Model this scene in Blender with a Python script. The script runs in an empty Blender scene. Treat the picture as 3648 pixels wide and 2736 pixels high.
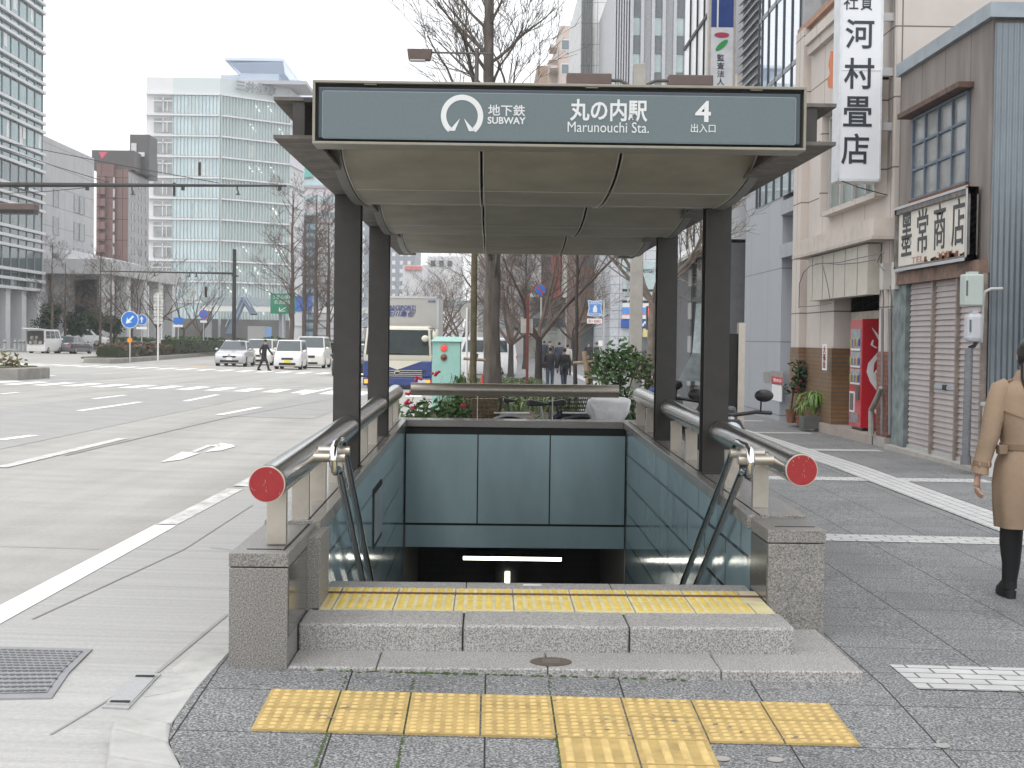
import bpy, bmesh, math, random
from mathutils import Vector, Matrix
S = bpy.context.scene
COL = S.collection
R = math.radians
# ---------------------------------------------------------------- camera
F, CX, CY, RHO = 5500.0, 1824.0, 1368.0, 0.0125
CAM = Vector((0, 0, 1.55))
PSI, TH = 0.01492, 0.02945
FW = Vector((math.sin(PSI)*math.cos(TH), math.cos(PSI)*math.cos(TH), -math.sin(TH)))
R0 = Vector((math.cos(PSI), -math.sin(PSI), 0)); U0 = R0.cross(FW)
RT = math.cos(RHO)*R0 + math.sin(RHO)*U0; UP = math.cos(RHO)*U0 - math.sin(RHO)*R0
cd = bpy.data.cameras.new("camera"); cam = bpy.data.objects.new("camera", cd); COL.objects.link(cam)
cam.matrix_world = Matrix(((RT.x, UP.x, -FW.x, CAM.x), (RT.y, UP.y, -FW.y, CAM.y), (RT.z, UP.z, -FW.z, CAM.z), (0, 0, 0, 1)))
cd.sensor_width = 36; cd.lens = 36*F/3648; cd.clip_start = 0.1; cd.clip_end = 6000
S.camera = cam
S.render.resolution_x, S.render.resolution_y = 1024, 768
# ---------------------------------------------------------------- sky, sun, exposure
SUN_EL, SUN_ROT = R(58), R(200)
w = bpy.data.worlds.new("World"); S.world = w; w.use_nodes = True
nt = w.node_tree; nt.nodes.clear()
sky = nt.nodes.new("ShaderNodeTexSky"); sky.sky_type = 'NISHITA'; sky.sun_disc = False
sky.sun_elevation = SUN_EL; sky.sun_rotation = SUN_ROT; sky.air_density = 1.0; sky.dust_density = 4.0
hs = nt.nodes.new("ShaderNodeHueSaturation"); hs.inputs['Saturation'].default_value = 0.10; hs.inputs['Value'].default_value = 1.0
bg = nt.nodes.new("ShaderNodeBackground"); bg.inputs[1].default_value = 0.12
wo = nt.nodes.new("ShaderNodeOutputWorld")
ov = nt.nodes.new("ShaderNodeMix"); ov.data_type = 'RGBA'; ov.inputs[0].default_value = 0.82; ov.inputs[7].default_value = (8.6, 8.75, 9.0, 1)   # even overcast
nt.links.new(sky.outputs[0], hs.inputs['Color']); nt.links.new(hs.outputs[0], ov.inputs[6]); nt.links.new(ov.outputs[2], bg.inputs[0]); nt.links.new(bg.outputs[0], wo.inputs[0])
sl = bpy.data.lights.new("sun", 'SUN'); sl.energy = 0.7; sl.angle = R(25); sl.color = (1, .97, .93)
so = bpy.data.objects.new("sun", sl); COL.objects.link(so)
sd = Vector((math.sin(SUN_ROT)*math.cos(SUN_EL), math.cos(SUN_ROT)*math.cos(SUN_EL), math.sin(SUN_EL)))
so.rotation_euler = sd.to_track_quat('Z', 'Y').to_euler(); so.location = (0, 0, 60)
vs = S.view_settings; vs.view_transform = 'Standard'; vs.look = 'None'; vs.exposure = 0.70; vs.gamma = 1; vs.use_curve_mapping = False
S.cycles.max_bounces = 6; S.cycles.use_denoising = True; S.cycles.transparent_max_bounces = 12
S.cycles.sample_clamp_indirect = 6
# ---------------------------------------------------------------- measuring helpers: photo pixel + distance -> point in the place
K = 3648/2212.0
def P(u, v, Y):
    d = FW*F + RT*(u-CX) - UP*(v-CY); return CAM + d*(Y/d.y)
def PX(u, v, X):
    d = FW*F + RT*(u-CX) - UP*(v-CY); return CAM + d*(X/d.x)
def PZ(u, v, Z):
    d = FW*F + RT*(u-CX) - UP*(v-CY); return CAM + d*((Z-CAM.z)/d.z)
def O(x, y, Y): return P(x*K, y*K, Y)
def OX(x, y, X): return PX(x*K, y*K, X)
def OZ(x, y, Z): return PZ(x*K, y*K, Z)
def clamp(x, a=0., b=1.): return max(a, min(b, x))
def zr(X, Y):
    z = .05 - .0185*(X+1.2) - .0065*(Y-7)
    if X < -46: z = .05 + .0185*44.8 - .0065*(Y-7)
    if Y > 200: z = zr(X, 200)-.001*(Y-200)
    z -= .09*clamp((6.7-Y)/.9)*clamp((X+4)/2)
    return z
def zs(X, Y):
    a = 1-clamp((Y-8)/12)
    z = a*(.06-.0173*(X+.9))
    if Y < 6.88: z -= .048*(6.88-max(Y, 4))
    if Y > 20: z -= .0085*(min(Y, 58)-20)
    return z
# ---------------------------------------------------------------- objects helpers
def tag(o, label=None, cat=None, group=None, kind=None):
    if label: o['label'] = label
    if cat: o['category'] = cat
    if group: o['group'] = group
    if kind: o['kind'] = kind
    return o
def thing(name, label, cat, loc=(0, 0, 0), rz=0, group=None):
    o = bpy.data.objects.new(name, None); COL.objects.link(o)
    o.location = loc; o.rotation_euler = (0, 0, rz); o.empty_display_size = .1
    return tag(o, label, cat, group)
KIDS = {}
def copy_tree(o, parent=None):
    c = o.copy(); COL.objects.link(c)
    if parent: c.parent = parent; KIDS.setdefault(parent.name, []).append(c)
    for ch in KIDS.get(o.name, []): copy_tree(ch, c)
    return c
class MB:
    def __init__(s): s.v = []; s.f = []; s.m = []
    def add(s, vs_, fs, mi=0):
        n = len(s.v); s.v += [tuple(p) for p in vs_]; s.f += [tuple(i+n for i in f) for f in fs]; s.m += [mi]*len(fs); return s
    def box(s, x0, x1, y0, y1, z0, z1, mi=0):
        return s.add([(x0,y0,z0),(x1,y0,z0),(x1,y1,z0),(x0,y1,z0),(x0,y0,z1),(x1,y0,z1),(x1,y1,z1),(x0,y1,z1)],
            [(0,3,2,1),(4,5,6,7),(0,1,5,4),(1,2,6,5),(2,3,7,6),(3,0,4,7)], mi)
    def hexa(s, b, t, mi=0):
        n = len(b)
        return s.add(list(b)+list(t), [tuple(range(n-1, -1, -1)), tuple(range(n, 2*n))]+[(i, (i+1) % n, n+(i+1) % n, n+i) for i in range(n)], mi)
    def obox(s, c, ax, ay, az, mi=0):
        c, ax, ay, az = Vector(c), Vector(ax), Vector(ay), Vector(az)
        return s.hexa([c-ax-ay-az, c+ax-ay-az, c+ax+ay-az, c-ax+ay-az], [c-ax-ay+az, c+ax-ay+az, c+ax+ay+az, c-ax+ay+az], mi)
    def beam(s, p, q, w, h, mi=0):
        p, q = Vector(p), Vector(q); d = (q-p).normalized()
        up = Vector((0, 0, 1)) if abs(d.z) < .95 else Vector((0, 1, 0))
        x = d.cross(up).normalized(); y = x.cross(d)
        return s.obox((p+q)/2, x*w/2, d*(q-p).length/2, y*h/2, mi)
    def path(s, pts, rad, n=8, mi=0, cap=True, sq=1.0):
        pts = [Vector(p) for p in pts]; k = len(pts)
        if not hasattr(rad, '__len__'): rad = [rad]*k
        vs_, fs = [], []; px = None
        for i, p in enumerate(pts):
            d = (pts[min(i+1, k-1)]-pts[max(i-1, 0)])
            d = d.normalized() if d.length > 1e-9 else Vector((0, 0, 1))
            if px is None:
                up = Vector((0, 0, 1)) if abs(d.z) < .9 else Vector((0, 1, 0)); px = d.cross(up).normalized()
            else:
                px = (px-d*px.dot(d)); px = px.normalized() if px.length > 1e-6 else d.orthogonal().normalized()
            py = d.cross(px)
            for j in range(n):
                a = 2*math.pi*j/n; vs_.append(p+px*math.cos(a)*rad[i]+py*math.sin(a)*rad[i]*sq)
        for i in range(k-1):
            for j in range(n): fs.append((i*n+j, i*n+(j+1) % n, (i+1)*n+(j+1) % n, (i+1)*n+j))
        if cap: fs.append(tuple(range(n-1, -1, -1))); fs.append(tuple(range((k-1)*n, k*n)))
        return s.add(vs_, fs, mi)
    def tube(s, p, q, r0, r1=None, n=10, mi=0, cap=True): return s.path([p, q], [r0, r0 if r1 is None else r1], n, mi, cap)
    def lathe(s, prof, c=(0, 0, 0), n=16, mi=0, ax=(1, 0, 0), ay=(0, 1, 0), az=(0, 0, 1)):
        c, ax, ay, az = Vector(c), Vector(ax), Vector(ay), Vector(az); vs_, fs = [], []; k = len(prof)
        for r, z in prof:
            for j in range(n):
                a = 2*math.pi*j/n; vs_.append(c+ax*r*math.cos(a)+ay*r*math.sin(a)+az*z)
        for i in range(k-1):
            for j in range(n): fs.append((i*n+j, i*n+(j+1) % n, (i+1)*n+(j+1) % n, (i+1)*n+j))
        fs.append(tuple(range(n-1, -1, -1))); fs.append(tuple(range((k-1)*n, k*n)))
        return s.add(vs_, fs, mi)
    def ball(s, c, rx, ry=None, rz=None, n=12, m=8, mi=0):
        ry = rx if ry is None else ry; rz = rx if rz is None else rz
        vs_ = [(c[0], c[1], c[2]-rz)]; fs = []
        for i in range(1, m):
            t = math.pi*i/m-math.pi/2
            for j in range(n):
                a = 2*math.pi*j/n; vs_.append((c[0]+rx*math.cos(t)*math.cos(a), c[1]+ry*math.cos(t)*math.sin(a), c[2]+rz*math.sin(t)))
        vs_.append((c[0], c[1], c[2]+rz)); L = len(vs_)-1
        for j in range(n):
            fs.append((0, 1+(j+1) % n, 1+j)); fs.append((L, 1+(m-2)*n+j, 1+(m-2)*n+(j+1) % n))
        for i in range(m-2):
            for j in range(n): a = 1+i*n+j; b = 1+i*n+(j+1) % n; fs.append((a, b, b+n, a+n))
        return s.add(vs_, fs, mi)
    def loft(s, rings, mi=0, cap=True):
        n = len(rings[0]); vs_ = [p for r in rings for p in r]; fs = []
        for i in range(len(rings)-1):
            for j in range(n): fs.append((i*n+j, i*n+(j+1) % n, (i+1)*n+(j+1) % n, (i+1)*n+j))
        if cap: fs.append(tuple(range(n-1, -1, -1))); fs.append(tuple(range((len(rings)-1)*n, len(rings)*n)))
        return s.add(vs_, fs, mi)
    def poly(s, pts, mi=0): return s.add(pts, [tuple(range(len(pts)))], mi)
    def slab(s, pts, off, mi=0):   # polygon with thickness vector
        off = Vector(off); return s.hexa([Vector(p) for p in pts], [Vector(p)+off for p in pts], mi)
    def build(s, name, mat, parent=None, world=True, smooth=0, bevel=0, recalc=True, label=None):
        base = Vector(parent_loc(parent)) if (parent and world) else Vector((0, 0, 0))
        me = bpy.data.meshes.new(name)
        me.from_pydata([(p[0]-base.x, p[1]-base.y, p[2]-base.z) for p in s.v], [], s.f)
        mats = mat if isinstance(mat, (list, tuple)) else [mat]
        for m_ in mats: me.materials.append(m_)
        if len(mats) > 1: me.polygons.foreach_set('material_index', s.m)
        if recalc:
            bm = bmesh.new(); bm.from_mesh(me); bmesh.ops.recalc_face_normals(bm, faces=bm.faces); bm.to_mesh(me); bm.free()
        if smooth: me.shade_smooth(); me.set_sharp_from_angle(angle=R(smooth))
        me.update()
        o = bpy.data.objects.new(name, me); COL.objects.link(o)
        if parent: o.parent = parent; KIDS.setdefault(parent.name, []).append(o)
        if bevel:
            b = o.modifiers.new("bevel", 'BEVEL'); b.width = bevel; b.segments = 2; b.limit_method = 'ANGLE'; b.angle_limit = R(40)
        if label: o['label'] = label
        return o
def parent_loc(p):
    v = Vector((0, 0, 0))
    while p is not None: v += Vector(p.location); p = p.parent
    return v
def struct(name, mb, mat, **k):
    o = mb.build(name, mat, **k); o['kind'] = 'structure'; return o
# lettering as real mesh, fitted to a box: c centre, w,h size, right and up directions
def letters(name, body, c, w, h, mat, parent, right=(1, 0, 0), up=(0, 0, 1), bold=0.0, depth=.004, slant=0, mb=None, world=True):
    cu = bpy.data.curves.new("lettering", 'FONT'); cu.body = body; cu.offset = bold; cu.extrude = .02; cu.resolution_u = 3; cu.shear = slant
    ob = bpy.data.objects.new("lettering", cu); COL.objects.link(ob)
    dg = bpy.context.evaluated_depsgraph_get(); me = bpy.data.meshes.new_from_object(ob.evaluated_get(dg))
    xs = [v.co.x for v in me.vertices]; ys = [v.co.y for v in me.vertices]
    x0, x1, y0, y1 = min(xs), max(xs), min(ys), max(ys)
    r, u = Vector(right).normalized(), Vector(up).normalized(); n = r.cross(u); c = Vector(c)
    m = MB()
    m.add([c + r*((v.co.x-x0)/(x1-x0)-.5)*w + u*((v.co.y-y0)/max(y1-y0, 1e-6)-.5)*h + n*(v.co.z/.02)*depth for v in me.vertices], [tuple(p.vertices) for p in me.polygons])
    bpy.data.objects.remove(ob); bpy.data.curves.remove(cu); bpy.data.meshes.remove(me)
    if mb is not None: mb.add(m.v, m.f); return
    return m.build(name, mat, parent, recalc=False, world=world)
# ---------------------------------------------------------------- materials (all procedural)
MATS = {}
def M(name, col, rough=.55, metal=0., var=.12, sc=5., bump=0., bsc=60., emit=0., spec=.5, grime=0., gsc=(1, 1, 1), coat=0., alpha=1., trans=0.):
    if name in MATS: return MATS[name]
    m = bpy.data.materials.new(name); m.use_nodes = True; t = m.node_tree; N = t.nodes; L = t.links
    b = N['Principled BSDF']; b.inputs['Roughness'].default_value = rough; b.inputs['Metallic'].default_value = metal
    b.inputs['Specular IOR Level'].default_value = spec; b.inputs['Coat Weight'].default_value = coat
    b.inputs['Alpha'].default_value = alpha; b.inputs['Transmission Weight'].default_value = trans
    tc = N.new('ShaderNodeTexCoord'); mp = N.new('ShaderNodeMapping'); mp.inputs['Scale'].default_value = gsc
    L.new(tc.outputs['Object'], mp.inputs[0])
    nz = N.new('ShaderNodeTexNoise'); nz.inputs['Scale'].default_value = sc; nz.inputs['Detail'].default_value = 6; nz.inputs['Roughness'].default_value = .6
    L.new(mp.outputs[0], nz.inputs['Vector'])
    mr = N.new('ShaderNodeMapRange'); mr.inputs[1].default_value = .3; mr.inputs[2].default_value = .7; mr.inputs[3].default_value = 1-var; mr.inputs[4].default_value = 1+var
    L.new(nz.outputs[0], mr.inputs[0])
    vm = N.new('ShaderNodeVectorMath'); vm.operation = 'SCALE'; vm.inputs[0].default_value = col[:3]; L.new(mr.outputs[0], vm.inputs['Scale'])
    out = vm.outputs[0]
    if grime:
        n2 = N.new('ShaderNodeTexNoise'); n2.inputs['Scale'].default_value = sc*.35; n2.inputs['Detail'].default_value = 8; n2.inputs['Roughness'].default_value = .7
        L.new(mp.outputs[0], n2.inputs['Vector'])
        r2 = N.new('ShaderNodeMapRange'); r2.inputs[1].default_value = .5; r2.inputs[2].default_value = .75; r2.inputs[3].default_value = 0; r2.inputs[4].default_value = grime
        L.new(n2.outputs[0], r2.inputs[0])
        mx = N.new('ShaderNodeMix'); mx.data_type = 'RGBA'; L.new(r2.outputs[0], mx.inputs[0]); L.new(out, mx.inputs[6]); mx.inputs[7].default_value = (.05, .045, .04, 1)
        out = mx.outputs[2]
    L.new(out, b.inputs['Base Color'])
    if bump:
        n3 = N.new('ShaderNodeTexNoise'); n3.inputs['Scale'].default_value = bsc; n3.inputs['Detail'].default_value = 4; L.new(tc.outputs['Object'], n3.inputs['Vector'])
        bp = N.new('ShaderNodeBump'); bp.inputs['Strength'].default_value = bump; bp.inputs['Distance'].default_value = .01; L.new(n3.outputs[0], bp.inputs['Height']); L.new(bp.outputs[0], b.inputs['Normal'])
    if emit:
        b.inputs['Emission Color'].default_value = (*col[:3], 1); b.inputs['Emission Strength'].default_value = emit
    MATS[name] = m; return m
def link(m): return m.node_tree.nodes, m.node_tree.links, m.node_tree.nodes['Principled BSDF']
def speckle(name, c0, c1, c2, sc=130., rough=.5, big=.15, spec=.5, bump=0.):
    m = M(name, c1, rough, spec=spec); N, L, b = link(m)
    tc = [n for n in N if n.type == 'TEX_COORD'][0]
    a = N.new('ShaderNodeTexNoise'); a.inputs['Scale'].default_value = sc; a.inputs['Detail'].default_value = 3; a.inputs['Roughness'].default_value = .7
    L.new(tc.outputs['Object'], a.inputs['Vector'])
    cr = N.new('ShaderNodeValToRGB'); e = cr.color_ramp.elements
    e[0].position = .38; e[0].color = (*c0, 1); e[1].position = .64; e[1].color = (*c2, 1)
    k = e.new(.5); k.color = (*c1, 1); L.new(a.outputs[0], cr.inputs[0])
    g = N.new('ShaderNodeTexNoise'); g.inputs['Scale'].default_value = 1.3; g.inputs['Detail'].default_value = 7; g.inputs['Roughness'].default_value = .65; L.new(tc.outputs['Object'], g.inputs['Vector'])
    mr = N.new('ShaderNodeMapRange'); mr.inputs[1].default_value = .3; mr.inputs[2].default_value = .7; mr.inputs[3].default_value = 1-big; mr.inputs[4].default_value = 1+big; L.new(g.outputs[0], mr.inputs[0])
    vm = N.new('ShaderNodeVectorMath'); vm.operation = 'SCALE'; L.new(cr.outputs[0], vm.inputs[0]); L.new(mr.outputs[0], vm.inputs['Scale'])
    L.new(vm.outputs[0], b.inputs['Base Color'])
    if bump:
        bp = N.new('ShaderNodeBump'); bp.inputs['Strength'].default_value = bump; bp.inputs['Distance'].default_value = .006; L.new(a.outputs[0], bp.inputs['Height']); L.new(bp.outputs[0], b.inputs['Normal'])
    return m
def bricked(m, bw, bh, mortar, mcol, axes='XY', offset=.5, depth=.6, tint=0.):
    """lays a joint pattern over a material's own colour; axes = which object axes run along / across the courses"""
    N, L, b = link(m); tc = [n for n in N if n.type == 'TEX_COORD'][0]
    sx = N.new('ShaderNodeSeparateXYZ'); cx = N.new('ShaderNodeCombineXYZ'); L.new(tc.outputs['Object'], sx.inputs[0])
    L.new(sx.outputs['XYZ'.index(axes[0])], cx.inputs[0]); L.new(sx.outputs['XYZ'.index(axes[1])], cx.inputs[1])
    br = N.new('ShaderNodeTexBrick'); br.offset = offset; br.inputs['Scale'].default_value = 1; br.inputs['Brick Width'].default_value = bw; br.inputs['Row Height'].default_value = bh
    br.inputs['Mortar Size'].default_value = mortar; br.inputs['Mortar Smooth'].default_value = .1
    br.inputs['Color1'].default_value = (1-tint, 1-tint, 1-tint, 1); br.inputs['Color2'].default_value = (1+tint, 1+tint, 1+tint, 1)
    L.new(cx.outputs[0], br.inputs['Vector'])
    src = b.inputs['Base Color'].links[0].from_socket
    mul = N.new('ShaderNodeVectorMath'); mul.operation = 'MULTIPLY'; L.new(src, mul.inputs[0]); L.new(br.outputs['Color'], mul.inputs[1])
    fac = N.new('ShaderNodeMath'); fac.operation = 'MULTIPLY'; fac.inputs[1].default_value = depth; L.new(br.outputs['Fac'], fac.inputs[0])
    mx = N.new('ShaderNodeMix'); mx.data_type = 'RGBA'; L.new(fac.outputs[0], mx.inputs[0]); L.new(mul.outputs[0], mx.inputs[6]); mx.inputs[7].default_value = (*mcol, 1)
    L.new(mx.outputs[2], b.inputs['Base Color']); return m
def wave_bump(m, axis, scale, strength=.6, dist=.02):
    N, L, b = link(m); tc = [n for n in N if n.type == 'TEX_COORD'][0]
    wv = N.new('ShaderNodeTexWave'); wv.bands_direction = axis; wv.inputs['Scale'].default_value = scale; L.new(tc.outputs['Object'], wv.inputs['Vector'])
    bp = N.new('ShaderNodeBump'); bp.inputs['Strength'].default_value = strength; bp.inputs['Distance'].default_value = dist; L.new(wv.outputs[0], bp.inputs['Height']); L.new(bp.outputs[0], b.inputs['Normal']); return m
# ================================================================ MATERIALS
road_m = M('road_surface', (.395, .385, .36), .85, var=.10, sc=1.1, bump=.3, bsc=70, gsc=(.6, 1.5, 1), grime=.14)
def streaks(m, sx, sy, lo, hi):
    N, L, b = link(m); tc = [n for n in N if n.type == 'TEX_COORD'][0]; mp = N.new('ShaderNodeMapping'); mp.inputs['Scale'].default_value = (sx, sy, 1); L.new(tc.outputs['Object'], mp.inputs[0])
    nz = N.new('ShaderNodeTexNoise'); nz.inputs['Scale'].default_value = 1; nz.inputs['Detail'].default_value = 5; nz.inputs['Roughness'].default_value = .6; L.new(mp.outputs[0], nz.inputs['Vector'])
    mr = N.new('ShaderNodeMapRange'); mr.inputs[1].default_value = .35; mr.inputs[2].default_value = .65; mr.inputs[3].default_value = lo; mr.inputs[4].default_value = hi; L.new(nz.outputs[0], mr.inputs[0])
    vm = N.new('ShaderNodeVectorMath'); vm.operation = 'SCALE'; L.new(b.inputs['Base Color'].links[0].from_socket, vm.inputs[0]); L.new(mr.outputs[0], vm.inputs['Scale']); L.new(vm.outputs[0], b.inputs['Base Color']); return m
streaks(road_m, 1.1, .045, .86, 1.06); streaks(road_m, 26, 30, .93, 1.06)
gutter_m = M('gutter_concrete', (.395, .39, .378), .85, var=.11, sc=2.2, bump=.3, bsc=60, gsc=(.22, 6, 1), grime=.16)
streaks(gutter_m, 40, 40, .92, 1.06)
kerb_m = M('kerb_concrete', (.39, .385, .37), .85, var=.16, sc=6, bump=.3, grime=.2)
paint_m = M('road_paint', (.86, .86, .84), .7, var=.06, sc=3)
worn_m = M('worn_road_paint', (.58, .57, .55), .8, var=.3, sc=9, gsc=(1, .5, 1))
orange_m = M('orange_road_paint', (.8, .42, .12), .7, var=.1)
walk_m = speckle('sidewalk_aggregate', (.048, .049, .053), (.145, .148, .153), (.37, .37, .36), 95, .75, .20, bump=.5)
bricked(walk_m, .5949, .5949, .004, (.05, .06, .035), 'XY', 0, .22)
strip_m = bricked(M('white_paving', (.45, .45, .445), .75, var=.12, sc=6, grime=.15), .2, .105, .006, (.2, .19, .18), 'YX', .5, .6, .04)
granite_m = speckle('granite_step', (.12, .117, .113), (.285, .277, .267), (.43, .42, .405), 130, .6, .10)
granite_d = speckle('granite_block', (.085, .081, .075), (.20, .19, .177), (.315, .30, .278), 150, .45, .15)
granite_p = speckle('granite_polished', (.05, .047, .042), (.115, .107, .098), (.19, .178, .165), 150, .14, .12)
cope_m = speckle('granite_coping', (.13, .122, .112), (.27, .255, .235), (.38, .36, .335), 140, .22, .14)
tile_m = bricked(M('teal_wall_tile', (.30, .415, .45), .10, var=.12, sc=1.2, spec=.6, bump=.06, bsc=14), .9, .30, .011, (.035, .045, .045), 'YZ', .37, .85, .08)
panel_m = M('teal_panel', (.39, .525, .555), .3, var=.14, sc=1.8, grime=.10, gsc=(1, 1, .35))
steel_m = M('brushed_stainless', (.58, .57, .55), .2, 1., var=.1, sc=4, gsc=(1, .15, 1))
steel_s = M('satin_stainless', (.50, .46, .40), .42, 1., var=.08, sc=14)
chrome_m = M('polished_chrome', (.72, .72, .72), .08, 1., var=.04)
black_st = M('dark_painted_steel', (.034, .031, .028), .45, var=.2, sc=9, bump=.05)
beam_m = M('weathered_dark_steel', (.045, .041, .037), .6, var=.25, sc=9, grime=.3)
flange_m = M('weathered_flange', (.13, .115, .10), .7, var=.4, sc=9, grime=.8)
mesh_m = M('perforated_ceiling', (.30, .275, .212), .5, .0, var=.16, sc=3, grime=.25)
trim_m = M('ceiling_trim', (.55, .52, .45), .5, .5, var=.1)
joint_m = M('dark_joint', (.02, .02, .02), .8)
red_cap = M('red_cap', (.27, .012, .015), .4, var=.12, sc=30)
scratch_m = M('bare_scratch', (.5, .42, .4), .4, .5)
yellow_g = M('yellow_tactile', (.40, .285, .105), .8, var=.22, sc=9, grime=.4); yellow_t = M('yellow_dome', (.54, .39, .155), .7, var=.18, sc=14, grime=.15)  # paler domes on darker base: relief shading painted in, besides wear and dirt
yellow_s = M('yellow_tactile_step', (.56, .50, .29), .6, var=.2, sc=5, grime=.12); yellow_u = M('yellow_dome_step', (.52, .385, .075), .55, var=.16, sc=7)
pale_s = M('worn_tactile_step', (.55, .49, .34), .55, var=.12, sc=9)
moss_m = M('moss', (.05, .085, .02), .9, var=.4, sc=30)
lamp_m = M('lamp_tube', (1, 1, .86), .4, emit=3.2, var=0)
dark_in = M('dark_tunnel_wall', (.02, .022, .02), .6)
black_m = M('black_plastic', (.012, .012, .013), .4)
black_r = M('black_rubber', (.018, .018, .018), .75)
white_m = M('white_paint', (.72, .72, .71), .45, var=.05)
sign_white = M('sign_lettering', (.62, .63, .63), .5, var=.03)
# ================================================================ GROUND
def G(x, y, fn=zr):
    lo, hi = 1.5, 900.
    for _ in range(60):
        m_ = (lo+hi)/2; p = O(x, y, m_)
        if p.z > fn(p.x, p.y): lo = m_
        else: hi = m_
    return Vector((p.x, p.y, fn(p.x, p.y)))
def grid(xs, ys, fn, dz=0., mb=None):
    mb = mb or MB(); nx = len(xs)
    mb.add([(x, y, fn(x, y)+dz) for y in ys for x in xs], [(j*nx+i, j*nx+i+1, (j+1)*nx+i+1, (j+1)*nx+i) for j in range(len(ys)-1) for i in range(nx-1)]); return mb
gx = [-900, -300, -150, -80, -46, -30, -15, -1.5, 6, 20, 60, 200, 900]
gy = [-60, -10, 3, 17, 60, 120, 200, 400, 900, 2500]
gm = MB(); nx = len(gx)
gv = [(x, y, min(zr(min(max(x, -46), 0), y), zs(0, y))-(.5 if not (y < 17 and -2 < x < 8) else .5)) for y in gy for x in gx]
gf = [(j*nx+i, j*nx+i+1, (j+1)*nx+i+1, (j+1)*nx+i) for j in range(len(gy)-1) for i in range(nx-1)]
gf = [f for f in gf if not (all(-1.6 <= gv[i][0] <= 6 and 3 <= gv[i][1] <= 60 for i in f))]
gm.add(gv, gf); struct('ground', gm, M('ground_dust', (.2, .19, .18), .9))
rx = [-160, -120, -80, -60, -46, -34, -24, -14, -8, -5, -4, -3, -2, -1.12]
ry = [-3, 2, 4, 5, 5.8, 6.1, 6.4, 6.7, 7, 9, 12, 17, 25, 40, 60, 90, 130, 200, 320]
rd = grid(rx, ry, zr)
grid([-1.12, 0, 3], [-3, 2, 4, 5, 5.8, 6.1, 6.4, 6.7, 6.9], lambda x, y: zr(x, y)-.03, 0, rd)
struct('road', rd, road_m, recalc=False)
struct('gutter', grid([-2.46, -2.1, -1.6, -1.13], [2, 4, 5, 5.8, 6.1, 6.4, 6.7, 7, 9, 12, 17, 25, 40], zr, .004), gutter_m, recalc=False)
def strip(p, q, wd, fn=zr, dz=.008, n=1, mb=None):
    p, q = Vector(p), Vector(q); d = (q-p); d.z = 0; x = Vector((d.y, -d.x, 0)).normalized()*wd/2; mb = mb or MB()
    for i in range(n):
        a, b = p.lerp(q, i/n), p.lerp(q, (i+1)/n)
        mb.add([(c.x, c.y, fn(c.x, c.y)+dz) for c in (a-x, a+x, b+x, b-x)], [(0, 1, 2, 3)])
    return mb
# older darker repair strips in the road
pm = MB()
for (xa, xb, y0, y1) in ((-9.6, -6.2, 13, 44), (-16.5, -13.2, 24, 60), (-5.2, -3.4, 30, 66)):
    n = 6
    for k in range(n):
        a, b = y0+(y1-y0)*k/n, y0+(y1-y0)*(k+1)/n; pm.poly([(x, y, zr(x, y)+.004) for x, y in ((xa, a), (xb, a), (xb, b), (xa, b))])
struct('road_patch', pm, streaks(M('road_patch_grey', (.34, .335, .32), .85, var=.1, sc=1.5), 30, 30, .93, 1.06), recalc=False)
# painted lines on the road
jm = MB()
for p, q in (((70, 1340), (397, 1189)), ((397, 1189), (545, 1093))): strip(G(*p), G(*q), .012, mb=jm, n=4)
strip(G(0, 1181), G(215, 1187), .014, mb=jm); strip(G(455, 1185), G(500, 1190), .012, mb=jm); strip(G(300, 965), G(715, 990), .02, mb=jm)
strip(G(140, 985), G(480, 905), .03, mb=jm); strip(G(480, 905), G(719, 862), .035, mb=jm)
strip(G(340, 1455), G(490, 1330), .02, mb=jm, n=3); strip(G(110, 1590), G(340, 1455), .012, mb=jm, n=3)
struct('road_joint', jm, M('road_joint_tar', (.29, .285, .28), .8), recalc=False)
lm = strip((-2.56, 2.5, 0), (-2.53, 12.15, 0), .17, n=8); struct('solid_edge_line', lm, paint_m, recalc=False)
wm = strip((-2.53, 12.2, 0), (-2.5, 15.3, 0), .16, n=3); strip((-2.5, 15.6, 0), (-2.5, 24, 0), .15, n=2, mb=wm)
p = G(0, 1011); q = G(265, 948); strip(p, q, .15, mb=wm, n=3)
struct('worn_lane_line', wm, worn_m, recalc=False)
dm = MB()
for a, b in (((171, 888), (303, 869)), ((472, 897), (561, 880)), ((0, 951), (74, 941)), ((202, 862), (270, 854)), ((400, 867), (470, 853)), ((650, 853), (719, 838)), ((0, 852), (40, 848)), ((60, 815), (120, 811))):
    strip(G(*a), G(*b), .16, mb=dm)
struct('dashed_lane_line', dm, paint_m, recalc=False)
cm = MB()
for k in range(46):
    x = -2.2-k*.83
    if x < -34: break
    strip((x, 44.6, 0), (x, 48.2, 0), .45, mb=cm)
strip((-34, 49.4, 0), (-1.9, 49.4, 0), .18, mb=cm); strip((-34, 51.2, 0), (-1.9, 51.2, 0), .18, mb=cm)
struct('near_crosswalk', cm, paint_m, recalc=False)
cm = MB()
for k in range(40):
    x = -5.2-k*.95
    strip((x, 73.0, 0), (x, 77.5, 0), .45, mb=cm)
strip((-44, 71.5, 0), (-4, 71.5, 0), .2, mb=cm); strip((-44, 79.2, 0), (-4, 79.2, 0), .2, mb=cm)
strip((-20, 83.5, 0), (-4.4, 83.5, 0), .45, mb=cm)
struct('far_crosswalk', cm, paint_m, recalc=False)
om = MB(); strip((-11.7, 84, 0), (-11.7, 120, 0), .2, mb=om, n=3); strip((-8.3, 84, 0), (-8.3, 120, 0), .2, mb=om, n=3); strip((-15.6, 80, 0), (-15.6, 86, 0), .2, mb=om)
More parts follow.
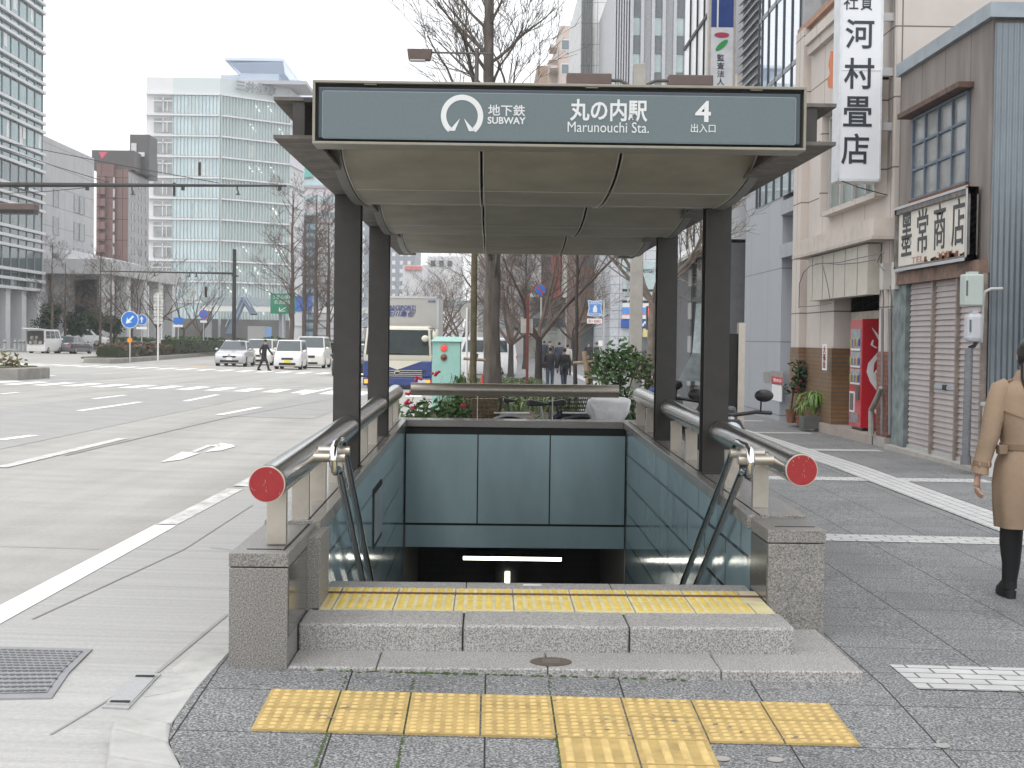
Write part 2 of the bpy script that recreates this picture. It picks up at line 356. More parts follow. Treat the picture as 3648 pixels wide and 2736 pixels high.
struct('orange_lane_line', om, orange_m, recalc=False)
# turn arrow painted on the road: straight head, stem and a right-hand head
am = MB()
def gpoly(pts, mb, fn=zr, dz=.008): mb.poly([(g.x, g.y, g.z+dz) for g in (G(a, b, fn) for a, b in pts)])
gpoly([(347, 1000), (393, 977), (432, 980), (392, 994)], am)
gpoly([(412, 977), (424, 977), (457, 964), (447, 963)], am); gpoly([(447, 963), (457, 964.2), (472, 967), (478, 963.5), (470, 961.5)], am)
gpoly([(440, 978), (468, 966), (476, 957.5), (505, 962), (507, 966), (478, 974)], am)
struct('turn_arrow', am, M('arrow_paint', (.72, .72, .70), .7, var=.15, sc=12), recalc=False)
# sidewalk
kin = [(395, 1659), (372, 1622), (364, 1592), (384, 1541), (425, 1487), (461, 1447)]
kpts = [G(a, b, zs) for a, b in kin]
def kx(Y):
    if Y <= kpts[0].y: return kpts[0].x+(kpts[0].y-Y)*.25
    for a, b in zip(kpts, kpts[1:]):
        if a.y <= Y <= b.y: return a.x+(b.x-a.x)*(Y-a.y)/max(b.y-a.y, 1e-6)
    return kpts[-1].x
sw = MB()
yy = sorted([1.5, 3, 4.3, 5, 5.3, 5.5, 5.7, 5.9, 6.1, 6.3, 6.5, 6.7, 6.88, 7.5]+[p.y for p in kpts])
cols = [0, .25, .5, .75, 1]
vv = []
for y in yy:
    a = kx(y)
    for x in (a, a+.3, -.4, .3, 1, 1.78, 3, 4.5, 6, 9, 14): vv.append((max(x, a), y, zs(max(x, a), y)))
n = 11
sw.add(vv, [(j*n+i, j*n+i+1, (j+1)*n+i+1, (j+1)*n+i) for j in range(len(yy)-1) for i in range(n-1)])
grid([1.72, 1.9, 3, 4.5, 6, 9, 16], [7.5, 9, 11, 14, 16.45, 20, 26, 40, 60, 90, 130, 200, 260], zs, 0, sw)
grid([-1.2, -.5, .5, 1.72], [16.45, 20, 26, 40, 60, 90, 130, 200, 260], zs, 0, sw)
struct('sidewalk', sw, walk_m, recalc=False)
# white brick bands in the sidewalk
wb = MB()
for (yc, wd, xa) in ((7.06, .50, 1.93), (12.2, .44, 1.8), (17.5, .44, 1.8), (22.4, .44, 1.8), (27.2, .44, 1.9), (32, .44, 2), (37, .44, 2)):
    strip((xa, yc, 0), (5.72, yc, 0), wd, zs, .005, 5, wb)
struct('white_paving_band', wb, bricked(M('white_paving_cross', (.45, .45, .445), .75, var=.12, sc=6, grime=.15), .2, .105, .006, (.2, .19, .18), 'XY', .5, .5, .04), recalc=False)
struct('white_paving_line', strip((4.5, 1.5, 0), (4.5, 90, 0), .44, zs, .009, 20), strip_m, recalc=False)
# kerb stones round the corner
kout = [(212, 1720), (232, 1659), (238, 1600), (250, 1568), (310, 1510), (385, 1437), (430, 1398)]
kinn = [(420, 1720), (395, 1659), (366, 1603), (371, 1563), (425, 1487), (461, 1447), (500, 1406)]
for k in range(6):
    a0, a1 = G(*kout[k]), G(*kout[k+1]); b0, b1 = G(*kinn[k], zs), G(*kinn[k+1], zs)
    m = MB(); e = .012
    a0, a1 = a0.lerp(a1, .01), a1.lerp(a0, .01); b0, b1 = b0.lerp(b1, .01), b1.lerp(b0, .01)
    za = (.012, .012, .012, -.004, -.006, -.004)[k]
    top = [(a0.x, a0.y, (zs(a0.x, a0.y) if k < 3 else zr(a0.x, a0.y))+abs(za)+.004), (a1.x, a1.y, (zs(a1.x, a1.y) if k < 3 else zr(a1.x, a1.y))+abs(za)+.004), (b1.x, b1.y, zs(b1.x, b1.y)+.006), (b0.x, b0.y, zs(b0.x, b0.y)+.006)]
    bot = [(p[0], p[1], p[2]-.25) for p in top]
    o = struct('kerb', m.hexa(bot, top), kerb_m, bevel=.02 if k < 3 else .004, smooth=50)
m = MB()
for k in range(30): m.box(-1.42, -1.2, 16.6+k*1.2, 17.78+k*1.2, -.6, zs(-1.2, 16.6+k*1.2)+.05)
struct('kerb', m, kerb_m)
# moss and dirt in the joints
mo = MB(); rnd = random.Random(5)
for k in range(70):
    x = rnd.choice([rnd.uniform(-.8, .2), rnd.uniform(-.6, .9)]); y = 6.87-abs(rnd.gauss(0, .006)); mo.ball((x, y, zs(x, y)+.002), rnd.uniform(.005, .016), .006, rnd.uniform(.003, .010), 6, 4)
for xj in (-.91+.2975, -.91+.2975*2, -.91+.2975*4):
    for k in range(130):
        y = 5.55+rnd.random()**1.4*1.25; x = xj+rnd.gauss(0, .0025); mo.ball((x, y, zs(x, y)+.001), .004, .009, .003, 6, 4)
tag(mo.build('moss', moss_m), 'thin green moss growing in the sidewalk joints', 'moss', kind='stuff')
# ---------------------------------------------------------------- tactile paving on the sidewalk
def dots(mb, x0, x1, y0, y1, nx, ny, z, r=.0125, h=.006, jit=0):
    for i in range(nx):
        for j in range(ny):
            x = x0+(i+.5)*(x1-x0)/nx; y = y0+(j+.5)*(y1-y0)/ny; zz = z(x, y)
            vs_ = []; 
            for rr, hh in ((1, 0), (.8, .75), (.45, 1)):
                for a in range(8): vs_.append((x+r*rr*math.cos(a*math.pi/4), y+r*rr*math.sin(a*math.pi/4), zz+h*hh))
            mb.add(vs_, [(q*8+a, q*8+(a+1) % 8, (q+1)*8+(a+1) % 8, (q+1)*8+a) for q in range(2) for a in range(8)]+[tuple(range(16, 24))])
tm, td = MB(), MB(); T = .2975; X0 = -.91
for c in range(8):
    for (ya, yb, ny) in ((6.262, 6.53, 5), (5.962, 6.256, 6)):
        xa, xb = X0+c*T+.004, X0+(c+1)*T-.004
        tm.hexa([(x, y, zs(x, y)-.03) for x, y in ((xa, ya), (xb, ya), (xb, yb), (xa, yb))], [(x, y, zs(x, y)+.008) for x, y in ((xa, ya), (xb, ya), (xb, yb), (xa, yb))])
        dots(td, xa+.006, xb-.006, ya+.004, yb-.004, 6, ny, lambda x, y: zs(x, y)+.008, .0165, .006)
for c in (4, 5):
    for (ya, yb) in ((5.66, 5.955), (5.35, 5.652), (5.04, 5.342)):
        xa, xb = X0+c*T+.004, X0+(c+1)*T-.004
        tm.hexa([(x, y, zs(x, y)-.03) for x, y in ((xa, ya), (xb, ya), (xb, yb), (xa, yb))], [(x, y, zs(x, y)+.008) for x, y in ((xa, ya), (xb, ya), (xb, yb), (xa, yb))])
        for i in range(4):
            x = xa+(i+.5)*(xb-xa)/4
            td.hexa([(x-.016, ya+.012, zs(x, ya)+.008), (x+.016, ya+.012, zs(x, ya)+.008), (x+.016, yb-.012, zs(x, yb)+.008), (x-.016, yb-.012, zs(x, yb)+.008)],
                    [(x-.010, ya+.018, zs(x, ya)+.013), (x+.010, ya+.018, zs(x, ya)+.013), (x+.010, yb-.018, zs(x, yb)+.013), (x-.010, yb-.018, zs(x, yb)+.013)])
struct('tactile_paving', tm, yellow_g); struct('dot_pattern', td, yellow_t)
ch = MB(); rnd = random.Random(9)
for k in range(34):
    x = rnd.uniform(-.85, 1.45); y = rnd.uniform(5.98, 6.5); r = rnd.uniform(.005, .014)
    ch.lathe([(r, 0), (r*.8, .0012)], (x, y, zs(x, y)+.0095), 7, ax=(1.3, .2, 0), ay=(0, .8, 0))
struct('tactile_paving_chip', ch, M('chipped_tile', (.20, .17, .16), .8))
gum = MB()
for x, y in ((1675, 1642), (1803, 1586), (1560, 1640), (2035, 1612)): 
    g = G(x, y, zs); gum.lathe([(.032, 0), (.03, .003)], (g.x, g.y, g.z+.002), 14)
struct('stud_disc', gum, M('stud_concrete', (.3, .29, .27), .8))
# metal covers
def cover(name, pts, mat, label, holes=0):
    P4 = [G(a, b) for a, b in pts]; t = thing(name, label, 'cover', P4[0])
    def patch(Q, off, th, n=8):
        m = MB()
        def z_(a, b): p = Q[0].lerp(Q[1], a).lerp(Q[3].lerp(Q[2], a), b); return Vector((p.x, p.y, zr(p.x, p.y)+off))
        for i in range(n):
            for j in range(n):
                c4 = [z_(i/n, j/n), z_((i+1)/n, j/n), z_((i+1)/n, (j+1)/n), z_(i/n, (j+1)/n)]; m.poly([p+Vector((0, 0, th)) for p in c4])
        for k in range(4): p, q = Q[k], Q[(k+1) % 4]; m.poly([p, q, q+Vector((0, 0, off+th)), p+Vector((0, 0, off+th))])
        return m
    patch(P4, .006, .006).build('rim', mat, t)
    c = sum(P4, Vector())/4; q = [c+(p-c)*.86 for p in P4]
    patch(q, .008, .007).build('plate', mat, t)
    hm = MB()
    if holes:
        for i in range(holes):
            for j in range(holes):
                a, b = (i+.5)/holes+(.5/holes if j % 2 else 0)-.25/holes, (j+.5)/holes
                p = q[0].lerp(q[1], a).lerp(q[3].lerp(q[2], a), b); hm.lathe([(.014, 0), (.014, .002)], (p.x, p.y, zr(p.x, p.y)+.0155), 8)
        hm.build('grating', M('cover_hole', (.13, .13, .135), .7), t)
    else:
        for a in (.08, .92):
            p = q[0].lerp(q[1], .5).lerp(q[3].lerp(q[2], .5), a); hm.box(p.x-.04, p.x+.04, p.y-.012, p.y+.012, zr(p.x, p.y)+.0145, zr(p.x, p.y)+.018)
        hm.build('handle', joint_m, t)
cover('manhole_cover', [(-140, 1516), (112, 1513), (200, 1407), (-40, 1401)], M('cast_iron_cover', (.27, .27, .28), .6, .2, var=.15), 'large grey cast iron grate with many holes set in the gutter', 14)
cover('drain_cover', [(220, 1533), (277, 1536), (348, 1461), (298, 1458)], M('galvanised_cover', (.38, .38, .38), .45, .4, var=.12, sc=90), 'narrow galvanised steel drain cover beside the kerb')
# ================================================================ SUBWAY ENTRANCE
def zc(Y): return .575+.0105*(Y-7)
ent = thing('subway_entrance', 'granite walled subway stair entrance under a dark steel canopy', 'subway entrance', (.28, 7, .05))
XL0, XL1, XR0, XR1 = -1.15, -.888, 1.443, 1.742
# lower step slabs
zl = .072
for a, b in ((-.885, -.492), (-.488, .278), (.282, 1.058), (1.062, 1.70)):
    MB().box(a, b, 6.88, 7.30, -.06, zl).build('lower_step', granite_m, ent, bevel=.008, smooth=40)
MB().box(1.455, 1.70, 7.302, 7.90, -.06, zl-.001).build('lower_step', granite_m, ent, bevel=.006, smooth=40)
for a, b in ((-.884, -.112), (-.106, .675), (.681, 1.462)):
    MB().box(a, b, 7.24, 7.62, .03, .2).build('upper_step', granite_m, ent, bevel=.014, smooth=40)
MB().box(-.885, 1.44, 7.622, 8.30, .03, .1985).build('landing', granite_m, ent)
for a, b in ((-.86, -.112), (-.108, .677), (.681, 1.43)):
    MB().box(a, b, 8.302, 8.50, .0, .2).build('nosing', granite_m, ent, bevel=.004)
# tactile tiles on the landing
m1, m3 = MB(), MB(); x = -.864
rnd = random.Random(3)
edges = [-.864, -.762]+[-.762+.3*k for k in range(1, 8)]+[1.436]
for a, b in zip(edges, edges[1:]):
    for (ya, yb, ny, z0) in ((7.60, 7.896, 6, .206), (7.90, 8.05, 3, .206), (8.062, 8.212, 3, .212)):
        m1.box(a+.003, b-.003, ya, yb, .19, z0)
        if b > 1.40: continue
        nx_ = max(2, round((b-a)/.05))
        dots(m3, a+.008, b-.006, ya+.006, yb-.006, nx_, ny, lambda X, Y, z0=z0: z0, .0165, .005)
m1.build('tactile_tile', yellow_s, ent); m3.build('dot_pattern', yellow_u, ent)
for q in ((1.34, 1.436, 8.064, 8.21, .20, .2135), (1.336, 1.434, 7.91, 8.04, .20, .2075), (-.862, -.765, 8.064, 8.21, .2, .2135), (-.862, -.77, 7.61, 7.89, .2, .2075)): MB().box(*q).build('worn_tile', pale_s, ent)
MB().box(-.864, 1.436, 8.05, 8.06, .2, .216).build('tile_edging', M('tile_edging', (.12, .06, .04), .6), ent)
MB().box(.2, .3, 8.41, 8.44, .2, .203).build('step_label', white_m, ent)
# cover plate on the lower step
g = PZ(1190*K, 1430*K, zl)
MB().lathe([(.096, 0), (.096, .004), (.085, .0055)], (g.x, g.y, zl-.001), 24).build('step_cover', M('bronze_cover', (.12, .10, .08), .5, .4, var=.2, sc=40), ent)
m = MB()
for k in (-1, 0, 1): m.box(g.x-.04, g.x+.04, g.y+k*.03-.006, g.y+k*.03+.006, zl+.004, zl+.0062)
m.build('cover_letter', M('bronze_raised', (.2, .18, .16), .5, .4), ent)
# front blocks: body, cap
MB().box(XL0, XL1, 6.88, 7.98, -.25, .512).build('end_block', [granite_d], ent, bevel=.004)
MB().box(XL0-.002, XL1+.002, 6.878, 8.0, .517, .578).build('end_cap', granite_d, ent, bevel=.004)
MB().box(XL1, XL1+.004, 6.90, 7.60, .2, .51).build('polished_facing', granite_p, ent)
MB().box(-1.09, -.93, 7.0, 7.012, .578, .581).box(-.925, -.915, 6.98, 8.2, .578, .581).build('cap_joint', joint_m, ent)
MB().box(-.890, -.822, 7.60, 8.02, .19, .56).build('pier', granite_d, ent, bevel=.003)
MB().box(XR0+.004, XR1-.003, 7.89, 8.39, -.2, .512).build('end_block', granite_d, ent, bevel=.004)
MB().box(XR0, XR1, 7.888, 8.45, .517, .584).build('end_cap', granite_d, ent, bevel=.004)
MB().box(XR0-.003, XR0+.004, 7.90, 8.38, .2, .512).build('polished_facing', granite_p, ent)
MB().box(XR0+.06, XR1-.03, 8.02, 8.03, .584, .587).build('cap_joint', joint_m, ent)
# long copings, sloping very slightly
def coping(x0, x1, y0, y1, th=.06, up=.0):
    m = MB(); n = 5
    for k in range(n):
        a, b = y0+(y1-y0)*k/n+.002, y0+(y1-y0)*(k+1)/n-.002
        m.hexa([(x0, a, zc(a)-th), (x1, a, zc(a)-th), (x1, b, zc(b)-th), (x0, b, zc(b)-th)], [(x0, a, zc(a)+up), (x1, a, zc(a)+up), (x1, b, zc(b)+up), (x0, b, zc(b)+up)])
    return m
coping(XL0, -.862, 7.96, 16.62, up=.012).build('coping', cope_m, ent, bevel=.004)
coping(XR0-.022, XR1+.004, 8.40, 16.62, up=.012).build('coping', cope_m, ent, bevel=.004)
MB().box(-.860, XR0-.024, 16.2, 16.62, zc(16.4)-.06, zc(16.4)+.012).build('coping', cope_m, ent, bevel=.004)
m = MB(); m.hexa([(-.93, 8.0, zc(8)+.011), (-.922, 8, zc(8)+.011), (-.922, 16.3, zc(16.3)+.011), (-.93, 16.3, zc(16.3)+.011)], [(-.93, 8.0, zc(8)+.014), (-.922, 8, zc(8)+.014), (-.922, 16.3, zc(16.3)+.014), (-.93, 16.3, zc(16.3)+.014)])
m.hexa([(1.484, 8.4, zc(8.4)+.011), (1.492, 8.4, zc(8.4)+.011), (1.492, 16.3, zc(16.3)+.011), (1.484, 16.3, zc(16.3)+.011)], [(1.484, 8.4, zc(8.4)+.014), (1.492, 8.4, zc(8.4)+.014), (1.492, 16.3, zc(16.3)+.014), (1.484, 16.3, zc(16.3)+.014)])
m.build('coping_joint', joint_m, ent)
# walls
def wallbox(x0, x1, y0, y1, z0=-4.6):
    return MB().hexa([(x0, y0, z0), (x1, y0, z0), (x1, y1, z0), (x0, y1, z0)], [(x0, y0, zc(y0)-.062), (x1, y0, zc(y0)-.062), (x1, y1, zc(y1)-.062), (x0, y1, zc(y1)-.062)])
wallbox(XL0+.01, -.90, 8.0, 16.6).build('outer_wall', granite_d, ent)
wallbox(XR0+.04, XR1-.01, 8.42, 16.6).build('outer_wall', granite_d, ent)
wallbox(-.899, -.876, 8.0, 16.19).build('tile_wall', tile_m, ent)
wallbox(XR0+.012, XR0+.038, 8.40, 16.19).build('tile_wall', tile_m, ent)
MB().box(-.90, XR0+.03, 16.24, 16.6, -.66, zc(16.3)-.062).build('rear_wall', granite_d, ent)
zt, zb = .535, -.40
for a, b in ((-.862, -.115), (-.101, .645), (.659, XR0-.002)):
    MB().box(a, b, 16.21, 16.235, zb, zt).build('rear_panel', panel_m, ent)
MB().box(-.862, XR0, 16.212, 16.235, -.655, -.425).build('lintel_panel', panel_m, ent)
MB().box(-.876, XR0+.01, 16.22, 16.245, -.425, zc(16.3)-.063).build('panel_joint', joint_m, ent)
# stairs going down, dark passage
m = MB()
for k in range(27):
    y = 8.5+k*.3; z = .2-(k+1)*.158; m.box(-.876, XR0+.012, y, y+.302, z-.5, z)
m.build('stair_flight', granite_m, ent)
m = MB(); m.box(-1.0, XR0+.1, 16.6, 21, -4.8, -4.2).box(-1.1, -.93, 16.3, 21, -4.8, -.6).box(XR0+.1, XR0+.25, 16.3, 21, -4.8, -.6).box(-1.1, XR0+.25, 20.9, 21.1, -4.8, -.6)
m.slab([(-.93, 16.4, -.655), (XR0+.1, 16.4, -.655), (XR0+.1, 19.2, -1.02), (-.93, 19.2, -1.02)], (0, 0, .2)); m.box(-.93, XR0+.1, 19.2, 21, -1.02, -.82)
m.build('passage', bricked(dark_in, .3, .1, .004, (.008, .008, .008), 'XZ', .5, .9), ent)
# pillars
for (x0, x1, y) in ((-1.087, -.908, 10.78), (1.490, 1.664, 10.68), (-1.087, -.908, 13.85), (1.490, 1.664, 13.72)):
    m = MB(); h = zc(y)+.01; t = .018   # H sections
    m.box(x0, x1, y, y+t, h, 2.535).box(x0, x1, y+.18, y+.18+t, h, 2.535).box((x0+x1)/2-.012, (x0+x1)/2+.012, y+t, y+.18, h, 2.535)
    o = m.build('pillar', black_st, ent)
    MB().box(x0-.012, x1+.012, y-.012, y+.21, h-.004, h+.014).build('base_plate', black_st, o)
# roof beams: I sections with wide flanges
for (x0, x1, wa, wb, y0, zf) in ((-1.095, -.893, -1.0, -.94, 7.78, 2.537), (1.512, 1.712, 1.562, 1.618, 7.69, 2.53)):
    MB().box(x0, x1, y0, 18.6, zf, zf+.018).build('bottom_flange', flange_m, ent)
    MB().box(wa, wb, y0+.01, 18.6, zf+.018, zf+.19).build('beam_web', beam_m, ent)
    MB().box(x0, x1, y0, 18.6, zf+.19, zf+.208).build('top_flange', flange_m, ent)
MB().box(-.94, 1.562, 7.74, 18.55, 2.715, 2.735).build('roof_deck', beam_m, ent)
# hanging barrel ceiling in three bays
for k in range(3):
    yc, a, b, zt_ = 10.34+k*3.07, 1.5, .25, 2.712
    def el(t, d=0.): return (yc-a*math.cos(t), zt_-(b+d)*math.sin(t))
    ts = [math.pi*i/40 for i in range(41)]
    xs = [-.867, -.064, -.056, .742, .750, 1.538]
    for i in (0, 2, 4):
        m = MB(); ring = [el(t) for t in ts]+[el(t, -.02) for t in reversed(ts)]
        m.loft([[(xs[i]+.005, y, z) for y, z in ring], [(xs[i+1]-.005, y, z) for y, z in ring]]); m.build('ceiling_panel', mesh_m, ent, smooth=30)
    m = MB()
    for xq in (-.072, -.048, .734, .758, -.862, 1.533): m.path([(xq, y, z-.002) for y, z in (el(t) for t in ts)], .005, 5)
    for yq in (yc-.55, yc+.27):
        z = zt_-b*math.sqrt(1-((yq-yc)/a)**2); m.tube((-.86, yq, z), (1.53, yq, z), .003, n=5)
    m.build('ceiling_trim', trim_m, ent)
    for xa, xb in ((-.93, -.872), (1.543, 1.60)):
        m = MB(); ring = [el(t, .012) for t in ts]+[el(t, -.06) for t in reversed(ts)]
        m.loft([[(xa, y, z) for y, z in ring], [(xb, y, z) for y, z in ring]]); m.build('end_rib', M('rib_grey', (.22, .215, .20), .45, .3, var=.1), ent, smooth=30)
# notice on the tiled wall
MB().box(-.877, -.868, 11.8, 12.7, -.08, .38).build('notice_frame', joint_m, ent)
MB().box(-.868, -.864, 11.84, 12.66, -.04, .34).build('notice', M('notice_sheet', (.30, .33, .36), .3, var=.3, sc=20), ent)
# ---------------------------------------------------------------- station sign
YS = 7.5
sg = thing('station_sign', 'long blue grey station name sign on the front of the canopy', 'sign', (.33, YS, 2.5))
x0, x1 = -.868, 1.524; z0, z1 = 2.479, 2.786
frame_m = M('sign_frame', (.25, .235, .19), .45, .3, var=.1, sc=8)
m = MB(); f = .013
m.box(x0, x1, YS, YS+.22, z1-f, z1).box(x0, x1, YS, YS+.22, z0, z0+f).box(x0, x0+f, YS, YS+.22, z0+f, z1-f).box(x1-f, x1, YS, YS+.22, z0+f, z1-f)
m.build('frame', frame_m, sg, bevel=.002)
MB().box(x0+f, x1-f, YS+.03, YS+.2, z0+f, z1-f).build('housing', joint_m, sg)
bz = M('sign_bezel', (.045, .060, .075), .35, var=.08)
MB().box(x0+.028, x1-.028, YS+.012, YS+.05, z0+.030, z1-.032).build('bezel', bz, sg, bevel=.004)
def rrect(xa, xb, za, zb, r, y0, y1, n=6):
    pts = []
    for cx, cz, a0 in ((xb-r, zb-r, 0), (xa+r, zb-r, 90), (xa+r, za+r, 180), (xb-r, za+r, 270)):
        for i in range(n+1):
            a = R(a0+90*i/n); pts.append((cx+r*math.cos(a), cz+r*math.sin(a)))
    m = MB(); m.loft([[(x, y0, z) for x, z in pts], [(x, y1, z) for x, z in pts]]); return m
rrect(-.822, 1.474, 2.505, 2.736, .012, YS+.004, YS+.02).build('face_rim', M('sign_rim', (.20, .25, .27), .3), sg)
rrect(-.818, 1.470, 2.509, 2.732, .010, YS+.001, YS+.012).build('face', M('sign_face', (.108, .142, .150), .33, var=.05, sc=60), sg)
for xq in (-.62, .45, 1.25): MB().box(xq, xq+.06, YS+.004, YS+.03, z1-f-.006, z1-f-.002).build('clip', frame_m, sg)
def sl_(name, body, u0, u1, v0, v1, bold=0.):
    a, b = P(u0, v1, YS), P(u1, v0, YS)
    letters(name, body, ((a.x+b.x)/2, YS, (a.z+b.z)/2), b.x-a.x, b.z-a.z, sign_white, sg, bold=bold, depth=.0022)
sl_('lettering', '地下鉄', 1739, 1871, 374, 412, .012)
sl_('lettering', 'SUBWAY', 1737, 1873, 418, 441, .022)
sl_('lettering', '丸の内駅', 2030, 2307, 356, 431, .022)
sl_('lettering', 'Marunouchi Sta.', 2022, 2312, 437, 470, -.002)
sl_('lettering', '4', 2476, 2533, 360, 434, .02)
sl_('lettering', '出入口', 2461, 2549, 442, 472, .004)
c = P(1646, 413, YS); m = MB(); ro, ri = 75/733., 56/733.
ring = [R(-90+40.0+i*(280.0)/40) for i in range(41)]
pts = [(c.x+ro*math.cos(t), c.z+ro*math.sin(t)) for t in ring]; pti = [(c.x+ri*math.cos(t), c.z+ri*math.sin(t)) for t in ring]
for i in range(40):
    q = [pts[i], pts[i+1], pti[i+1], pti[i]]; m.hexa([(x, YS-.0012, z) for x, z in q], [(x, YS+.004, z) for x, z in q])
for sgn in (-1, 1):
    q = [(c.x+sgn*.009, c.z-.011), (c.x+sgn*.063, c.z-.0725), (c.x+sgn*.034, c.z-.0725)]
    m.hexa([(x, YS-.0012, z) for x, z in q], [(x, YS+.004, z) for x, z in q])
m.build('emblem', sign_white, sg)
# ---------------------------------------------------------------- guard rails of thick steel tube on flat posts
def tz(Y): return .888+.0085*(Y-7)
def guard(label, x, yd, ys, posts, xp):
    t = thing('guard_rail', label, 'guard rail', (x, yd, .58))
    for a, b in ys:
        o = MB(); o.tube((x, a, tz(a)), (x, b, tz(b)), .08, n=36); o = o.build('rail_tube', steel_m, t, smooth=40)
        for q in (a+.06, b-.06):
            MB().lathe([(.0802, -.004), (.0815, -.002), (.0815, .002), (.0802, .004)], (x, q, tz(q)), 30, ax=(1, 0, 0), ay=(0, 0, 1), az=(0, 1, 0)).build('collar', M('collar_seam', (.2, .19, .18), .4, 1), o, smooth=40)
    MB().lathe([(.0815, 0), (.0815, .02)], (x, yd-.004, tz(yd)), 36, ax=(1, 0, 0), ay=(0, 0, 1), az=(0, 1, 0)).build('end_ring', M('end_ring', (.55, .5, .42), .5, .3), t, smooth=40)
    MB().lathe([(.0775, 0), (.0775, .01)], (x, yd-.007, tz(yd)), 36, ax=(1, 0, 0), ay=(0, 0, 1), az=(0, 1, 0)).build('end_cap', red_cap, t, smooth=40)
    rn = random.Random(int(yd*10)); m = MB()
    for k in range(9):
        a, r_ = rn.uniform(0, 6.28), (rn.uniform(.05, .074) if k % 2 else abs(rn.gauss(0, .02)))
        px_, pz_ = x+r_*math.cos(a), tz(yd)+r_*math.sin(a)+.003; l = rn.uniform(.001, .007); q = rn.uniform(-.6, .6)
        dx, dz = math.sin(q)*l, math.cos(q)*l; s_ = .0007
        m.hexa([(px_-dx-s_, yd-.0078, pz_-dz), (px_-dx+s_, yd-.0078, pz_-dz), (px_+dx+s_, yd-.0078, pz_+dz), (px_+dx-s_, yd-.0078, pz_+dz)], [(px_-dx-s_, yd-.006, pz_-dz), (px_-dx+s_, yd-.006, pz_-dz), (px_+dx+s_, yd-.006, pz_+dz), (px_+dx-s_, yd-.006, pz_+dz)])
    m.build('scratch', scratch_m, t)
    for y in posts:
        o = MB().box(xp-.045, xp+.045, y, y+.05, zc(y)+.008, tz(y)-.055).build('post', steel_s, t, bevel=.003)
    return t
guard('thick steel guard rail with red end cap on the wall by the road', -.985, 6.88, ((6.88, 10.77), (10.99, 13.84), (14.06, 16.35)), (7.13, 8.03, 8.86, 9.87, 11.9, 12.9, 14.96, 15.9), -.975)
guard('thick steel guard rail with red end cap on the wall by the shops', 1.605, 7.86, ((7.86, 10.67), (10.89, 13.71), (13.93, 16.35)), (8.76, 9.8, 11.79, 12.75, 14.77, 15.76), 1.557)
t = thing('guard_rail', 'plain horizontal steel tube across the rear wall of the stairwell', 'guard rail', (.28, 16.45, .68))
MB().tube((-.83, 16.45, 1.0), (1.385, 16.45, 1.0), .068, n=30).build('rail_tube', steel_s, t, smooth=40)
for xq in (-.12, .68): MB().box(xq-.005, xq+.005, 16.42, 16.48, .68, .95).build('post', steel_s, t)
# handrails down the stairs
def handrail(label, x, xt, yb, side):
    t = thing('handrail', label, 'handrail', (x, yb, .2)); zu, zl_ = .985, .842
    y1 = 15.8
    pts = [(x, y1, zu-(y1-yb)*.51), (x, yb+.05, zu-.03), (x, yb, zu-.006), (x, yb-.05, zu), (x, yb-.4, zu), (x, yb-.47, zu-.022), (x, yb-.5, (zu+zl_)/2), (x, yb-.47, zl_+.022), (x, yb-.4, zl_), (x, yb-.27, zl_), (x, yb-.22, zl_-.006), (x, yb-.17, zl_-.03), (x, y1-.24, zl_-.03-(y1-.07-yb)*.51)]
    MB().path(pts, .021, 16).build('rail', chrome_m, t, smooth=40)
    for dy, zz in ((-.38, .915), (-.10, .93)):
        MB().tube((xt, yb+dy, zz), (x+side*.05, yb+dy, zz), .025, n=16).build('bracket', steel_s, t, smooth=40)
    for k in range(4):
        y = yb+1.2+k*1.6; z = zu-.03-(y-yb)*.51-.08
        MB().path([(x, y, z+.06), (x, y, z-.02), (x-side*.02, y, z-.04), (x-side*.10, y, z-.04)], .008, 6).build('wall_bracket', chrome_m, t)
handrail('double chrome handrail looping at the top beside the road', -.80, -.92, 8.47, 1)
handrail('double chrome handrail looping at the top beside the shops', 1.39, 1.53, 8.62, -1)
# lamps in the passage
t = thing('fluorescent_lamp', 'lit tube lamp across the passage ceiling below the rear panel', 'lamp', (.28, 18.8, -1.1))
MB().tube((P(1650, 1988, 18.8)), (P(2000, 1993, 18.8)), .022, n=12).build('tube', lamp_m, t, smooth=40)
MB().box(-.38, .95, 18.74, 18.86, -1.10, -1.02).build('housing', dark_in, t)
t = thing('fluorescent_lamp', 'short lit upright lamp on the end wall of the passage', 'lamp', (.28, 20.8, -2))
MB().tube((.28, 20.78, -1.60), (.28, 20.78, -2.7), .033, n=12).build('tube', lamp_m, t, smooth=40)
MB().box(.12, .44, 20.82, 20.9, -2.9, -1.35).build('housing', black_m, t)
# ================================================================ BUILDERS FOR STREET THINGS
glass_d = M('dark_glass', (.03, .045, .05), .08, 0, var=.3, sc=.6, spec=.9)
glass_b = M('office_glass', (.16, .25, .26), .10, .45, var=.18, sc=.25, spec=.8)
glass_l = M('pale_curtain_glass', (.58, .70, .69), .16, .15, var=.10, sc=.12, spec=.8)
glass_c = M('car_glass', (.05, .065, .07), .06, 0, var=.1, spec=.9)
white_b = M('white_cladding', (.66, .66, .67), .5, var=.05, sc=.5)
alu_m = M('aluminium', (.52, .53, .54), .4, .5, var=.06)
grey_b = M('grey_concrete', (.32, .32, .32), .8, var=.12, sc=.6, grime=.15)
tyre_m = M('tyre', (.018, .018, .019), .8)
lorry_glass = M('lorry_glass', (.035, .045, .045), .12, 0, var=.2, sc=2, spec=.2)
rim_m = M('wheel_rim', (.45, .45, .46), .35, .8)
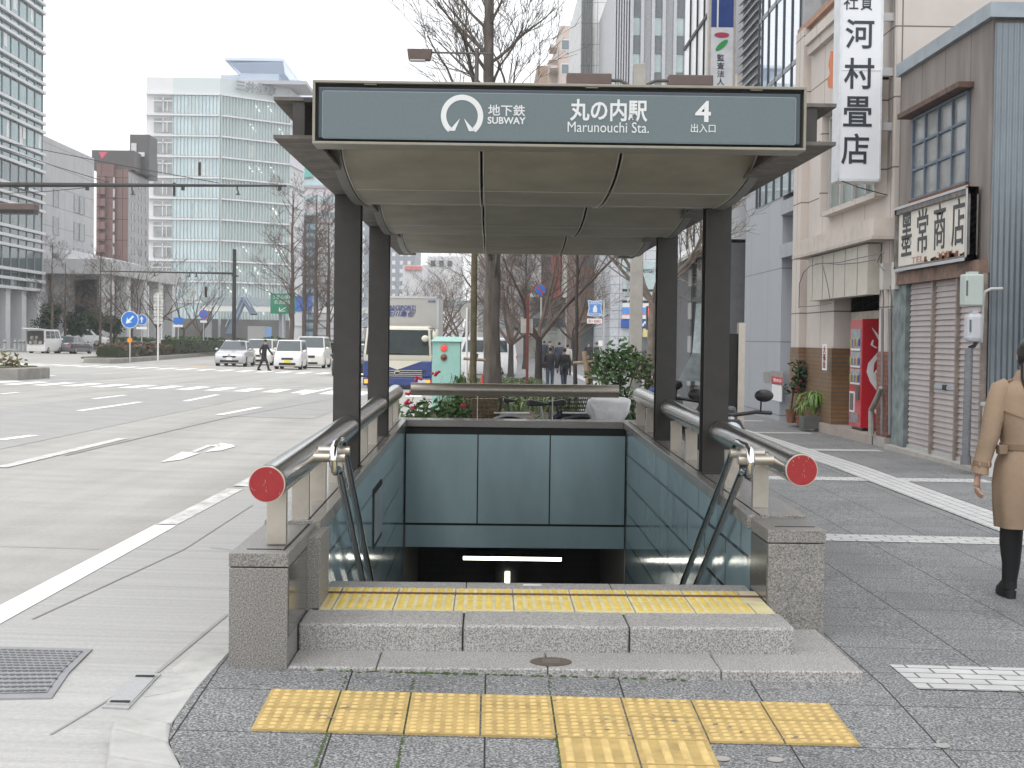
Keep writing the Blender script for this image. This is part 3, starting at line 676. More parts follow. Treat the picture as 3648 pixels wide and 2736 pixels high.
def win_grid(parent, o, r, u, W, H, nx, nz, fx=.7, fz=.6, mat=None, frame=None, name='window', sill=True, proud=.03, x0=0, per='row'):
    """rows of windows on a wall: o lower-left corner, r/u unit directions; each row is one part, its frame a sub-part"""
    o, r, u = Vector(o), Vector(r).normalized(), Vector(u).normalized(); n = r.cross(u); dx, dz = W/nx, H/nz
    for j in range(nz):
        g, f = MB(), MB()
        for i in range(nx):
            c = o+r*(dx*(i+.5))+u*(dz*(j+.5)); a, b = dx*fx/2, dz*fz/2
            g.obox(c, r*a, n*proud*.5, u*b)
            t = min(.07, a*.15)
            f.obox(c+u*(b+t/2), r*(a+t), n*proud, u*t/2).obox(c-u*(b+t/2), r*(a+t), n*proud*(1.5 if sill else 1), u*t/2)
            f.obox(c-r*(a+t/2), r*t/2, n*proud, u*b).obox(c+r*(a+t/2), r*t/2, n*proud, u*b)
            if a > .35: f.obox(c, r*t*.3, n*proud*.9, u*b)
        w_ = g.build(name, mat or glass_d, parent); f.build('frame', frame or alu_m, w_)
BR = {}
def bare_tree(name, label, base, h, r, seed, style='column', group=None, bark=None, twig=.007, dens=1., spread=1., lean=(0, 0), zbr=.22):
    rn = random.Random(seed); t = thing(name, label, 'tree', base, group=group); tr, cr = MB(), MB(); B = Vector(base)
    def grow(p, d, L, rad, lvl, mb):
        n = 4 if lvl < 2 else 3; pts = [p.copy()]; rs = [rad]; k = max(3, int(L/.5)+2) if lvl < 2 else 4
        for i in range(1, k+1):
            d = (d+Vector((rn.gauss(0, .13), rn.gauss(0, .13), rn.gauss(.05 if lvl else .0, .09)))).normalized()
            pts.append(pts[-1]+d*(L/k)); rs.append(max(twig*.6, rad*(1-.75*i/k)))
        mb.path(pts, rs, n+ (2 if lvl == 1 else 0), cap=False)
        if lvl >= 4 or L < .35: return
        m = int((5 if lvl == 1 else 4)*dens+rn.random())
        for i in range(m):
            q = rn.uniform(.25, .97); idx = min(int(q*k), k-1); pp = pts[idx].lerp(pts[idx+1], q*k-idx)
            ax = Vector((rn.gauss(0, 1), rn.gauss(0, 1), rn.gauss(.25, .5))).normalized(); dd = (pts[idx+1]-pts[idx]).normalized()
            nd = (dd*.75+ax*.75*spread).normalized(); grow(pp, nd, L*rn.uniform(.4, .62), max(twig, rad*(1-.7*q)*.5), lvl+1, cr)
    if style == 'column':
        k = 14; pts = []; rs = []
        for i in range(k+1):
            q = i/k; pts.append(B+Vector((lean[0]*q*h+rn.gauss(0, .012)*h*.15, lean[1]*q*h+rn.gauss(0, .01)*h*.15, q*h))); rs.append(r*(1.25 if i == 0 else 1)*(1-.82*q**1.3))
        tr.path(pts, rs, 10)
        for i in range(int(26*dens)):
            q = rn.uniform(zbr, .98); idx = min(int(q*k), k-1); p = pts[idx].lerp(pts[idx+1], q*k-idx); a = rn.uniform(0, 6.28)
            d = Vector((math.cos(a)*spread, math.sin(a)*spread, rn.uniform(.45, 1.2))).normalized()
            grow(p, d, h*rn.uniform(.16, .34)*(1.15-q*.7), r*.34*(1.1-q*.8), 1, cr)
            if rn.random() < .5: cr.ball(tuple(p), r*.5*(1.2-q), None, r*.35, 6, 4)
    else:
        fork = h*zbr; pts = [B+Vector((lean[0]*q*fork, lean[1]*q*fork, q*fork)) for q in (0, .15, .4, .7, 1)]
        tr.path(pts, [r*1.4, r*1.1, r, r*.92, r*.85], 9)
        for i in range(int(5*dens)+1):
            a = i*6.28/(int(5*dens)+1)+rn.uniform(-.4, .4)
            d = Vector((math.cos(a)*.75*spread, math.sin(a)*.75*spread, rn.uniform(.6, 1.1))).normalized()
            grow(pts[-1]-Vector((0, 0, .1)), d, (h-fork)*rn.uniform(.7, .95), r*.6, 1, cr)
    bk = bark or M('bark_grey_brown', (.10, .078, .062), .9, var=.4, sc=6, bump=.6, bsc=25, gsc=(1, 1, .25))
    tr.build('trunk', bk, t, smooth=60, recalc=False); cr.build('crown', bark if (bark and style == 'column') or 'pale' in bk.name else M('twig_brown', (.115, .085, .07), .9, var=.25, sc=2), t, recalc=False)
    return t
def leaves(mb, c, rx, ry, rz, n, s, rn, shell=.35, flat=0., droop=0.):
    for i in range(n):
        while True:
            x, y, z = rn.uniform(-1, 1), rn.uniform(-1, 1), rn.uniform(-1, 1); d = x*x+y*y+z*z
            if shell*rn.random() < d <= 1: break
        p = Vector((c[0]+x*rx, c[1]+y*ry, c[2]+z*rz)); a = Vector((rn.gauss(0, 1), rn.gauss(0, 1), rn.gauss(0, .7))).normalized()
        b = a.cross(Vector((rn.gauss(0, 1), rn.gauss(0, 1), rn.gauss(0, 1)))).normalized(); l = s*rn.uniform(.6, 1.3)
        mb.add([p-a*l, p+b*l*.38, p+a*l, p-b*l*.38], [(0, 1, 2, 3)])
def leafmat(name, c, var=.4): return M(name, c, .5, var=var, sc=2.2, spec=.35)
leaf_d = leafmat('leaf_dark', (.022, .048, .018)); leaf_m = leafmat('leaf_mid', (.045, .09, .026)); leaf_y = leafmat('leaf_light', (.10, .165, .05)); hedge_m = leafmat('hedge_leaf', (.05, .085, .022)); dry_m = leafmat('dry_shrub', (.10, .065, .035))
grass_m = leafmat('grass_blade', (.095, .13, .05))
def evergreen(label, base, h, w, seed, group='evergreen trees beside the far pavement', n=1100, mat=None, trunk=.35):
    rn = random.Random(seed); t = thing('evergreen_tree', label, 'tree', base, group=group); B = Vector(base); m = MB()
    m.path([B, B+Vector((.05, 0, h*.4)), B+Vector((0, .05, h*.8))], [.12, .09, .04], 7); 
    for k in range(4):
        a = rn.uniform(0, 6.28); m.path([B+Vector((0, 0, h*trunk*.8)), B+Vector((math.cos(a)*w*.3, math.sin(a)*w*.3, h*.65))], [.05, .02], 5)
    m.build('trunk', M('bark_dark', (.06, .05, .042), .9), t, recalc=False)
    m = MB()
    for k in range(9):
        a = rn.uniform(0, 6.28); q = rn.uniform(0, .3)*w; zz = h*rn.uniform(trunk+.12, .86); s = w*rn.uniform(.2, .32)
        leaves(m, (B.x+math.cos(a)*q, B.y+math.sin(a)*q, B.z+zz), s*1.35, s*1.35, s, n//6, .17, rn)
    m.build('crown', mat or leaf_d, t, recalc=False); return t
def car(name, label, cat, loc, rz, L, W, H, mat, kind='sedan', group=None, plate=(.75, .75, .72), rear=False, light=True, wheel=.31):
    t = thing(name, label, cat, loc, rz, group); hw = W/2
    prof = {'sedan': dict(hood=.63, nose=.48, belt=.62, wb=(-.24, .40), tb=(-.02, .22), tail=.62, roofw=.70),
            'mpv': dict(hood=.60, nose=.46, belt=.60, wb=(-.34, .49), tb=(-.17, .42), tail=.60, roofw=.82),
            'kei': dict(hood=.58, nose=.46, belt=.58, wb=(-.36, .49), tb=(-.20, .43), tail=.58, roofw=.84),
            'van': dict(hood=.56, nose=.44, belt=.56, wb=(-.46, .498), tb=(-.34, .47), tail=.56, roofw=.86)}[kind]
    zb = .17; zh, zn, zbelt = prof['hood']*H, prof['nose']*H, prof['belt']*H
    st = [(-.5, zb+.1, zn*.86, .86), (-.49, zb+.03, zn, .93), (-.46, zb, zn+(zh-zn)*.45, .98), (prof['wb'][0], zb, zh, 1), (0, zb, zbelt, 1), (prof['wb'][1]*.98, zb, zbelt, 1), (.485, zb+.03, prof['tail']*H, .96), (.5, zb+.12, prof['tail']*H*.9, .9)]
    if kind in ('van', 'kei', 'mpv'): st[3] = (max(prof['wb'][0], -.455), zb, zh, 1)
    rings = []
    for y, a, b, k in st:
        q = hw*k; rings.append([(-q*.93, y*L, a), (-q, y*L, a+.10), (-q, y*L, a+(b-a)*.62), (-q*.965, y*L, b-.05), (-q*.86, y*L, b), (q*.86, y*L, b), (q*.965, y*L, b-.05), (q, y*L, a+(b-a)*.62), (q, y*L, a+.10), (q*.93, y*L, a)])
    b = MB().loft(rings)
    y0, y1 = prof['wb'][0]*L, prof['wb'][1]*L; t0, t1 = prof['tb'][0]*L, prof['tb'][1]*L; wt = hw*prof['roofw']; zr_ = H-.03; wq = hw*.955
    lo = [(-wq, y0, zbelt-.06), (wq, y0, zbelt-.06), (wq, y1, zbelt-.06), (-wq, y1, zbelt-.06)]; hi = [(-wt, t0, zr_), (wt, t0, zr_), (wt, t1, zr_), (-wt, t1, zr_)]
    b.hexa(lo, hi); b.hexa([(p[0]*.995, p[1]*.99, zr_-.01) for p in hi], [(p[0]*.86, p[1]*.86+(t0+t1)*.07, H) for p in hi])
    b.build('body', mat, t, world=False, bevel=.03, smooth=45)
    def pane(nm, a, b_, c, d, e=.012, mt=None):
        a, b_, c, d = map(Vector, (a, b_, c, d)); n = (b_-a).cross(d-a).normalized(); ct = (a+b_+c+d)/4
        if n.dot(ct-Vector((0, (y0+y1)/2, H*.7))) < 0: n = -n
        return MB().slab([p+(ct-p)*.06+n*e for p in (a, b_, c, d)], n*.006).build(nm, mt or glass_c, t, world=False)
    V = lambda p, q, s: tuple(Vector(p).lerp(Vector(q), s))
    pane('windscreen', V(lo[0], hi[0], .16), V(lo[1], hi[1], .16), V(lo[1], hi[1], .97), V(lo[0], hi[0], .97))
    pane('rear_window', V(lo[3], hi[3], .2), V(lo[2], hi[2], .2), V(lo[2], hi[2], .92), V(lo[3], hi[3], .92))
    ns = 2 if kind in ('sedan', 'kei') else 3
    for s, (l0, l1, h0, h1) in ((-1, (lo[0], lo[3], hi[0], hi[3])), (1, (lo[1], lo[2], hi[1], hi[2]))):
        for k in range(ns):
            fa, fb = .07+(k/ns)*.86, .07+((k+1)/ns)*.86-.025
            A, B_, C_, D_ = V(l0, l1, fa), V(l0, l1, fb), V(h0, h1, fb), V(h0, h1, fa)
            pane('side_window', V(A, D_, .2), V(B_, C_, .2), V(B_, C_, .9), V(A, D_, .9))
    for sx in (-1, 1):
        for fy in (-.32, .30):
            x = sx*(hw-.10)
            o = MB().lathe([(wheel*.6, -.11), (wheel, -.085), (wheel, .085), (wheel*.6, .11)], (x, fy*L, wheel), 18, ax=(0, 1, 0), ay=(0, 0, 1), az=(1, 0, 0)).build('wheel', tyre_m, t, world=False, smooth=40)
            MB().lathe([(wheel*.62, -.118), (wheel*.55, -.113)] if sx < 0 else [(wheel*.55, .113), (wheel*.62, .118)], (x, fy*L, wheel), 14, ax=(0, 1, 0), ay=(0, 0, 1), az=(1, 0, 0)).build('rim', rim_m, o, world=False)
    zl = zn*.93; lampm = M('headlight', (.62, .66, .68), .12, .3, var=.2, sc=30)
    for sx in (-1, 1):
        MB().hexa([(sx*hw*.50, -.488*L-.012, zl-.09), (sx*hw*.90, -.466*L-.012, zl-.06), (sx*hw*.90, -.44*L, zl-.06), (sx*hw*.50, -.46*L, zl-.09)],
                  [(sx*hw*.52, -.478*L-.012, zl+.05), (sx*hw*.93, -.452*L-.012, zl+.11), (sx*hw*.93, -.42*L, zl+.1), (sx*hw*.52, -.44*L, zl+.05)]).build('headlight', lampm, t, world=False)
        MB().hexa([(sx*hw*.72, .485*L, zbelt-.28), (sx*hw*.93, .47*L, zbelt-.28), (sx*hw*.93, .47*L, zbelt-.04), (sx*hw*.72, .485*L, zbelt-.04)],
                  [(sx*hw*.72, .505*L, zbelt-.28), (sx*hw*.9, .497*L, zbelt-.28), (sx*hw*.9, .497*L, zbelt-.04), (sx*hw*.72, .505*L, zbelt-.04)]).build('tail_light', M('tail_light', (.45, .02, .02), .2), t, world=False)
        MB().ball((sx*(hw+.08), y0+.28, zbelt+.06), .1, .06, .075, 8, 6).build('mirror', mat, t, world=False, smooth=60)
    MB().box(-hw*.42, hw*.42, -.5*L-.012, -.49*L, zn*.72, zn*.88).build('grille', M('grille', (.05, .05, .055), .4, .4), t, world=False)
    MB().box(-hw*.6, hw*.6, -.5*L-.006, -.47*L, zb+.08, zb+.2).build('air_intake', black_m, t, world=False)
    MB().box(-.165, .165, -.5*L-.028, -.5*L-.01, zb+.2, zb+.365).build('number_plate', M('plate_%02d' % int(plate[2]*100), plate, .5, var=.02), t, world=False)
    return t
skin_m = M('skin', (.50, .30, .22), .5, var=.06, sc=12); hair_m = M('black_hair', (.012, .010, .009), .4, var=.3, sc=40, gsc=(1, 1, .2))
def skin_obj(name, chains, mat, parent, sub=1, world=False):
    """chains: list of (points, radii); first point of later chains is welded to the nearest existing vertex when it coincides"""
    bm = bmesh.new(); lay = bm.verts.layers.skin.verify(); pool = {}
    for pts, rs in chains:
        prev = None
        for p, r in zip(pts, rs):
            k = tuple(round(c, 4) for c in p)
            v = pool.get(k)
            if v is None:
                v = bm.verts.new(p); v[lay].radius = (r, r) if not hasattr(r, '__len__') else r; pool[k] = v
                if len(pool) == 1: v[lay].use_root = True
            if prev is not None and prev is not v and not bm.edges.get((prev, v)): bm.edges.new((prev, v))
            prev = v
    me = bpy.data.meshes.new(name); bm.to_mesh(me); bm.free(); me.materials.append(mat)
    o = bpy.data.objects.new(name, me); COL.objects.link(o); o.parent = parent; KIDS.setdefault(parent.name, []).append(o)
    sm = o.modifiers.new('skin', 'SKIN'); sm.use_smooth_shade = True
    ss = o.modifiers.new('subdivision', 'SUBSURF'); ss.levels = sub; ss.render_levels = sub
    return o
def person(label, loc, rz, h, top, bottom, stride=.0, group=None, coat=False, bag=None, lean=0., arm=.1, shoe=None, hair=True, hold=None, sit=False, name='person', tie=False):
    t = thing(name, label, 'person', loc, rz, group); s = h/1.7
    V = lambda x, y, z: Vector((x*s, y*s, z*s))
    hipz = .90; a = stride
    pel = V(0, 0, .95); ch = V(0, -lean*.35, 1.28); nk = V(0, -lean*.5, 1.46); hd = V(0, -lean*.58, 1.58)
    J = {}
    for sx, k in ((-1, 1), (1, -1)):
        hp = V(sx*.09, 0, .90); kn = V(sx*.095, -a*k*.55+(-.03), .49); an = V(sx*.09, -a*k*.9+(.10*a if k < 0 else 0), .09+(0.03*a if k < 0 else 0))
        if sit: hp = V(sx*.09, 0, .55); kn = V(sx*.12, -.40, .50); an = V(sx*.12, -.38, .09)
        J[sx] = (hp, kn, an, an+V(0, -.14, -.05)); sh = V(sx*.18, -lean*.42, 1.40); el = V(sx*(.24), -lean*.42+a*k*.35+.03, 1.12); wr = V(sx*.23, -lean*.42+a*k*.6-arm, .88)
        if hold == sx: el = V(sx*.25, -.05, 1.12); wr = V(sx*.15, -.28, 1.16)
        J[sx] += (sh, el, wr, wr+V(0, -.03, -.10))
    if sit:
        dz = V(0, 0, -.35)
        pel, ch, nk, hd = pel+dz, ch+dz, nk+dz, hd+dz
        for sx in (-1, 1): j = list(J[sx]); J[sx] = tuple(j[:4])+tuple(q+dz for q in j[4:])
    chains = [([pel, ch, nk, hd, hd+V(0, -.01, .08)], [.11*s, .12*s, .045*s, .075*s, .07*s])]
    for sx in (-1, 1):
        hp, kn, an, toe, sh, el, wr, hn = J[sx]
        chains += [([pel, hp, kn, an, toe], [.11*s, .075*s, .048*s, .034*s, .03*s]), ([ch, sh, el, wr, hn], [.12*s, .05*s, .038*s, .026*s, .03*s])]
    skin_obj('body', chains, skin_m, t)
    m = MB(); z0 = (.60 if coat else .88); rings = []
    for z, wx, wy in ((z0, .20 if coat else .17, .13), (.95, .175, .12), (1.08, .165, .115), (1.28, .19, .125), (1.40, .185, .10), (1.455, .09, .075)):
        off = -lean*.42*clamp((z-.9)/.5)
        zz = z-(.35 if sit else 0)
        rings.append([V(math.cos(q)*wx, off+math.sin(q)*wy, zz) for q in [i*math.pi/7 for i in range(14)]])
    m.loft(rings)
    for sx in (-1, 1):
        hp, kn, an, toe, sh, el, wr, hn = J[sx]; m.path([sh+V(-sx*.03, 0, .01), sh+(el-sh)*.25, el, wr], [.075*s, .066*s, .055*s, .045*s], 9)
    m.build('jacket', top, t, world=False, smooth=60)
    m = MB()
    for sx in (-1, 1):
        hp, kn, an, toe, sh, el, wr, hn = J[sx]; m.path([hp+V(0, 0, .06), hp, kn, an+V(0, 0, .01)], [.105*s, .1*s, .07*s, .062*s], 9)
    m.build('trousers', bottom, t, world=False, smooth=60)
    m = MB()
    for sx in (-1, 1):
        an, toe = J[sx][2], J[sx][3]; m.path([an+V(0, .06, -.045), an+V(0, -.02, -.03), toe+V(0, -.02, .0)], [.042*s, .05*s, .035*s], 8)
    m.build('shoes', shoe or black_r, t, world=False, smooth=60)
    if hair:
        m = MB(); m.ball(hd+V(0, .018, .055), .086*s, .10*s, .095*s, 14, 10); m.build('hair', hair_m, t, world=False, smooth=80)
    m = MB(); m.ball(hd+V(0, -.088, .015), .014*s, .02*s, .02*s, 6, 5)
    for sx in (-1, 1): m.ball(hd+V(sx*.082, 0, .02), .012*s, .02*s, .03*s, 6, 5)
    m.build('face_features', skin_m, t, world=False, smooth=60)
    if tie: MB().hexa([V(-.07, -.128, 1.40), V(.07, -.128, 1.40), V(.01, -.135, 1.15), V(-.01, -.135, 1.15)], [V(-.07, -.10, 1.40), V(.07, -.10, 1.40), V(.01, -.11, 1.15), V(-.01, -.11, 1.15)]).build('shirt_front', white_m, t, world=False)
    if bag:
        tt = thing('bag', bag[0], 'bag', loc, rz); c = V(*bag[1])
        MB().box(c.x-.14*s, c.x+.14*s, c.y-.05*s, c.y+.05*s, c.z-.11*s, c.z+.11*s).build('pouch', bag[2], tt, world=False, bevel=.03)
        MB().path([c+V(0, 0, .1), V(-.12, c.y/s-.02, 1.2), V(-.15, -.02, 1.44), V(-.10, -.10, 1.2)], .012*s, 6).build('strap', bag[2], tt, world=False)
    return t
# ================================================================ LEFT OF THE ROAD
def onroad(xo, Y): p = O(xo, 780, Y); return Vector((p.x, Y, zr(p.x, Y)))
# glass office tower with white bands along the road
T1 = thing('office_tower', 'glass office tower with triple pale bands on every floor', 'building', (-52, 140, .3))
MB().box(-70, -45.25, 128, 156, 5.6, 55).build('core', M('tower_core', (.25, .30, .30), .5, var=.1), T1)
levels = [5.63+3.95*k for k in range(12)]
ny = 11; dy = 28/ny
for z in levels:
    g = MB()
    for i in range(ny): g.box(-45.25, -45.06, 128+i*dy+.04, 128+(i+1)*dy-.04, z+.1, z+3.9)
    o = g.build('window_strip', glass_b if z > 14 else M('dark_reflection_glass', (.05, .085, .09), .08, .15, var=.4, sc=.4, spec=.7), T1)  # lower floors: dark reflection of the surroundings painted into the glass colour
    MB().box(-70, -45.0, 155.98, 156.12, z, z+3.95).build('end_glazing', glass_b, o) if False else None
    for q in (0, .87, 1.74): MB().box(-45.2, -44.72, 127.9, 156.25, z+q, z+q+.27).build('band', white_b, T1)
for i in range(ny+1): pass
m = MB()
for i in range(ny+1): m.box(-45.1, -44.98, 128+i*dy-.05, 128+i*dy+.05, 5.7, 52)
rnd = random.Random(14)
for k in range(16):
    z = rnd.choice(levels[2:]); i = rnd.randrange(4, ny); q = rnd.uniform(.25, .5); o_ = rnd.uniform(.1, dy*.5); MB().box(-45.08, -45.04, 128+i*dy+.1+o_, 128+i*dy+.1+o_+q*dy, z+1.95+rnd.uniform(0, .8), z+3.8).build('blind', M('blind_white', (.70, .72, .72), .5), T1)
m.build('mullion', M('mullion_grey', (.30, .36, .37), .5), T1)
MB().box(-60, -48.5, 129, 154, 0, 5.6).build('ground_floor', M('lobby_glass', (.22, .24, .25), .15, .3, var=.2), T1)
for k in range(6): MB().box(-46.3, -45.2, 130+k*5.0, 131.4+k*5.0, -.3, 5.6).build('column', white_b, T1)
MB().box(-48.6, -48.4, 133, 152, .5, 1.0).build('stripe', M('lobby_stripe', (.05, .08, .3), .5), T1)
MB().lathe([(.75, 0), (.7, .05)], (-48.2, 148.5, 3.2), 5, ax=(0, 1, 0), ay=(0, 0, 1), az=(1, 0, 0)).build('red_emblem', M('emblem_red', (.5, .03, .04), .5), T1)
# white stone block
T2 = thing('stone_building', 'white stone clad block with few small square windows', 'building', (-52, 170, 0))
MB().box(-70, -45.6, 156.6, 178.5, -.5, 21.6).build('wall', bricked(M('pale_stone', (.47, .47, .48), .7, var=.07, sc=.5), 3.6, 2.1, .03, (.3, .3, .3), 'YZ', 0, .6), T2)
for (cx, cy) in ((510, 270), (508, 525), (506, 785), (500, 1040), (697, 325), (748, 340), (695, 570), (747, 583), (690, 805), (738, 810)):
    p = PX(cx/2.5525, 600+cy/2.5525, -45.55); o = MB().box(-45.62, -45.55, p.y-.95, p.y+.8, p.z-.95, p.z+.95).build('window', glass_d, T2)
    MB().box(-45.62, -45.54, p.y+.8, p.y+1.15, p.z-.95, p.z+.95).build('reveal', M('reveal_grey', (.3, .3, .31), .7), o)
# concrete porch
T3 = thing('porch_building', 'low grey concrete porch with deep flat roof and square columns', 'building', (-42, 170, 0))
k3 = 1.135
def sb(x0, x1, y0, y1, z0, z1): return MB().box(x0*k3, x1*k3, y0*k3, y1*k3, z0 if z0 < 0 else 1.55+(z0-1.55)*k3, 1.55+(z1-1.55)*k3)
sb(-40.2, -34.2, 140, 172, 6.9, 8.25).build('roof', M('porch_concrete', (.50, .50, .50), .8, var=.1, sc=.6), T3)
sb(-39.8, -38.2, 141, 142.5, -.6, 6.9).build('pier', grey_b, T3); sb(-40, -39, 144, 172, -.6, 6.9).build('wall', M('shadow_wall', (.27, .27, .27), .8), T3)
sb(-39.0, -37.0, 146, 146.3, -.6, 6.6).build('doorway', glass_d, T3)
for y in (140.6, 147, 154, 161, 168): sb(-35.4, -34.4, y, y+1.5, -.6, 6.9).build('column', M('pale_column', (.62, .62, .62), .7, var=.08), T3)
for k in range(4):
    y = 162+k*6.5; MB().hexa([(-44.8, y, 9.2), (-41.5, y, 9.2), (-41.5, y+4.6, 9.2), (-44.8, y+4.6, 9.2)], [(-44.2, y+.4, 10.3), (-41.9, y+.4, 9.8), (-41.9, y+4.2, 9.8), (-44.2, y+4.2, 10.3)]).build('skylight', white_b, T3)
# brown apartment block
T4 = thing('apartment_building', 'brown tiled apartment block with dark top storeys and balconies', 'building', (-55, 235, 0))
def fx(u, Y): return P(u, 1190, Y).x
def fz(u, v, Y): return P(u, v, Y).z
Yb = 232; brown = bricked(M('brown_tile', (.20, .125, .115), .7, var=.08, sc=.4), 3.0, 3.1, .06, (.13, .08, .075), 'XZ', 0, .5)
dk = M('dark_cladding', (.10, .095, .095), .6, var=.1, sc=.4)
XB = fx(453, Yb); Yb2 = Yb*(1744-453)/(1744-524)
MB().box(fx(345, Yb), XB, Yb, Yb2, -2, fz(400, 602, Yb)).build('wall', brown, T4)
MB().box(fx(345, Yb), fx(405, Yb), Yb-.6, Yb2-1, -2, fz(400, 586, Yb)).build('stair_tower', brown, T4)
MB().box(XB, XB+.15, Yb+.1, Yb2, -2, fz(453, 612, Yb)).build('side_wall', M('side_grey', (.34, .335, .34), .7, var=.08), T4)
MB().box(fx(318, Yb), fx(468, Yb), Yb+1, Yb2+4, fz(400, 602, Yb), fz(360, 532, Yb)).build('dark_storey', dk, T4)
MB().box(fx(426, Yb), fx(497, Yb), Yb+6, Yb+6+5.5, fz(400, 602, Yb), fz(430, 460, Yb)).build('dark_tower', dk, T4)
MB().box(fx(431, Yb), fx(450, Yb), Yb+5.9, Yb+6, fz(440, 560, Yb), fz(440, 492, Yb)).build('louvre', M('louvre_white', (.6, .6, .6), .6), T4)
MB().box(fx(456, Yb), fx(480, Yb), Yb+5.8, Yb+6, fz(440, 541, Yb), fz(440, 525, Yb)).build('window', white_b, T4)
for k in range(13):
    z = fz(370, 628+k*41, Yb)
    if z < 3: break
    MB().box(fx(352, Yb), fx(380, Yb), Yb-1.6, Yb-.6, z-1.1, z).build('balcony', brown, T4)
    MB().box(fx(404, Yb), fx(410, Yb), Yb-.72, Yb-.6, z-1.4, z-.2).build('window', M('window_pale', (.5, .5, .5), .3), T4)
    for q in (.7, 2.9, 5.4, 7.4, 10.2): MB().box(XB+.1, XB+.2, Yb+1+q, Yb+1.7+q, z-1.2, z-.2).build('window', glass_d, T4)
a = P(640/1.819, 985/1.819, Yb-2); b = P(695/1.819, 985/1.819, Yb-2); c = P(660/1.819, 1028/1.819, Yb-2)
MB().slab([a, b, c], (0, .5, 0)).build('red_sign', M('sign_crimson', (.62, .10, .16), .5), T4)
# pale glass office
T5 = thing('glass_office', 'eleven storey pale green glass office with white floor lines', 'building', (-50, 310, 0))
A, B_, C_, D_ = (P(524, 0, 300), P(787, 0, 300), P(1032, 0, 311), P(1080, 0, 324)); ptop = P(787, 412, 300).z
z4 = P(787, 412, 300).z; fl = 4.0
zs5 = [z4+fl-4*k for k in range(14)]
A2 = P(620, 0, 300)
pl = [(p.x, p.y) for p in (A, B_, C_, D_)]+[(D_.x-2, 345), (A.x, 345)]
MB().hexa([(x, y, -4) for x, y in pl], [(x, y, z4+fl+3.2) for x, y in pl]).build('core', M('office_core', (.55, .60, .60), .5), T5)
def wallseg(p, q, z0, z1, off, th=.2): 
    p, q = Vector((p[0], p[1], 0)), Vector((q[0], q[1], 0)); d = (q-p).normalized(); n = Vector((d.y, -d.x, 0)); o = n*off; 
    return [p+o, q+o, q+o+n*th, p+o+n*th], z0, z1
def seg(mb, p, q, z0, z1, off, th=.2):
    b, z0, z1 = wallseg(p, q, z0, z1, off, th); mb.hexa([(c.x, c.y, z0) for c in b], [(c.x, c.y, z1) for c in b])
tA2 = (A2.x, A2.y)
rnd = random.Random(4)
gl_blue = M('curtain_glass_blue', (.56, .69, .72), .16, .2, var=.12, sc=.2, spec=.8)
for z in zs5:
    m = MB(); seg(m, tA2, pl[1], z-3.7, z-.2, .02, .1); m.build('window_strip', gl_blue, T5)
    m = MB(); seg(m, pl[1], pl[2], z-3.7, z-.2, .02, .1); m.build('window_strip', glass_l, T5)
    m = MB()
    for a, b in ((pl[0], pl[1]), (pl[1], pl[2]), (pl[2], pl[3])): seg(m, a, b, z-.18, z+.14, 0, .7)
    m.build('floor_line', white_b, T5)
    m = MB(); b0, b1 = Vector((A.x+1.4+2.5, 299.8, 0)), Vector((A.x+14, 299.8, 0))
    x0_, x1_ = A.x+1.5, A2.x-.1; m.box(x0_, x1_, 299.7, 299.95, z-3.4, z-.7); o = m.build('balcony_window', M('balcony_glass', (.30, .31, .31), .25, .2, var=.3, sc=.5), T5)
    m = MB(); m.box(x0_, x1_, 299.5, 299.7, z-1.5, z-1.3); 
    for q in (.48,): m.box(x0_+(x1_-x0_)*q, x0_+(x1_-x0_)*q+.18, 299.5, 299.7, z-3.4, z-.7)
    m.box(x0_+(x1_-x0_)*.7, x0_+(x1_-x0_)*.7+.15, 299.5, 299.7, z-3.4, z-1.5)
    m.build('frame', white_b, o)
    if rnd.random() < .8:
        m = MB(); d = Vector(pl[2])-Vector(pl[1])
        for k in range(rnd.randint(2, 5)):
            q = rnd.uniform(.1, .9); c = Vector(pl[1])+d*q; n = Vector((d.y, -d.x)).normalized()*.14
            for s in range(5): m.obox((c.x+n.x+s*d.x/60, c.y+n.y+s*d.y/60, z-1.0-s*.28), (.26, .01, -.05), (0, .02, 0), (0, 0, .05))
        m.build('ceiling_lights', M('office_light', (1, 1, .97), .5, emit=1.0), T5)
m = MB()
for (a, b, n_) in ((tA2, pl[1], 13), (pl[1], pl[2], 23)):
    for i in range(n_+1):
        q = i/n_; c = Vector(a).lerp(Vector(b), q); d = (Vector(b)-Vector(a)).normalized(); n = Vector((d.y, -d.x))
        m.obox((c.x+n.x*.3, c.y+n.y*.3, (z4+fl-46)/2), (d.x*.06, d.y*.06, 0), (n.x*.22, n.y*.22, 0), (0, 0, (z4+fl+46)/2))
m.build('fin', M('fin_pale_grey', (.50, .54, .54), .5), T5)
m = MB(); seg(m, tA2, pl[1], -4, 4.6, .75, .1); seg(m, pl[1], pl[2], -4, 4.6, .75, .1); m.build('ground_floor', M('dim_ground_floor', (.075, .075, .07), .5, var=.5, sc=.15), T5)
for k in range(26):
    a_, b_2, n_ = rnd.choice(((tA2, pl[1], 13), (pl[1], pl[2], 23), (pl[1], pl[2], 23))); i = rnd.randrange(n_); w2 = rnd.choice((1, 1, 2, 3)); z = rnd.choice(zs5); p_, q_ = Vector(a_).lerp(Vector(b_2), i/n_), Vector(a_).lerp(Vector(b_2), min(1, (i+w2)/n_)); m = MB(); seg(m, p_, q_, z-3.6, z-1.0, .10, .06); m.build('open_blind', M('blind_open_%d' % (k % 3), ((.52, .62, .62), (.56, .66, .66), (.66, .72, .70))[k % 3], .6, 0, var=.15, sc=.6), T5)
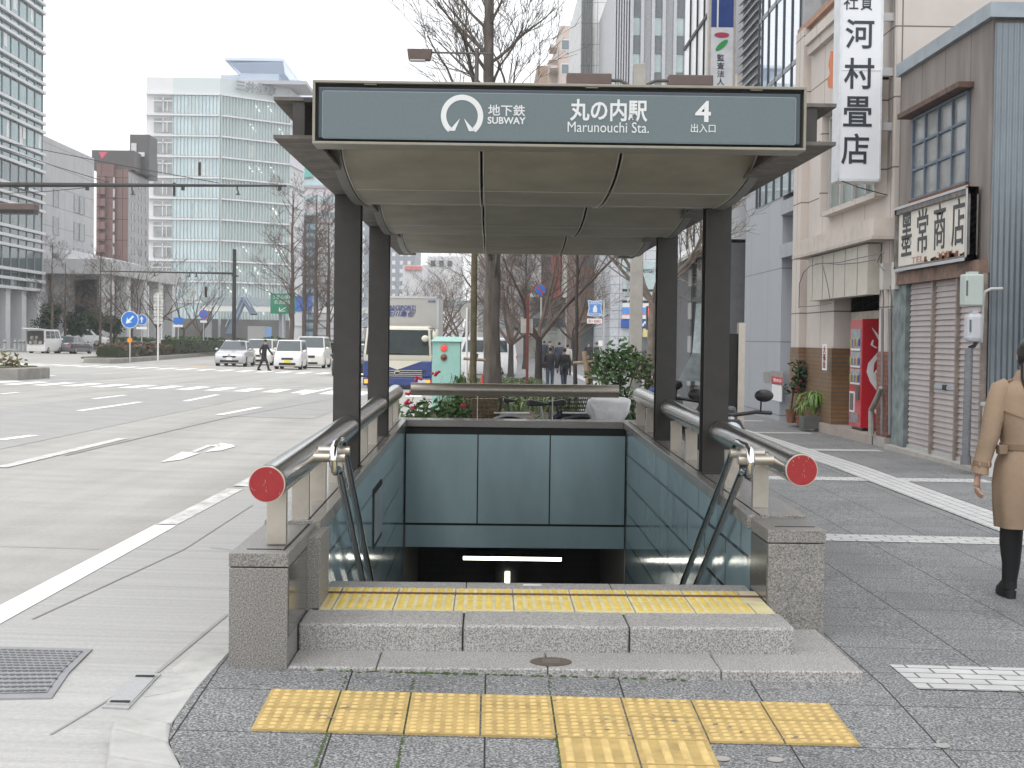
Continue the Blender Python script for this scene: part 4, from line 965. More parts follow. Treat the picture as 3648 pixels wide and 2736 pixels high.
m = MB(); seg(m, pl[2], pl[3], -4, z4+fl+3, .02, .3); m.build('end_wall', M('white_ribbed', (.62, .62, .64), .6, var=.06), T5)
m = MB(); seg(m, pl[0], tA2, -4, z4+fl+3.2, -.2, .25); m.build('white_bay', white_b, T5)
zt5 = z4+fl+3.2
MB().box(A.x+11, A.x+30, 306, 320, zt5, fz(607, 281, 306)).build('plant_room', M('plant_grey', (.42, .42, .44), .7), T5)
MB().box(fx(783, 308), fx(970, 308), 308, 330, zt5, fz(800, 303, 308)).build('plant_room', M('plant_pale', (.55, .55, .56), .7), T5)
m = MB()
for q in range(12): m.box(fx(783+q*16, 308), fx(783+q*16, 308)+.15, 307.9, 308.1, fz(800, 303, 308), fz(800, 275, 308))
m.box(fx(783, 308), fx(970, 308), 307.9, 308.1, fz(800, 276, 308), fz(800, 272, 308)); m.build('roof_railing', alu_m, T5)
c = Vector(pl[1]).lerp(Vector(pl[2]), .48); d = Vector(pl[2])-Vector(pl[1]); n = Vector((d.y, -d.x)).normalized()
letters('roof_lettering', '三井生命', (c.x+n.x*.8, c.y+n.y*.8, zt5-1.0), 9.5, 2.2, M('letter_grey', (.25, .26, .28), .5), T5, right=(d.x, d.y, 0), depth=.1, bold=.03)
# blue tower far behind
T6 = thing('skyscraper', 'blue glass skyscraper with flat overhanging roof rising behind the pale glass office', 'building', (-90, 720, 0))
blue = M('sky_blue_glass', (.50, .64, .82), .2, .2, var=.06, sc=.02)
MB().box(fx(850, 720), fx(985, 720), 720, 780, 0, fz(900, 262, 720)).build('lift_tower', blue, T6)
MB().hexa([(fx(852, 720), 720, fz(900, 262, 720)), (fx(1008, 720), 720, fz(900, 262, 720)), (fx(1008, 720), 790, fz(900, 262, 720)), (fx(852, 720), 790, fz(900, 262, 720))], [(fx(820, 720), 712, fz(900, 236, 720)), (fx(1009, 720), 712, fz(900, 228, 720)), (fx(1009, 720), 800, fz(900, 228, 720)), (fx(820, 720), 800, fz(900, 236, 720))]).build('roof_soffit', blue, T6)
MB().box(fx(805, 720), fx(1009, 720), 711, 800, fz(900, 228, 720), fz(900, 218, 720)).build('roof_edge', M('pale_blue_edge', (.60, .70, .84), .5), T6)
MB().box(fx(760, 720), fx(988, 720), 735, 790, 0, fz(900, 268, 735)).build('tower_body', blue, T6)
MB().box(fx(988, 720), fx(1050, 720), 740, 800, 0, fz(1020, 285, 740)).build('tower_wing', M('pale_blue_glass', (.52, .64, .82), .2, .2, var=.05, sc=.02), T6)
# striped tower
T7 = thing('striped_tower', 'pale office tower with grey window stripes seen past the canopy', 'building', (-50, 420, 0))
MB().box(fx(1060, 420), fx(1215, 420), 420, 470, -4, fz(1100, 598, 420)).build('wall', M('striped_wall', (.56, .52, .54), .6, var=.05, sc=.2), T7)
for k in range(9):
    z = fz(1100, 640+k*58, 420); MB().box(fx(1064, 420), fx(1212, 420), 419.8, 420.1, z-1.6, z).build('window_strip', M('strip_glass', (.52, .66, .70), .2, .3), T7)
    MB().box(fx(1062, 420), fx(1213, 420), 419.7, 420.1, z-2.3, z-1.9).build('stripe', M('stripe_grey', (.36, .34, .36), .6), T7)
MB().box(fx(1060, 420), fx(1110, 420), 419, 420, fz(1100, 632, 420), fz(1100, 600, 420)).build('green_sign', M('sign_teal', (.10, .45, .38), .5), T7)
T8 = thing('narrow_building', 'narrow dark fronted office with blue windows and pale side', 'building', (-40, 330, 0))
MB().box(fx(1080, 330), fx(1125, 330), 330, 375, -4, fz(1100, 767, 330)).build('front', M('dark_blue_panel', (.07, .09, .12), .4), T8)
m = MB(); x_ = fx(1125, 330); m.box(x_+.02, x_+2.4, 330.6, 375, -4, fz(1130, 778, 330)); m.build('side_wall', bricked(M('side_white', (.55, .55, .55), .6), 4, 1.6, .2, (.3, .3, .32), 'YZ', 0, .8), T8)
for k in range(13):
    z = fz(1100, 798+k*32, 330); MB().box(fx(1083, 330), fx(1100, 330)-.15, 329.8, 330.1, z-1.2, z).box(fx(1101, 330), fx(1120, 330), 329.8, 330.1, z-1.2, z).build('window', M('blue_window', (.32, .46, .54), .15, .3), T8)
T9 = thing('hotel_tower', 'tall white hotel tower with fine grid of windows behind the pillars', 'building', (-30, 600, 0))
MB().box(fx(1180, 600), fx(1290, 600), 640, 690, -5, fz(1300, 790, 640)).build('wing', M('hotel_wing', (.62, .64, .66), .5), T9)
MB().box(fx(1290, 600), fx(1476, 600), 600, 650, -5, fz(1300, 700, 600)).build('wall', bricked(M('hotel_wall', (.70, .70, .71), .5), 3.0, 3.2, .9, (.34, .38, .42), 'XZ', 0, .75), T9)
for k in range(10): MB().box(fx(1190, 600), fx(1285, 600), 639.5, 640, fz(1300, 820+k*34, 640)-1.6, fz(1300, 820+k*34, 640)).build('window_strip', M('strip_glass2', (.45, .52, .56), .2, .3), T9)
T10 = thing('department_store', 'white low block with red sign on its roof beyond the footbridge', 'building', (-20, 450, 0))
MB().box(fx(1432, 450), fx(1520, 450), 450, 480, -4, fz(1440, 945, 450)).build('wall', white_b, T10)
MB().box(fx(1520, 450), fx(1640, 450), 455, 490, -4, fz(1540, 910, 450)).build('upper_wall', white_b, T10)
MB().box(fx(1440, 450), fx(1500, 450), 449.4, 450, fz(1440, 962, 450), fz(1440, 948, 450)).build('red_sign', M('sign_coral', (.62, .2, .2), .5), T10)
for k in range(3): MB().box(fx(1530+k*30, 450), fx(1546+k*30, 450), 454.6, 455, fz(1540, 945, 450), fz(1540, 925, 450)).build('window', glass_d, T10)
# footbridge with blue stairs
FB = thing('footbridge', 'pale steel footbridge crossing the boulevard with blue stairs at one end', 'footbridge', (-30, 215, 0))
xa, xb = fx(720, 215), fx(1760, 215); zb_ = fz(900, 1110, 215)
MB().box(xa, xb, 215, 218, zb_, zb_+.8).build('deck', M('bridge_white', (.72, .74, .72), .5), FB)
MB().box(xa, xb, 214.9, 215, zb_+.85, zb_+1.9).build('railing', M('bridge_rail', (.34, .40, .42), .5), FB)
for u in (735, 1000, 1240, 1500): MB().box(fx(u, 215)-.4, fx(u, 215)+.4, 216, 217, -3, zb_).build('pier', M('bridge_pier', (.28, .30, .32), .6), FB)
bl = M('stair_blue', (.07, .10, .15), .5)
for (u0, v0, u1, v1) in ((868, 1070, 815, 1190), (868, 1062, 905, 1120)):
    p, q = P(u0, v0, 212), P(u1, v1, 208); o = MB(); o.beam(p, q, .9, .2); o = o.build('stair', bl, FB)
    for s in (-.45, .45): MB().beam(p+Vector((s, 0, 1)), q+Vector((s, 0, 1)), .08, .12).build('handrail', M('stair_rail', (.26, .31, .38), .5), o)
x_ = fx(1062, 214); MB().box(x_-1.9, x_+1.9, 213.9, 214.1, zb_+.1, zb_+2.2).build('blue_board', M('board_blue', (.06, .16, .52), .5), FB)
HS = thing('highway_sign', 'green highway direction sign standing above the cars', 'road sign', (fx(1010, 200), 200, 0))
pc = P(1008, 1082, 200); gs = M('sign_green', (.03, .24, .14), .5)
MB().box(pc.x-1.6, pc.x+1.6, 199.9, 200.1, pc.z-1.3, pc.z+1.3).build('panel', gs, HS); letters('lettering', '2 都心環状', (pc.x, 199.88, pc.z+.85), 2.5, .5, white_m, HS, depth=.02)
letters('lettering', '名古屋駅', (pc.x, 199.88, pc.z+.2), 2.3, .5, white_m, HS, depth=.02); letters('arrow', '↙', (pc.x, 199.88, pc.z-.7), 1.0, .6, white_m, HS, depth=.02)
MB().tube((pc.x, 200.15, -1), (pc.x, 200.15, pc.z+1.2), .12).build('post', alu_m, HS)
# ---------------------------------------------------------------- medians and planters
def raised(name, label, cat, pts, h, mat, kerb=.25):
    b = thing(name, label, cat, (pts[0][0], pts[0][1], zr(*pts[0])))
    MB().hexa([(x, y, zr(x, y)-.3) for x, y in pts], [(x, y, zr(x, y)+h) for x, y in pts]).build('kerb', mat, b, bevel=.04)
    c = [sum(q)/len(pts) for q in zip(*pts)]; ins = [(c[0]+(x-c[0])*(1-.12), c[1]+(y-c[1])*(.985)) for x, y in pts]
    MB().hexa([(x, y, zr(x, y)+h-.05) for x, y in ins], [(x, y, zr(x, y)+h+.03) for x, y in ins]).build('soil', M('soil_grass', (.09, .10, .05), .9, var=.4, sc=3), b); return b
ka = M('kerb_aged', (.27, .255, .235), .85, var=.2, sc=2)
g0 = G(246, 786); g1 = Vector((-26.2, 150, zr(-26.2, 150)))
def med(q, off): d = (g1-g0); d.z = 0; n = Vector((-d.y, d.x, 0)).normalized(); p = g0+d*q+n*off; return (p.x, p.y)
raised('median_island', 'kerbed median island ending at the crosswalk with hedges on it', 'median', [med(0, .2), med(.03, 0), med(1.6, 0), med(1.6, 1.9), med(.03, 1.9), med(0, 1.6)], .28, ka)
def hedge(label, p, q, wd, h, mat, seed, n=1500, dz=.25, s=.16):
    rn = random.Random(seed); p, q = Vector((p[0], p[1], 0)), Vector((q[0], q[1], 0)); d = q-p; x = Vector((d.y, -d.x, 0)).normalized(); m = MB()
    for i in range(n):
        a, b, c = rn.random(), rn.uniform(-1, 1), rn.random()**.6
        c2 = p+d*a+x*b*wd/2*(1-.15*c); z = zr(c2.x, c2.y)+dz+c*h*(1+.12*math.sin(a*19+seed))
        u_ = Vector((rn.gauss(0, 1), rn.gauss(0, 1), rn.gauss(0, .6))).normalized(); w_ = u_.cross(Vector((rn.gauss(0, 1), rn.gauss(0, 1), rn.gauss(0, 1)))).normalized(); pp = Vector((c2.x, c2.y, z)); l = s*rn.uniform(.6, 1.3)
        m.add([pp-u_*l, pp+w_*l*.5, pp+u_*l, pp-w_*l*.5], [(0, 1, 2, 3)])
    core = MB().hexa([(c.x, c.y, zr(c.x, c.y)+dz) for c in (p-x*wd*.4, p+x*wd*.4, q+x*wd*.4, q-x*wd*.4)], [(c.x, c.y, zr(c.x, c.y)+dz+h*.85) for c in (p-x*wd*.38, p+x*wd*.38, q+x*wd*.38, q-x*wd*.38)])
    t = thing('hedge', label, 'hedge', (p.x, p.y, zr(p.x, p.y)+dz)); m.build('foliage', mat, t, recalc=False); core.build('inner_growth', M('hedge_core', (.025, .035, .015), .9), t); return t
hedge('low brown clipped hedge at the tip of the median', med(.06, .95), med(.47, .95), 1.5, .75, dry_m, 1, 1300)
hedge('tall green clipped hedge along the median behind the brown one', med(.5, .95), med(1.2, .95), 1.5, 1.3, hedge_m, 2, 1600)
hedge('long green hedge behind the waiting cars', (-21, 128), (-9, 132), 2.0, 1.5, hedge_m, 3, 1800, dz=.2)
isl = G(40, 822); raised('traffic_island', 'small kerbed island at the near end of the crosswalk', 'median', [(isl.x, isl.y), (isl.x, isl.y+3.5), (isl.x-7, isl.y+3.5), (isl.x-7, isl.y)], .38, ka)
rn = random.Random(8); m = MB(); leaves(m, (isl.x-1.2, isl.y+1.6, zr(isl.x, isl.y)+.5), 1.0, .9, .42, 260, .13, rn); leaves(m, (isl.x-3.4, isl.y+1.6, zr(isl.x, isl.y)+.5), 1.4, .9, .45, 260, .13, rn)
sh = thing('low_shrub', 'dry reddish shrub on the small traffic island', 'shrub', (isl.x-1, isl.y+1, zr(isl.x, isl.y)+.4)); m.build('foliage', M('shrub_russet', (.13, .11, .045), .8, var=.4, sc=1.5), sh, recalc=False)
# left pavement
lp = MB(); lp.hexa([(x, y, -1) for x, y in ((-100, 92), (-38.2, 92), (-37.5, 200), (-100, 200))], [(x, y, zr(max(x, -46), y)+.18) for x, y in ((-100, 92), (-38.2, 92), (-37.5, 200), (-100, 200))]); struct('far_pavement', lp, M('far_paving', (.36, .36, .37), .8, var=.08))
pp = [O(311, 0, 150), ]
pa = P(311, 1236, 150); pb = P(552, 1230, 165)
plt = thing('planter', 'long low dark walled planter with ground cover on the far pavement', 'planter', (pa.x, 150, .3))
MB().hexa([(pa.x, 150, -.3), (pb.x, 163, -.3), (pb.x, 167, -.3), (pa.x, 154, -.3)], [(pa.x, 150, .75), (pb.x, 163, .65), (pb.x, 167, .65), (pa.x, 154, .75)]).build('wall', M('planter_brown', (.12, .10, .09), .8), plt)
m = MB(); rn = random.Random(3)
for k in range(700):
    q = rn.random(); leaves(m, (pa.x+(pb.x-pa.x)*q, 150+13*q+rn.uniform(0, 3.6), .8+rn.random()*.35), .1, .1, .1, 1, .2, rn)
m.build('ground_cover', grass_m, plt, recalc=False)
for k, (u, v, Y, h, w_, lb) in enumerate(((178, 1240, 138, 4.3, 2.6, 'widest dark evergreen, beside the white van'), (262, 1236, 141, 3.6, 2.6, 'round evergreen behind the grey saloon'), (330, 1236, 150, 4.4, 3.0, 'mushroom shaped evergreen in the long planter'), (405, 1232, 152, 3.2, 2.4, 'smallest evergreen beside the big blue arrow sign'))):
    x = P(u, v, Y).x; evergreen(lb, (x, Y, zr(max(x, -46), Y)+.2), h, w_, 20+k)
for k, (u, Y, h, lb) in enumerate(((185, 136, 9.5, 'slender bare tree before the white stone block'), (232, 139, 8.0, 'thin bare tree beside the stone corner'), (357, 138, 9.0, 'reddish bare tree before the concrete porch'), (395, 146, 8.5, 'bare street tree standing by the porch columns'), (470, 150, 10, 'wide bare tree at the end of the porch'), (560, 160, 10, 'bare tree before the foot of the glass office'), (655, 165, 10, 'broad bare tree left of the mast'), (715, 175, 9, 'bare tree close beside the black mast'))):
    x = P(u, 1230, Y).x; bare_tree('bare_tree', lb, (x, Y, zr(max(x, -46), Y)), h, .13, 40+k, 'column' if k < 4 else 'vase', 'bare trees on the far pavement', twig=.012, dens=.8, zbr=.25)
for k, (u, Y, h, lb) in enumerate(((1039, 118, 13, 'tall bare tree over the white compact car'), (1084, 128, 12, 'tall bare tree between compact car and minivan'), (1124, 121, 13, 'tall bare tree over the white minivan'), (1168, 130, 12, 'tall bare tree half hidden by the left pillar'), (1242, 140, 13, 'tall bare tree seen between the two left pillars'))):
    x = P(u, 1230, Y).x; bare_tree('bare_tree', lb, (x, Y, zr(x, Y)), h, .2, 60+k, 'column', 'bare trees along the median', twig=.011, dens=.9, zbr=.2)
# ---------------------------------------------------------------- signs, masts
def post_sign(label, u, Y, vtop, vbase, build, rad=.04, group=None, mat=None):
    x = P(u, 1230, Y).x; t = thing('road_sign', label, 'road sign', (x, Y, P(u, vbase, Y).z), group=group)
    MB().tube((x, Y, P(u, vbase, Y).z-.5), (x, Y, P(u, vtop, Y).z), rad).build('post', mat or alu_m, t); build(t, x); return t
blue_s = M('sign_blue', (.02, .16, .52), .45, var=.03)
def disc(t, x, Y, z, r, mat, rim=white_m, name='disc'):
    MB().lathe([(r, 0), (r, .03)], (x, Y-.07, z), 32, ax=(1, 0, 0), ay=(0, 0, 1), az=(0, 1, 0)).build('rim', rim, t)
    MB().lathe([(r*.93, 0), (r*.93, .03)], (x, Y-.076, z), 32, ax=(1, 0, 0), ay=(0, 0, 1), az=(0, 1, 0)).build(name, mat, t)
def arrow(t, x, Y, z, r, ang, name='arrow'):
    ca, sa = math.cos(R(ang)), math.sin(R(ang)); pts = [(-.11, -.62), (.11, -.62), (.11, .15), (.42, .0), (.0, .68), (-.42, .0), (-.11, .15)]
    m = MB()
    for q in ([0, 1, 2, 6], [2, 3, 4], [4, 5, 6], [2, 4, 6]): m.slab([(x+r*(pts[i][0]*ca-pts[i][1]*sa), Y-.082, z+r*(pts[i][0]*sa+pts[i][1]*ca)) for i in q], (0, .012, 0))
    m.build(name, white_m, t)
def b1(t, x):
    z = P(463, 1139, 88).z; disc(t, x, 88, z, .49, blue_s); arrow(t, x, 88, z, .47, 135)
    disc(t, x, 88, P(463, 1212, 88).z, .15, M('sign_orange', (.75, .30, .03), .4), M('sign_orange2', (.6, .25, .03), .4), 'reflector')
post_sign('large round blue sign with white slanting arrow on the median tip', 463, 88, 1098, 1275, b1)
def b2(t, x): z = P(503, 1139, 130).z; disc(t, x, 130, z, .45, blue_s); arrow(t, x, 130, z, .42, 0); MB().box(x-.45, x+.45, 129.9, 129.93, z-.8, z-.6).build('plate', white_m, t)
post_sign('small round blue sign with upright arrow behind the big one', 505, 130, 1120, 1225, b2)
def b3(t, x):
    z = P(635, 1142, 130).z; MB().box(x-.4, x+.4, 129.9, 129.93, z-.3, z+.25).build('panel', blue_s, t); arrow(t, x, 129.99, z, .3, -90); MB().box(x-.4, x+.4, 129.9, 129.93, z-.55, z-.35).build('plate', white_m, t)
post_sign('small blue rectangular one way sign on a white pole', 635, 130, 1137, 1222, b3)
def b4(t, x):
    z = P(725, 1120, 140).z; disc(t, x, 140, z, .42, blue_s, M('sign_red_rim', (.5, .03, .04), .5)); MB().obox((x, 139.91, z), (.27, 0, -.27), (0, .01, 0), (.035, 0, .035)).build('bar', M('sign_red_rim', (.5, .03, .04), .5), t)
    MB().box(x-.3, x+.3, 139.9, 139.93, z-.75, z-.55).build('plate', white_m, t)
post_sign('round blue no parking sign with red bar', 725, 140, 1112, 1215, b4)
def b5(t, x):
    wp = M('white_pole', (.62, .62, .6), .5)
    for k, v in enumerate((1058, 1088, 1112, 1140)):
        z = P(560, v, 88).z
        MB().lathe([(.27, 0), (.27, .02)], (x-.02, 88.06, z), 24, ax=(1, 0, 0), ay=(0, 0, 1), az=(0, 1, 0)).build('sign_back', M('sign_back_grey', (.42, .41, .38), .5), t)
        MB().box(x-.26, x+.26, 88.02, 88.06, z-.02, z+.03).box(x-.26, x+.26, 88.02, 88.06, z-.2, z-.15).build('bracket', wp, t)
post_sign('white pole with a stack of round sign backs on the median', 563, 88, 1050, 1255, b5, .05, mat=M('white_pole', (.62, .62, .6), .5))
# black mast with long arm on the median
mast_m = M('mast_black', (.03, .027, .027), .55, var=.15)
x = P(833, 1230, 92).x; t = thing('wire_mast', 'black steel mast with a long thin arm pointing left', 'mast', (x, 92, zr(x, 92)))
MB().tube((x, 92, -.3), (x, 92, P(833, 888, 92).z), .13, .11, 12).build('mast', mast_m, t)
pa, pb = P(833, 974, 92), P(354, 966, 92); MB().path([pa, pa.lerp(pb, .4), pb], [.07, .05, .025], 8).build('arm', mast_m, t)
for q in (.28, .33, .59): c = pa.lerp(pb, q); MB().lathe([(.02, 0), (.03, -.15), (.09, -.25)], tuple(c), 8).build('bell', mast_m, t)
MB().beam(P(826, 981, 92), P(850, 984, 92), .08, .08).build('clamp', mast_m, t)
# upper arm entering from the left, its mast outside the frame
pb, pa = P(1021, 662, 50), P(-700, 655, 50); xm = pa.x
t = thing('wire_mast', 'dark overhead arm with hanging bells reaching in across the road', 'mast', (xm, 50, zr(xm, 50)))
MB().tube((xm, 50, -.5), (xm, 50, pa.z+.6), .14, .12, 12).build('mast', mast_m, t)
MB().path([pa, pa.lerp(pb, .42), pa.lerp(pb, .75), pb], [.095, .082, .055, .03], 10).build('arm', mast_m, t)
for u in (470, 845):
    c = P(u, 665, 50); MB().path([c, c-Vector((0, 0, .12)), c+Vector((.05, 0, -.15))], .022, 6).lathe([(.02, .0), (.03, -.05), (.05, -.09), (.11, -.11)], (c.x+.03, 50, c.z-.15), 10).build('bell', mast_m, t)
for u in (95, 311, 652, 997): c = P(u, 667, 50); MB().box(c.x-.05, c.x+.05, 49.95, 50.05, c.z-.1, c.z+.02).build('clip', mast_m, t)
m = MB()
for (u0, v0, u1, v1) in ((0, 503, 780, 652), (0, 525, 387, 650), (0, 690, 310, 668)): m.path([P(u0, v0, 52), P((u0+u1)/2, (v0+v1)/2+4, 51), P(u1, v1, 50)], .012, 4)
m.build('stay_wire', mast_m, t)
pa = P(68, 742, 46); t = thing('street_lamp', 'brown box street lamp head cut by the edge of the picture', 'street lamp', (P(-500, 742, 46).x, 46, 0))
MB().box(P(-10, 742, 46).x, P(134, 742, 46).x, 45.7, 46.2, P(60, 750, 46).z, P(60, 727, 46).z).build('lamp_head', M('lamp_brown', (.12, .085, .075), .6), t, bevel=.02)
MB().box(P(5, 742, 46).x, P(130, 742, 46).x, 45.72, 46.18, P(60, 764, 46).z, P(60, 750, 46).z).build('lens', black_m, t)
xl = P(-500, 742, 46).x; MB().path([(xl, 46, -.5), (xl, 46, pa.z), (P(-10, 738, 46).x, 46, pa.z)], .07, 10).build('pole', mast_m, t)
# ---------------------------------------------------------------- vehicles
silver = M('silver_paint', (.52, .52, .54), .3, .5, var=.03, coat=.6); whitep = M('white_car_paint', (.74, .74, .73), .3, 0, var=.03, coat=.6); pearl = M('pearl_car_paint', (.70, .69, .64), .3, 0, var=.03, coat=.6); greyp = M('grey_car_paint', (.14, .14, .15), .3, .5, var=.03, coat=.6)
cg = 'cars waiting at the crosswalk'
c_ = car('parked_car', 'silver saloon, nearest to the crossing pedestrian', 'car', onroad(509, 89.5), 0, 4.45, 1.75, 1.47, silver, 'sedan', cg)
MB().lathe([(.11, 0), (.10, .012)], (0, -2.262, .64), 14, ax=(1, 0, 0), ay=(0, 0, .72), az=(0, -1, 0)).build('badge', chrome_m, c_, world=False)
car('parked_car', 'white people carrier behind the silver saloon', 'car', onroad(567, 97), 0, 4.6, 1.76, 1.62, pearl, 'mpv', cg)
car('parked_car', 'small white compact car with yellow plate', 'car', onroad(629, 84.6), 0, 3.4, 1.475, 1.6, whitep, 'kei', cg, plate=(.72, .60, .10), wheel=.28)
car('parked_car', 'tall white minivan behind the compact car', 'car', onroad(676, 92), 0, 4.8, 1.8, 1.86, pearl, 'mpv', cg)
c_ = car('parked_van', 'small white van with its tailgate raised over cargo', 'van', onroad(97, 122), R(172), 3.4, 1.5, 1.88, whitep, 'van', plate=(.72, .60, .10), wheel=.28)
MB().box(-.66, .66, 1.72, 1.78, .72, 1.72).build('cargo_opening', M('cargo_dark', (.05, .05, .05), .8), c_, world=False); MB().slab([(-.68, 1.62, 1.86), (.68, 1.62, 1.86), (.66, 2.7, 1.92), (-.66, 2.7, 1.92)], (0, 0, .05)).build('tailgate', whitep, c_, world=False)
m = MB()
for (x, z, s) in ((-.4, .85, .16), (0, .9, .2), (.38, .84, .15), (-.1, 1.25, .14), (.25, 1.2, .17)): m.ball((x, 1.79, z), s, .08, s, 8, 6)
m.build('cargo', M('cargo_mixed', (.3, .27, .24), .8, var=.5, sc=4), c_, world=False)
car('parked_car', 'dark grey saloon parked ahead of the white van', 'car', onroad(157, 125.5), R(172), 4.7, 1.75, 1.43, greyp, 'sedan', None)
car('parked_car', 'white estate car parked side on behind the evergreens', 'car', onroad(186, 150)+Vector((0, 0, .5)), R(80), 4.6, 1.75, 1.6, whitep, 'mpv', None)
fg = 'cars far down the boulevard'
for k, (xo, Y, kd, mt, lb) in enumerate(((459, 178, 'mpv', whitep, 'white estate car driving away left of the black mast'), (489, 190, 'sedan', whitep, 'white saloon driving away just beyond the estate car'), (523, 215, 'mpv', silver, 'silver car just right of the black mast'), (592, 200, 'sedan', whitep, 'white car beside the grey box truck'), (612, 206, 'mpv', whitep, 'white car under the green sign'), (634, 212, 'sedan', silver, 'silver car between the bare trunks'), (655, 218, 'mpv', whitep, 'far white car by the second bare trunk'), (700, 205, 'mpv', greyp, 'dark car beside the left pillar'))):
    car('distant_car', lb, 'car', onroad(xo, Y), math.pi if k < 3 else 0, 4.5, 1.72, 1.5, mt, kd, fg)
p = onroad(553, 200); t = thing('box_truck', 'grey box truck with blue side seen from behind', 'truck', p)
MB().box(p.x-1.1, p.x+1.1, 200, 206, p.z+.9, p.z+3.4).build('box_body', M('truck_grey', (.36, .36, .36), .6), t); MB().box(p.x+1.1, p.x+1.14, 200.1, 206, p.z+1.0, p.z+3.3).build('side_panel', M('truck_blue', (.16, .36, .72), .5), t)
for s in (-.8, .8): MB().lathe([(.45, -.15), (.45, .15)], (p.x+s, 203, p.z+.45), 14, ax=(0, 1, 0), ay=(0, 0, 1), az=(1, 0, 0)).build('wheel', tyre_m, t)
# pedestrian, bollards
p = onroad(570, 77.5); person('person in dark clothes hurrying across the crosswalk', (p.x, p.y, p.z), R(65), 1.55, M('cloth_black', (.015, .015, .017), .8), M('cloth_black2', (.02, .02, .022), .8), stride=.42, coat=True, lean=.18)
for k, (u, v) in enumerate(((17, 1245), (54, 1243), (71, 1240), (85, 1238))):
    q = P(u, v, 118+k*2); t = thing('bollard', ('bollard at the far pavement edge, leftmost of four', 'bollard second from the left on the far pavement', 'bollard third from the left on the far pavement', 'bollard nearest to the white van')[k], 'bollard', (q.x, q.y, .4), group='bollards on the far pavement')
    MB().lathe([(.13, 0), (.13, .75), (.10, .85)], (q.x, q.y, zr(max(q.x, -46), q.y)+.15), 12).build('post', grey_b, t); MB().lathe([(.135, .6), (.135, .66)], (q.x, q.y, zr(max(q.x, -46), q.y)+.15), 12).build('ring', black_m, t)
# ================================================================ BEHIND THE STAIRWELL
bush_g = 'planting behind the stairwell'
# raised bed with low plants
bed = [(-1.15, 20.5), (1.7, 20.5), (1.65, 52), (-1.15, 52)]
pb = thing('planting_bed', 'long raised planting bed of soil along the kerb behind the stairwell', 'planting bed', (0, 21, 0))
MB().hexa([(x, y, -1) for x, y in bed], [(x, y, zs(x, y)+.28) for x, y in bed]).build('kerb', kerb_m, pb, bevel=.02)
MB().hexa([(x*.92+.02, y+(.15 if y < 30 else -.15), zs(x, y)+.2) for x, y in bed], [(x*.92+.02, y+(.15 if y < 30 else -.15), zs(x, y)+.31) for x, y in bed]).build('soil', M('soil', (.06, .045, .03), .95, var=.3, sc=6), pb)
def blades(mb, c, n, L, rn, spread=.6, wd=.012):
    for i in range(n):
        a = rn.uniform(0, 6.28); q = rn.uniform(.15, 1)*spread; l = L*rn.uniform(.6, 1.1); d = Vector((math.cos(a), math.sin(a), 0)); x = Vector((-d.y, d.x, 0))*wd
        p = [Vector(c)+d*rn.uniform(0, .05), Vector(c)+d*q*l*.45+Vector((0, 0, l*.62)), Vector(c)+d*q*l*.95+Vector((0, 0, l*.62*(1-.25*q))), Vector(c)+d*q*l*1.3+Vector((0, 0, l*(.45-.5*q)))]
        mb.add([p[0]-x, p[0]+x, p[1]+x, p[1]-x, p[2]-x*.8, p[2]+x*.8, p[3]], [(0, 1, 2, 3), (3, 2, 5, 4), (4, 5, 6)])
rn = random.Random(2); m = MB()
for k in range(420):
    x, y = rn.uniform(-1.0, 1.55), 26+rn.random()**1.0*25; blades(m, (x, y, zs(x, y)+.3), 9, .42, rn, .8, .014)
tag(m.build('grass', grass_m, recalc=False), 'pale green grassy ground cover round the tree trunks', 'grass', kind='stuff')
for k, (x, y, n, L, sp, mt, lb) in enumerate(((1.62, 17.6, 130, .75, .7, leaf_y, 'liriope clump with arching leaves beside the right guard rail'), (1.30, 18.6, 90, .7, .7, leaf_m, 'liriope clump behind the white covered basket'), (.18, 19.3, 90, .85, .7, leaf_y, 'liriope clump behind the brown basket'), (.75, 19.2, 80, .8, .7, leaf_m, 'liriope clump behind the bicycle saddles'), (-.15, 18.8, 80, .8, .6, grass_m, 'thin leaved clump beside the flowering bush'))):
    t = thing('liriope', lb, 'plant', (x, y, zs(x, y)), group=bush_g); rn = random.Random(k+30); m = MB()
    for q in range(4): blades(m, (x+rn.uniform(-.2, .2), y+rn.uniform(-.2, .2), zs(x, y)+.05), n//4, L, rn, sp, .013)
    m.build('leaves', mt, t, recalc=False)
t = thing('flowering_bush', 'geranium bush with pink red flowers at the corner of the stairwell', 'bush', (-.62, 17.6, 0)); rn = random.Random(12)
m = MB()
for k in range(11):
    a, b = rn.uniform(-.42, .42), rn.uniform(-.35, .35); leaves(m, (-.62+a, 17.6+b, .55+rn.uniform(-.15, .25)), .22, .2, .22, 55, .055, rn)
m.build('leaves', leafmat('geranium_leaf', (.06, .13, .03)), t, recalc=False)
m = MB()
for k in range(12): x, y = -.62+rn.uniform(-.3, .3), 17.6+rn.uniform(-.25, .25); m.path([(x, y, .0), (x+rn.uniform(-.1, .1), y, .7)], .012, 5)
m.build('stem', M('green_stem', (.07, .09, .03), .7), t, recalc=False)
m = MB()
for (u, v) in ((1492, 1347), (1553, 1331), (1452, 1435), (1476, 1449), (1650, 1446), (1461, 1400), (1520, 1395)):
    p = P(u, v, 17.35)
    for q in range(7): m.ball((p.x+rn.gauss(0, .018), p.y+rn.gauss(0, .015), p.z+rn.gauss(0, .014)), .02, None, .016, 6, 4)
m.build('flower', M('geranium_red', (.55, .03, .09), .5, var=.2, sc=40), t, smooth=60)
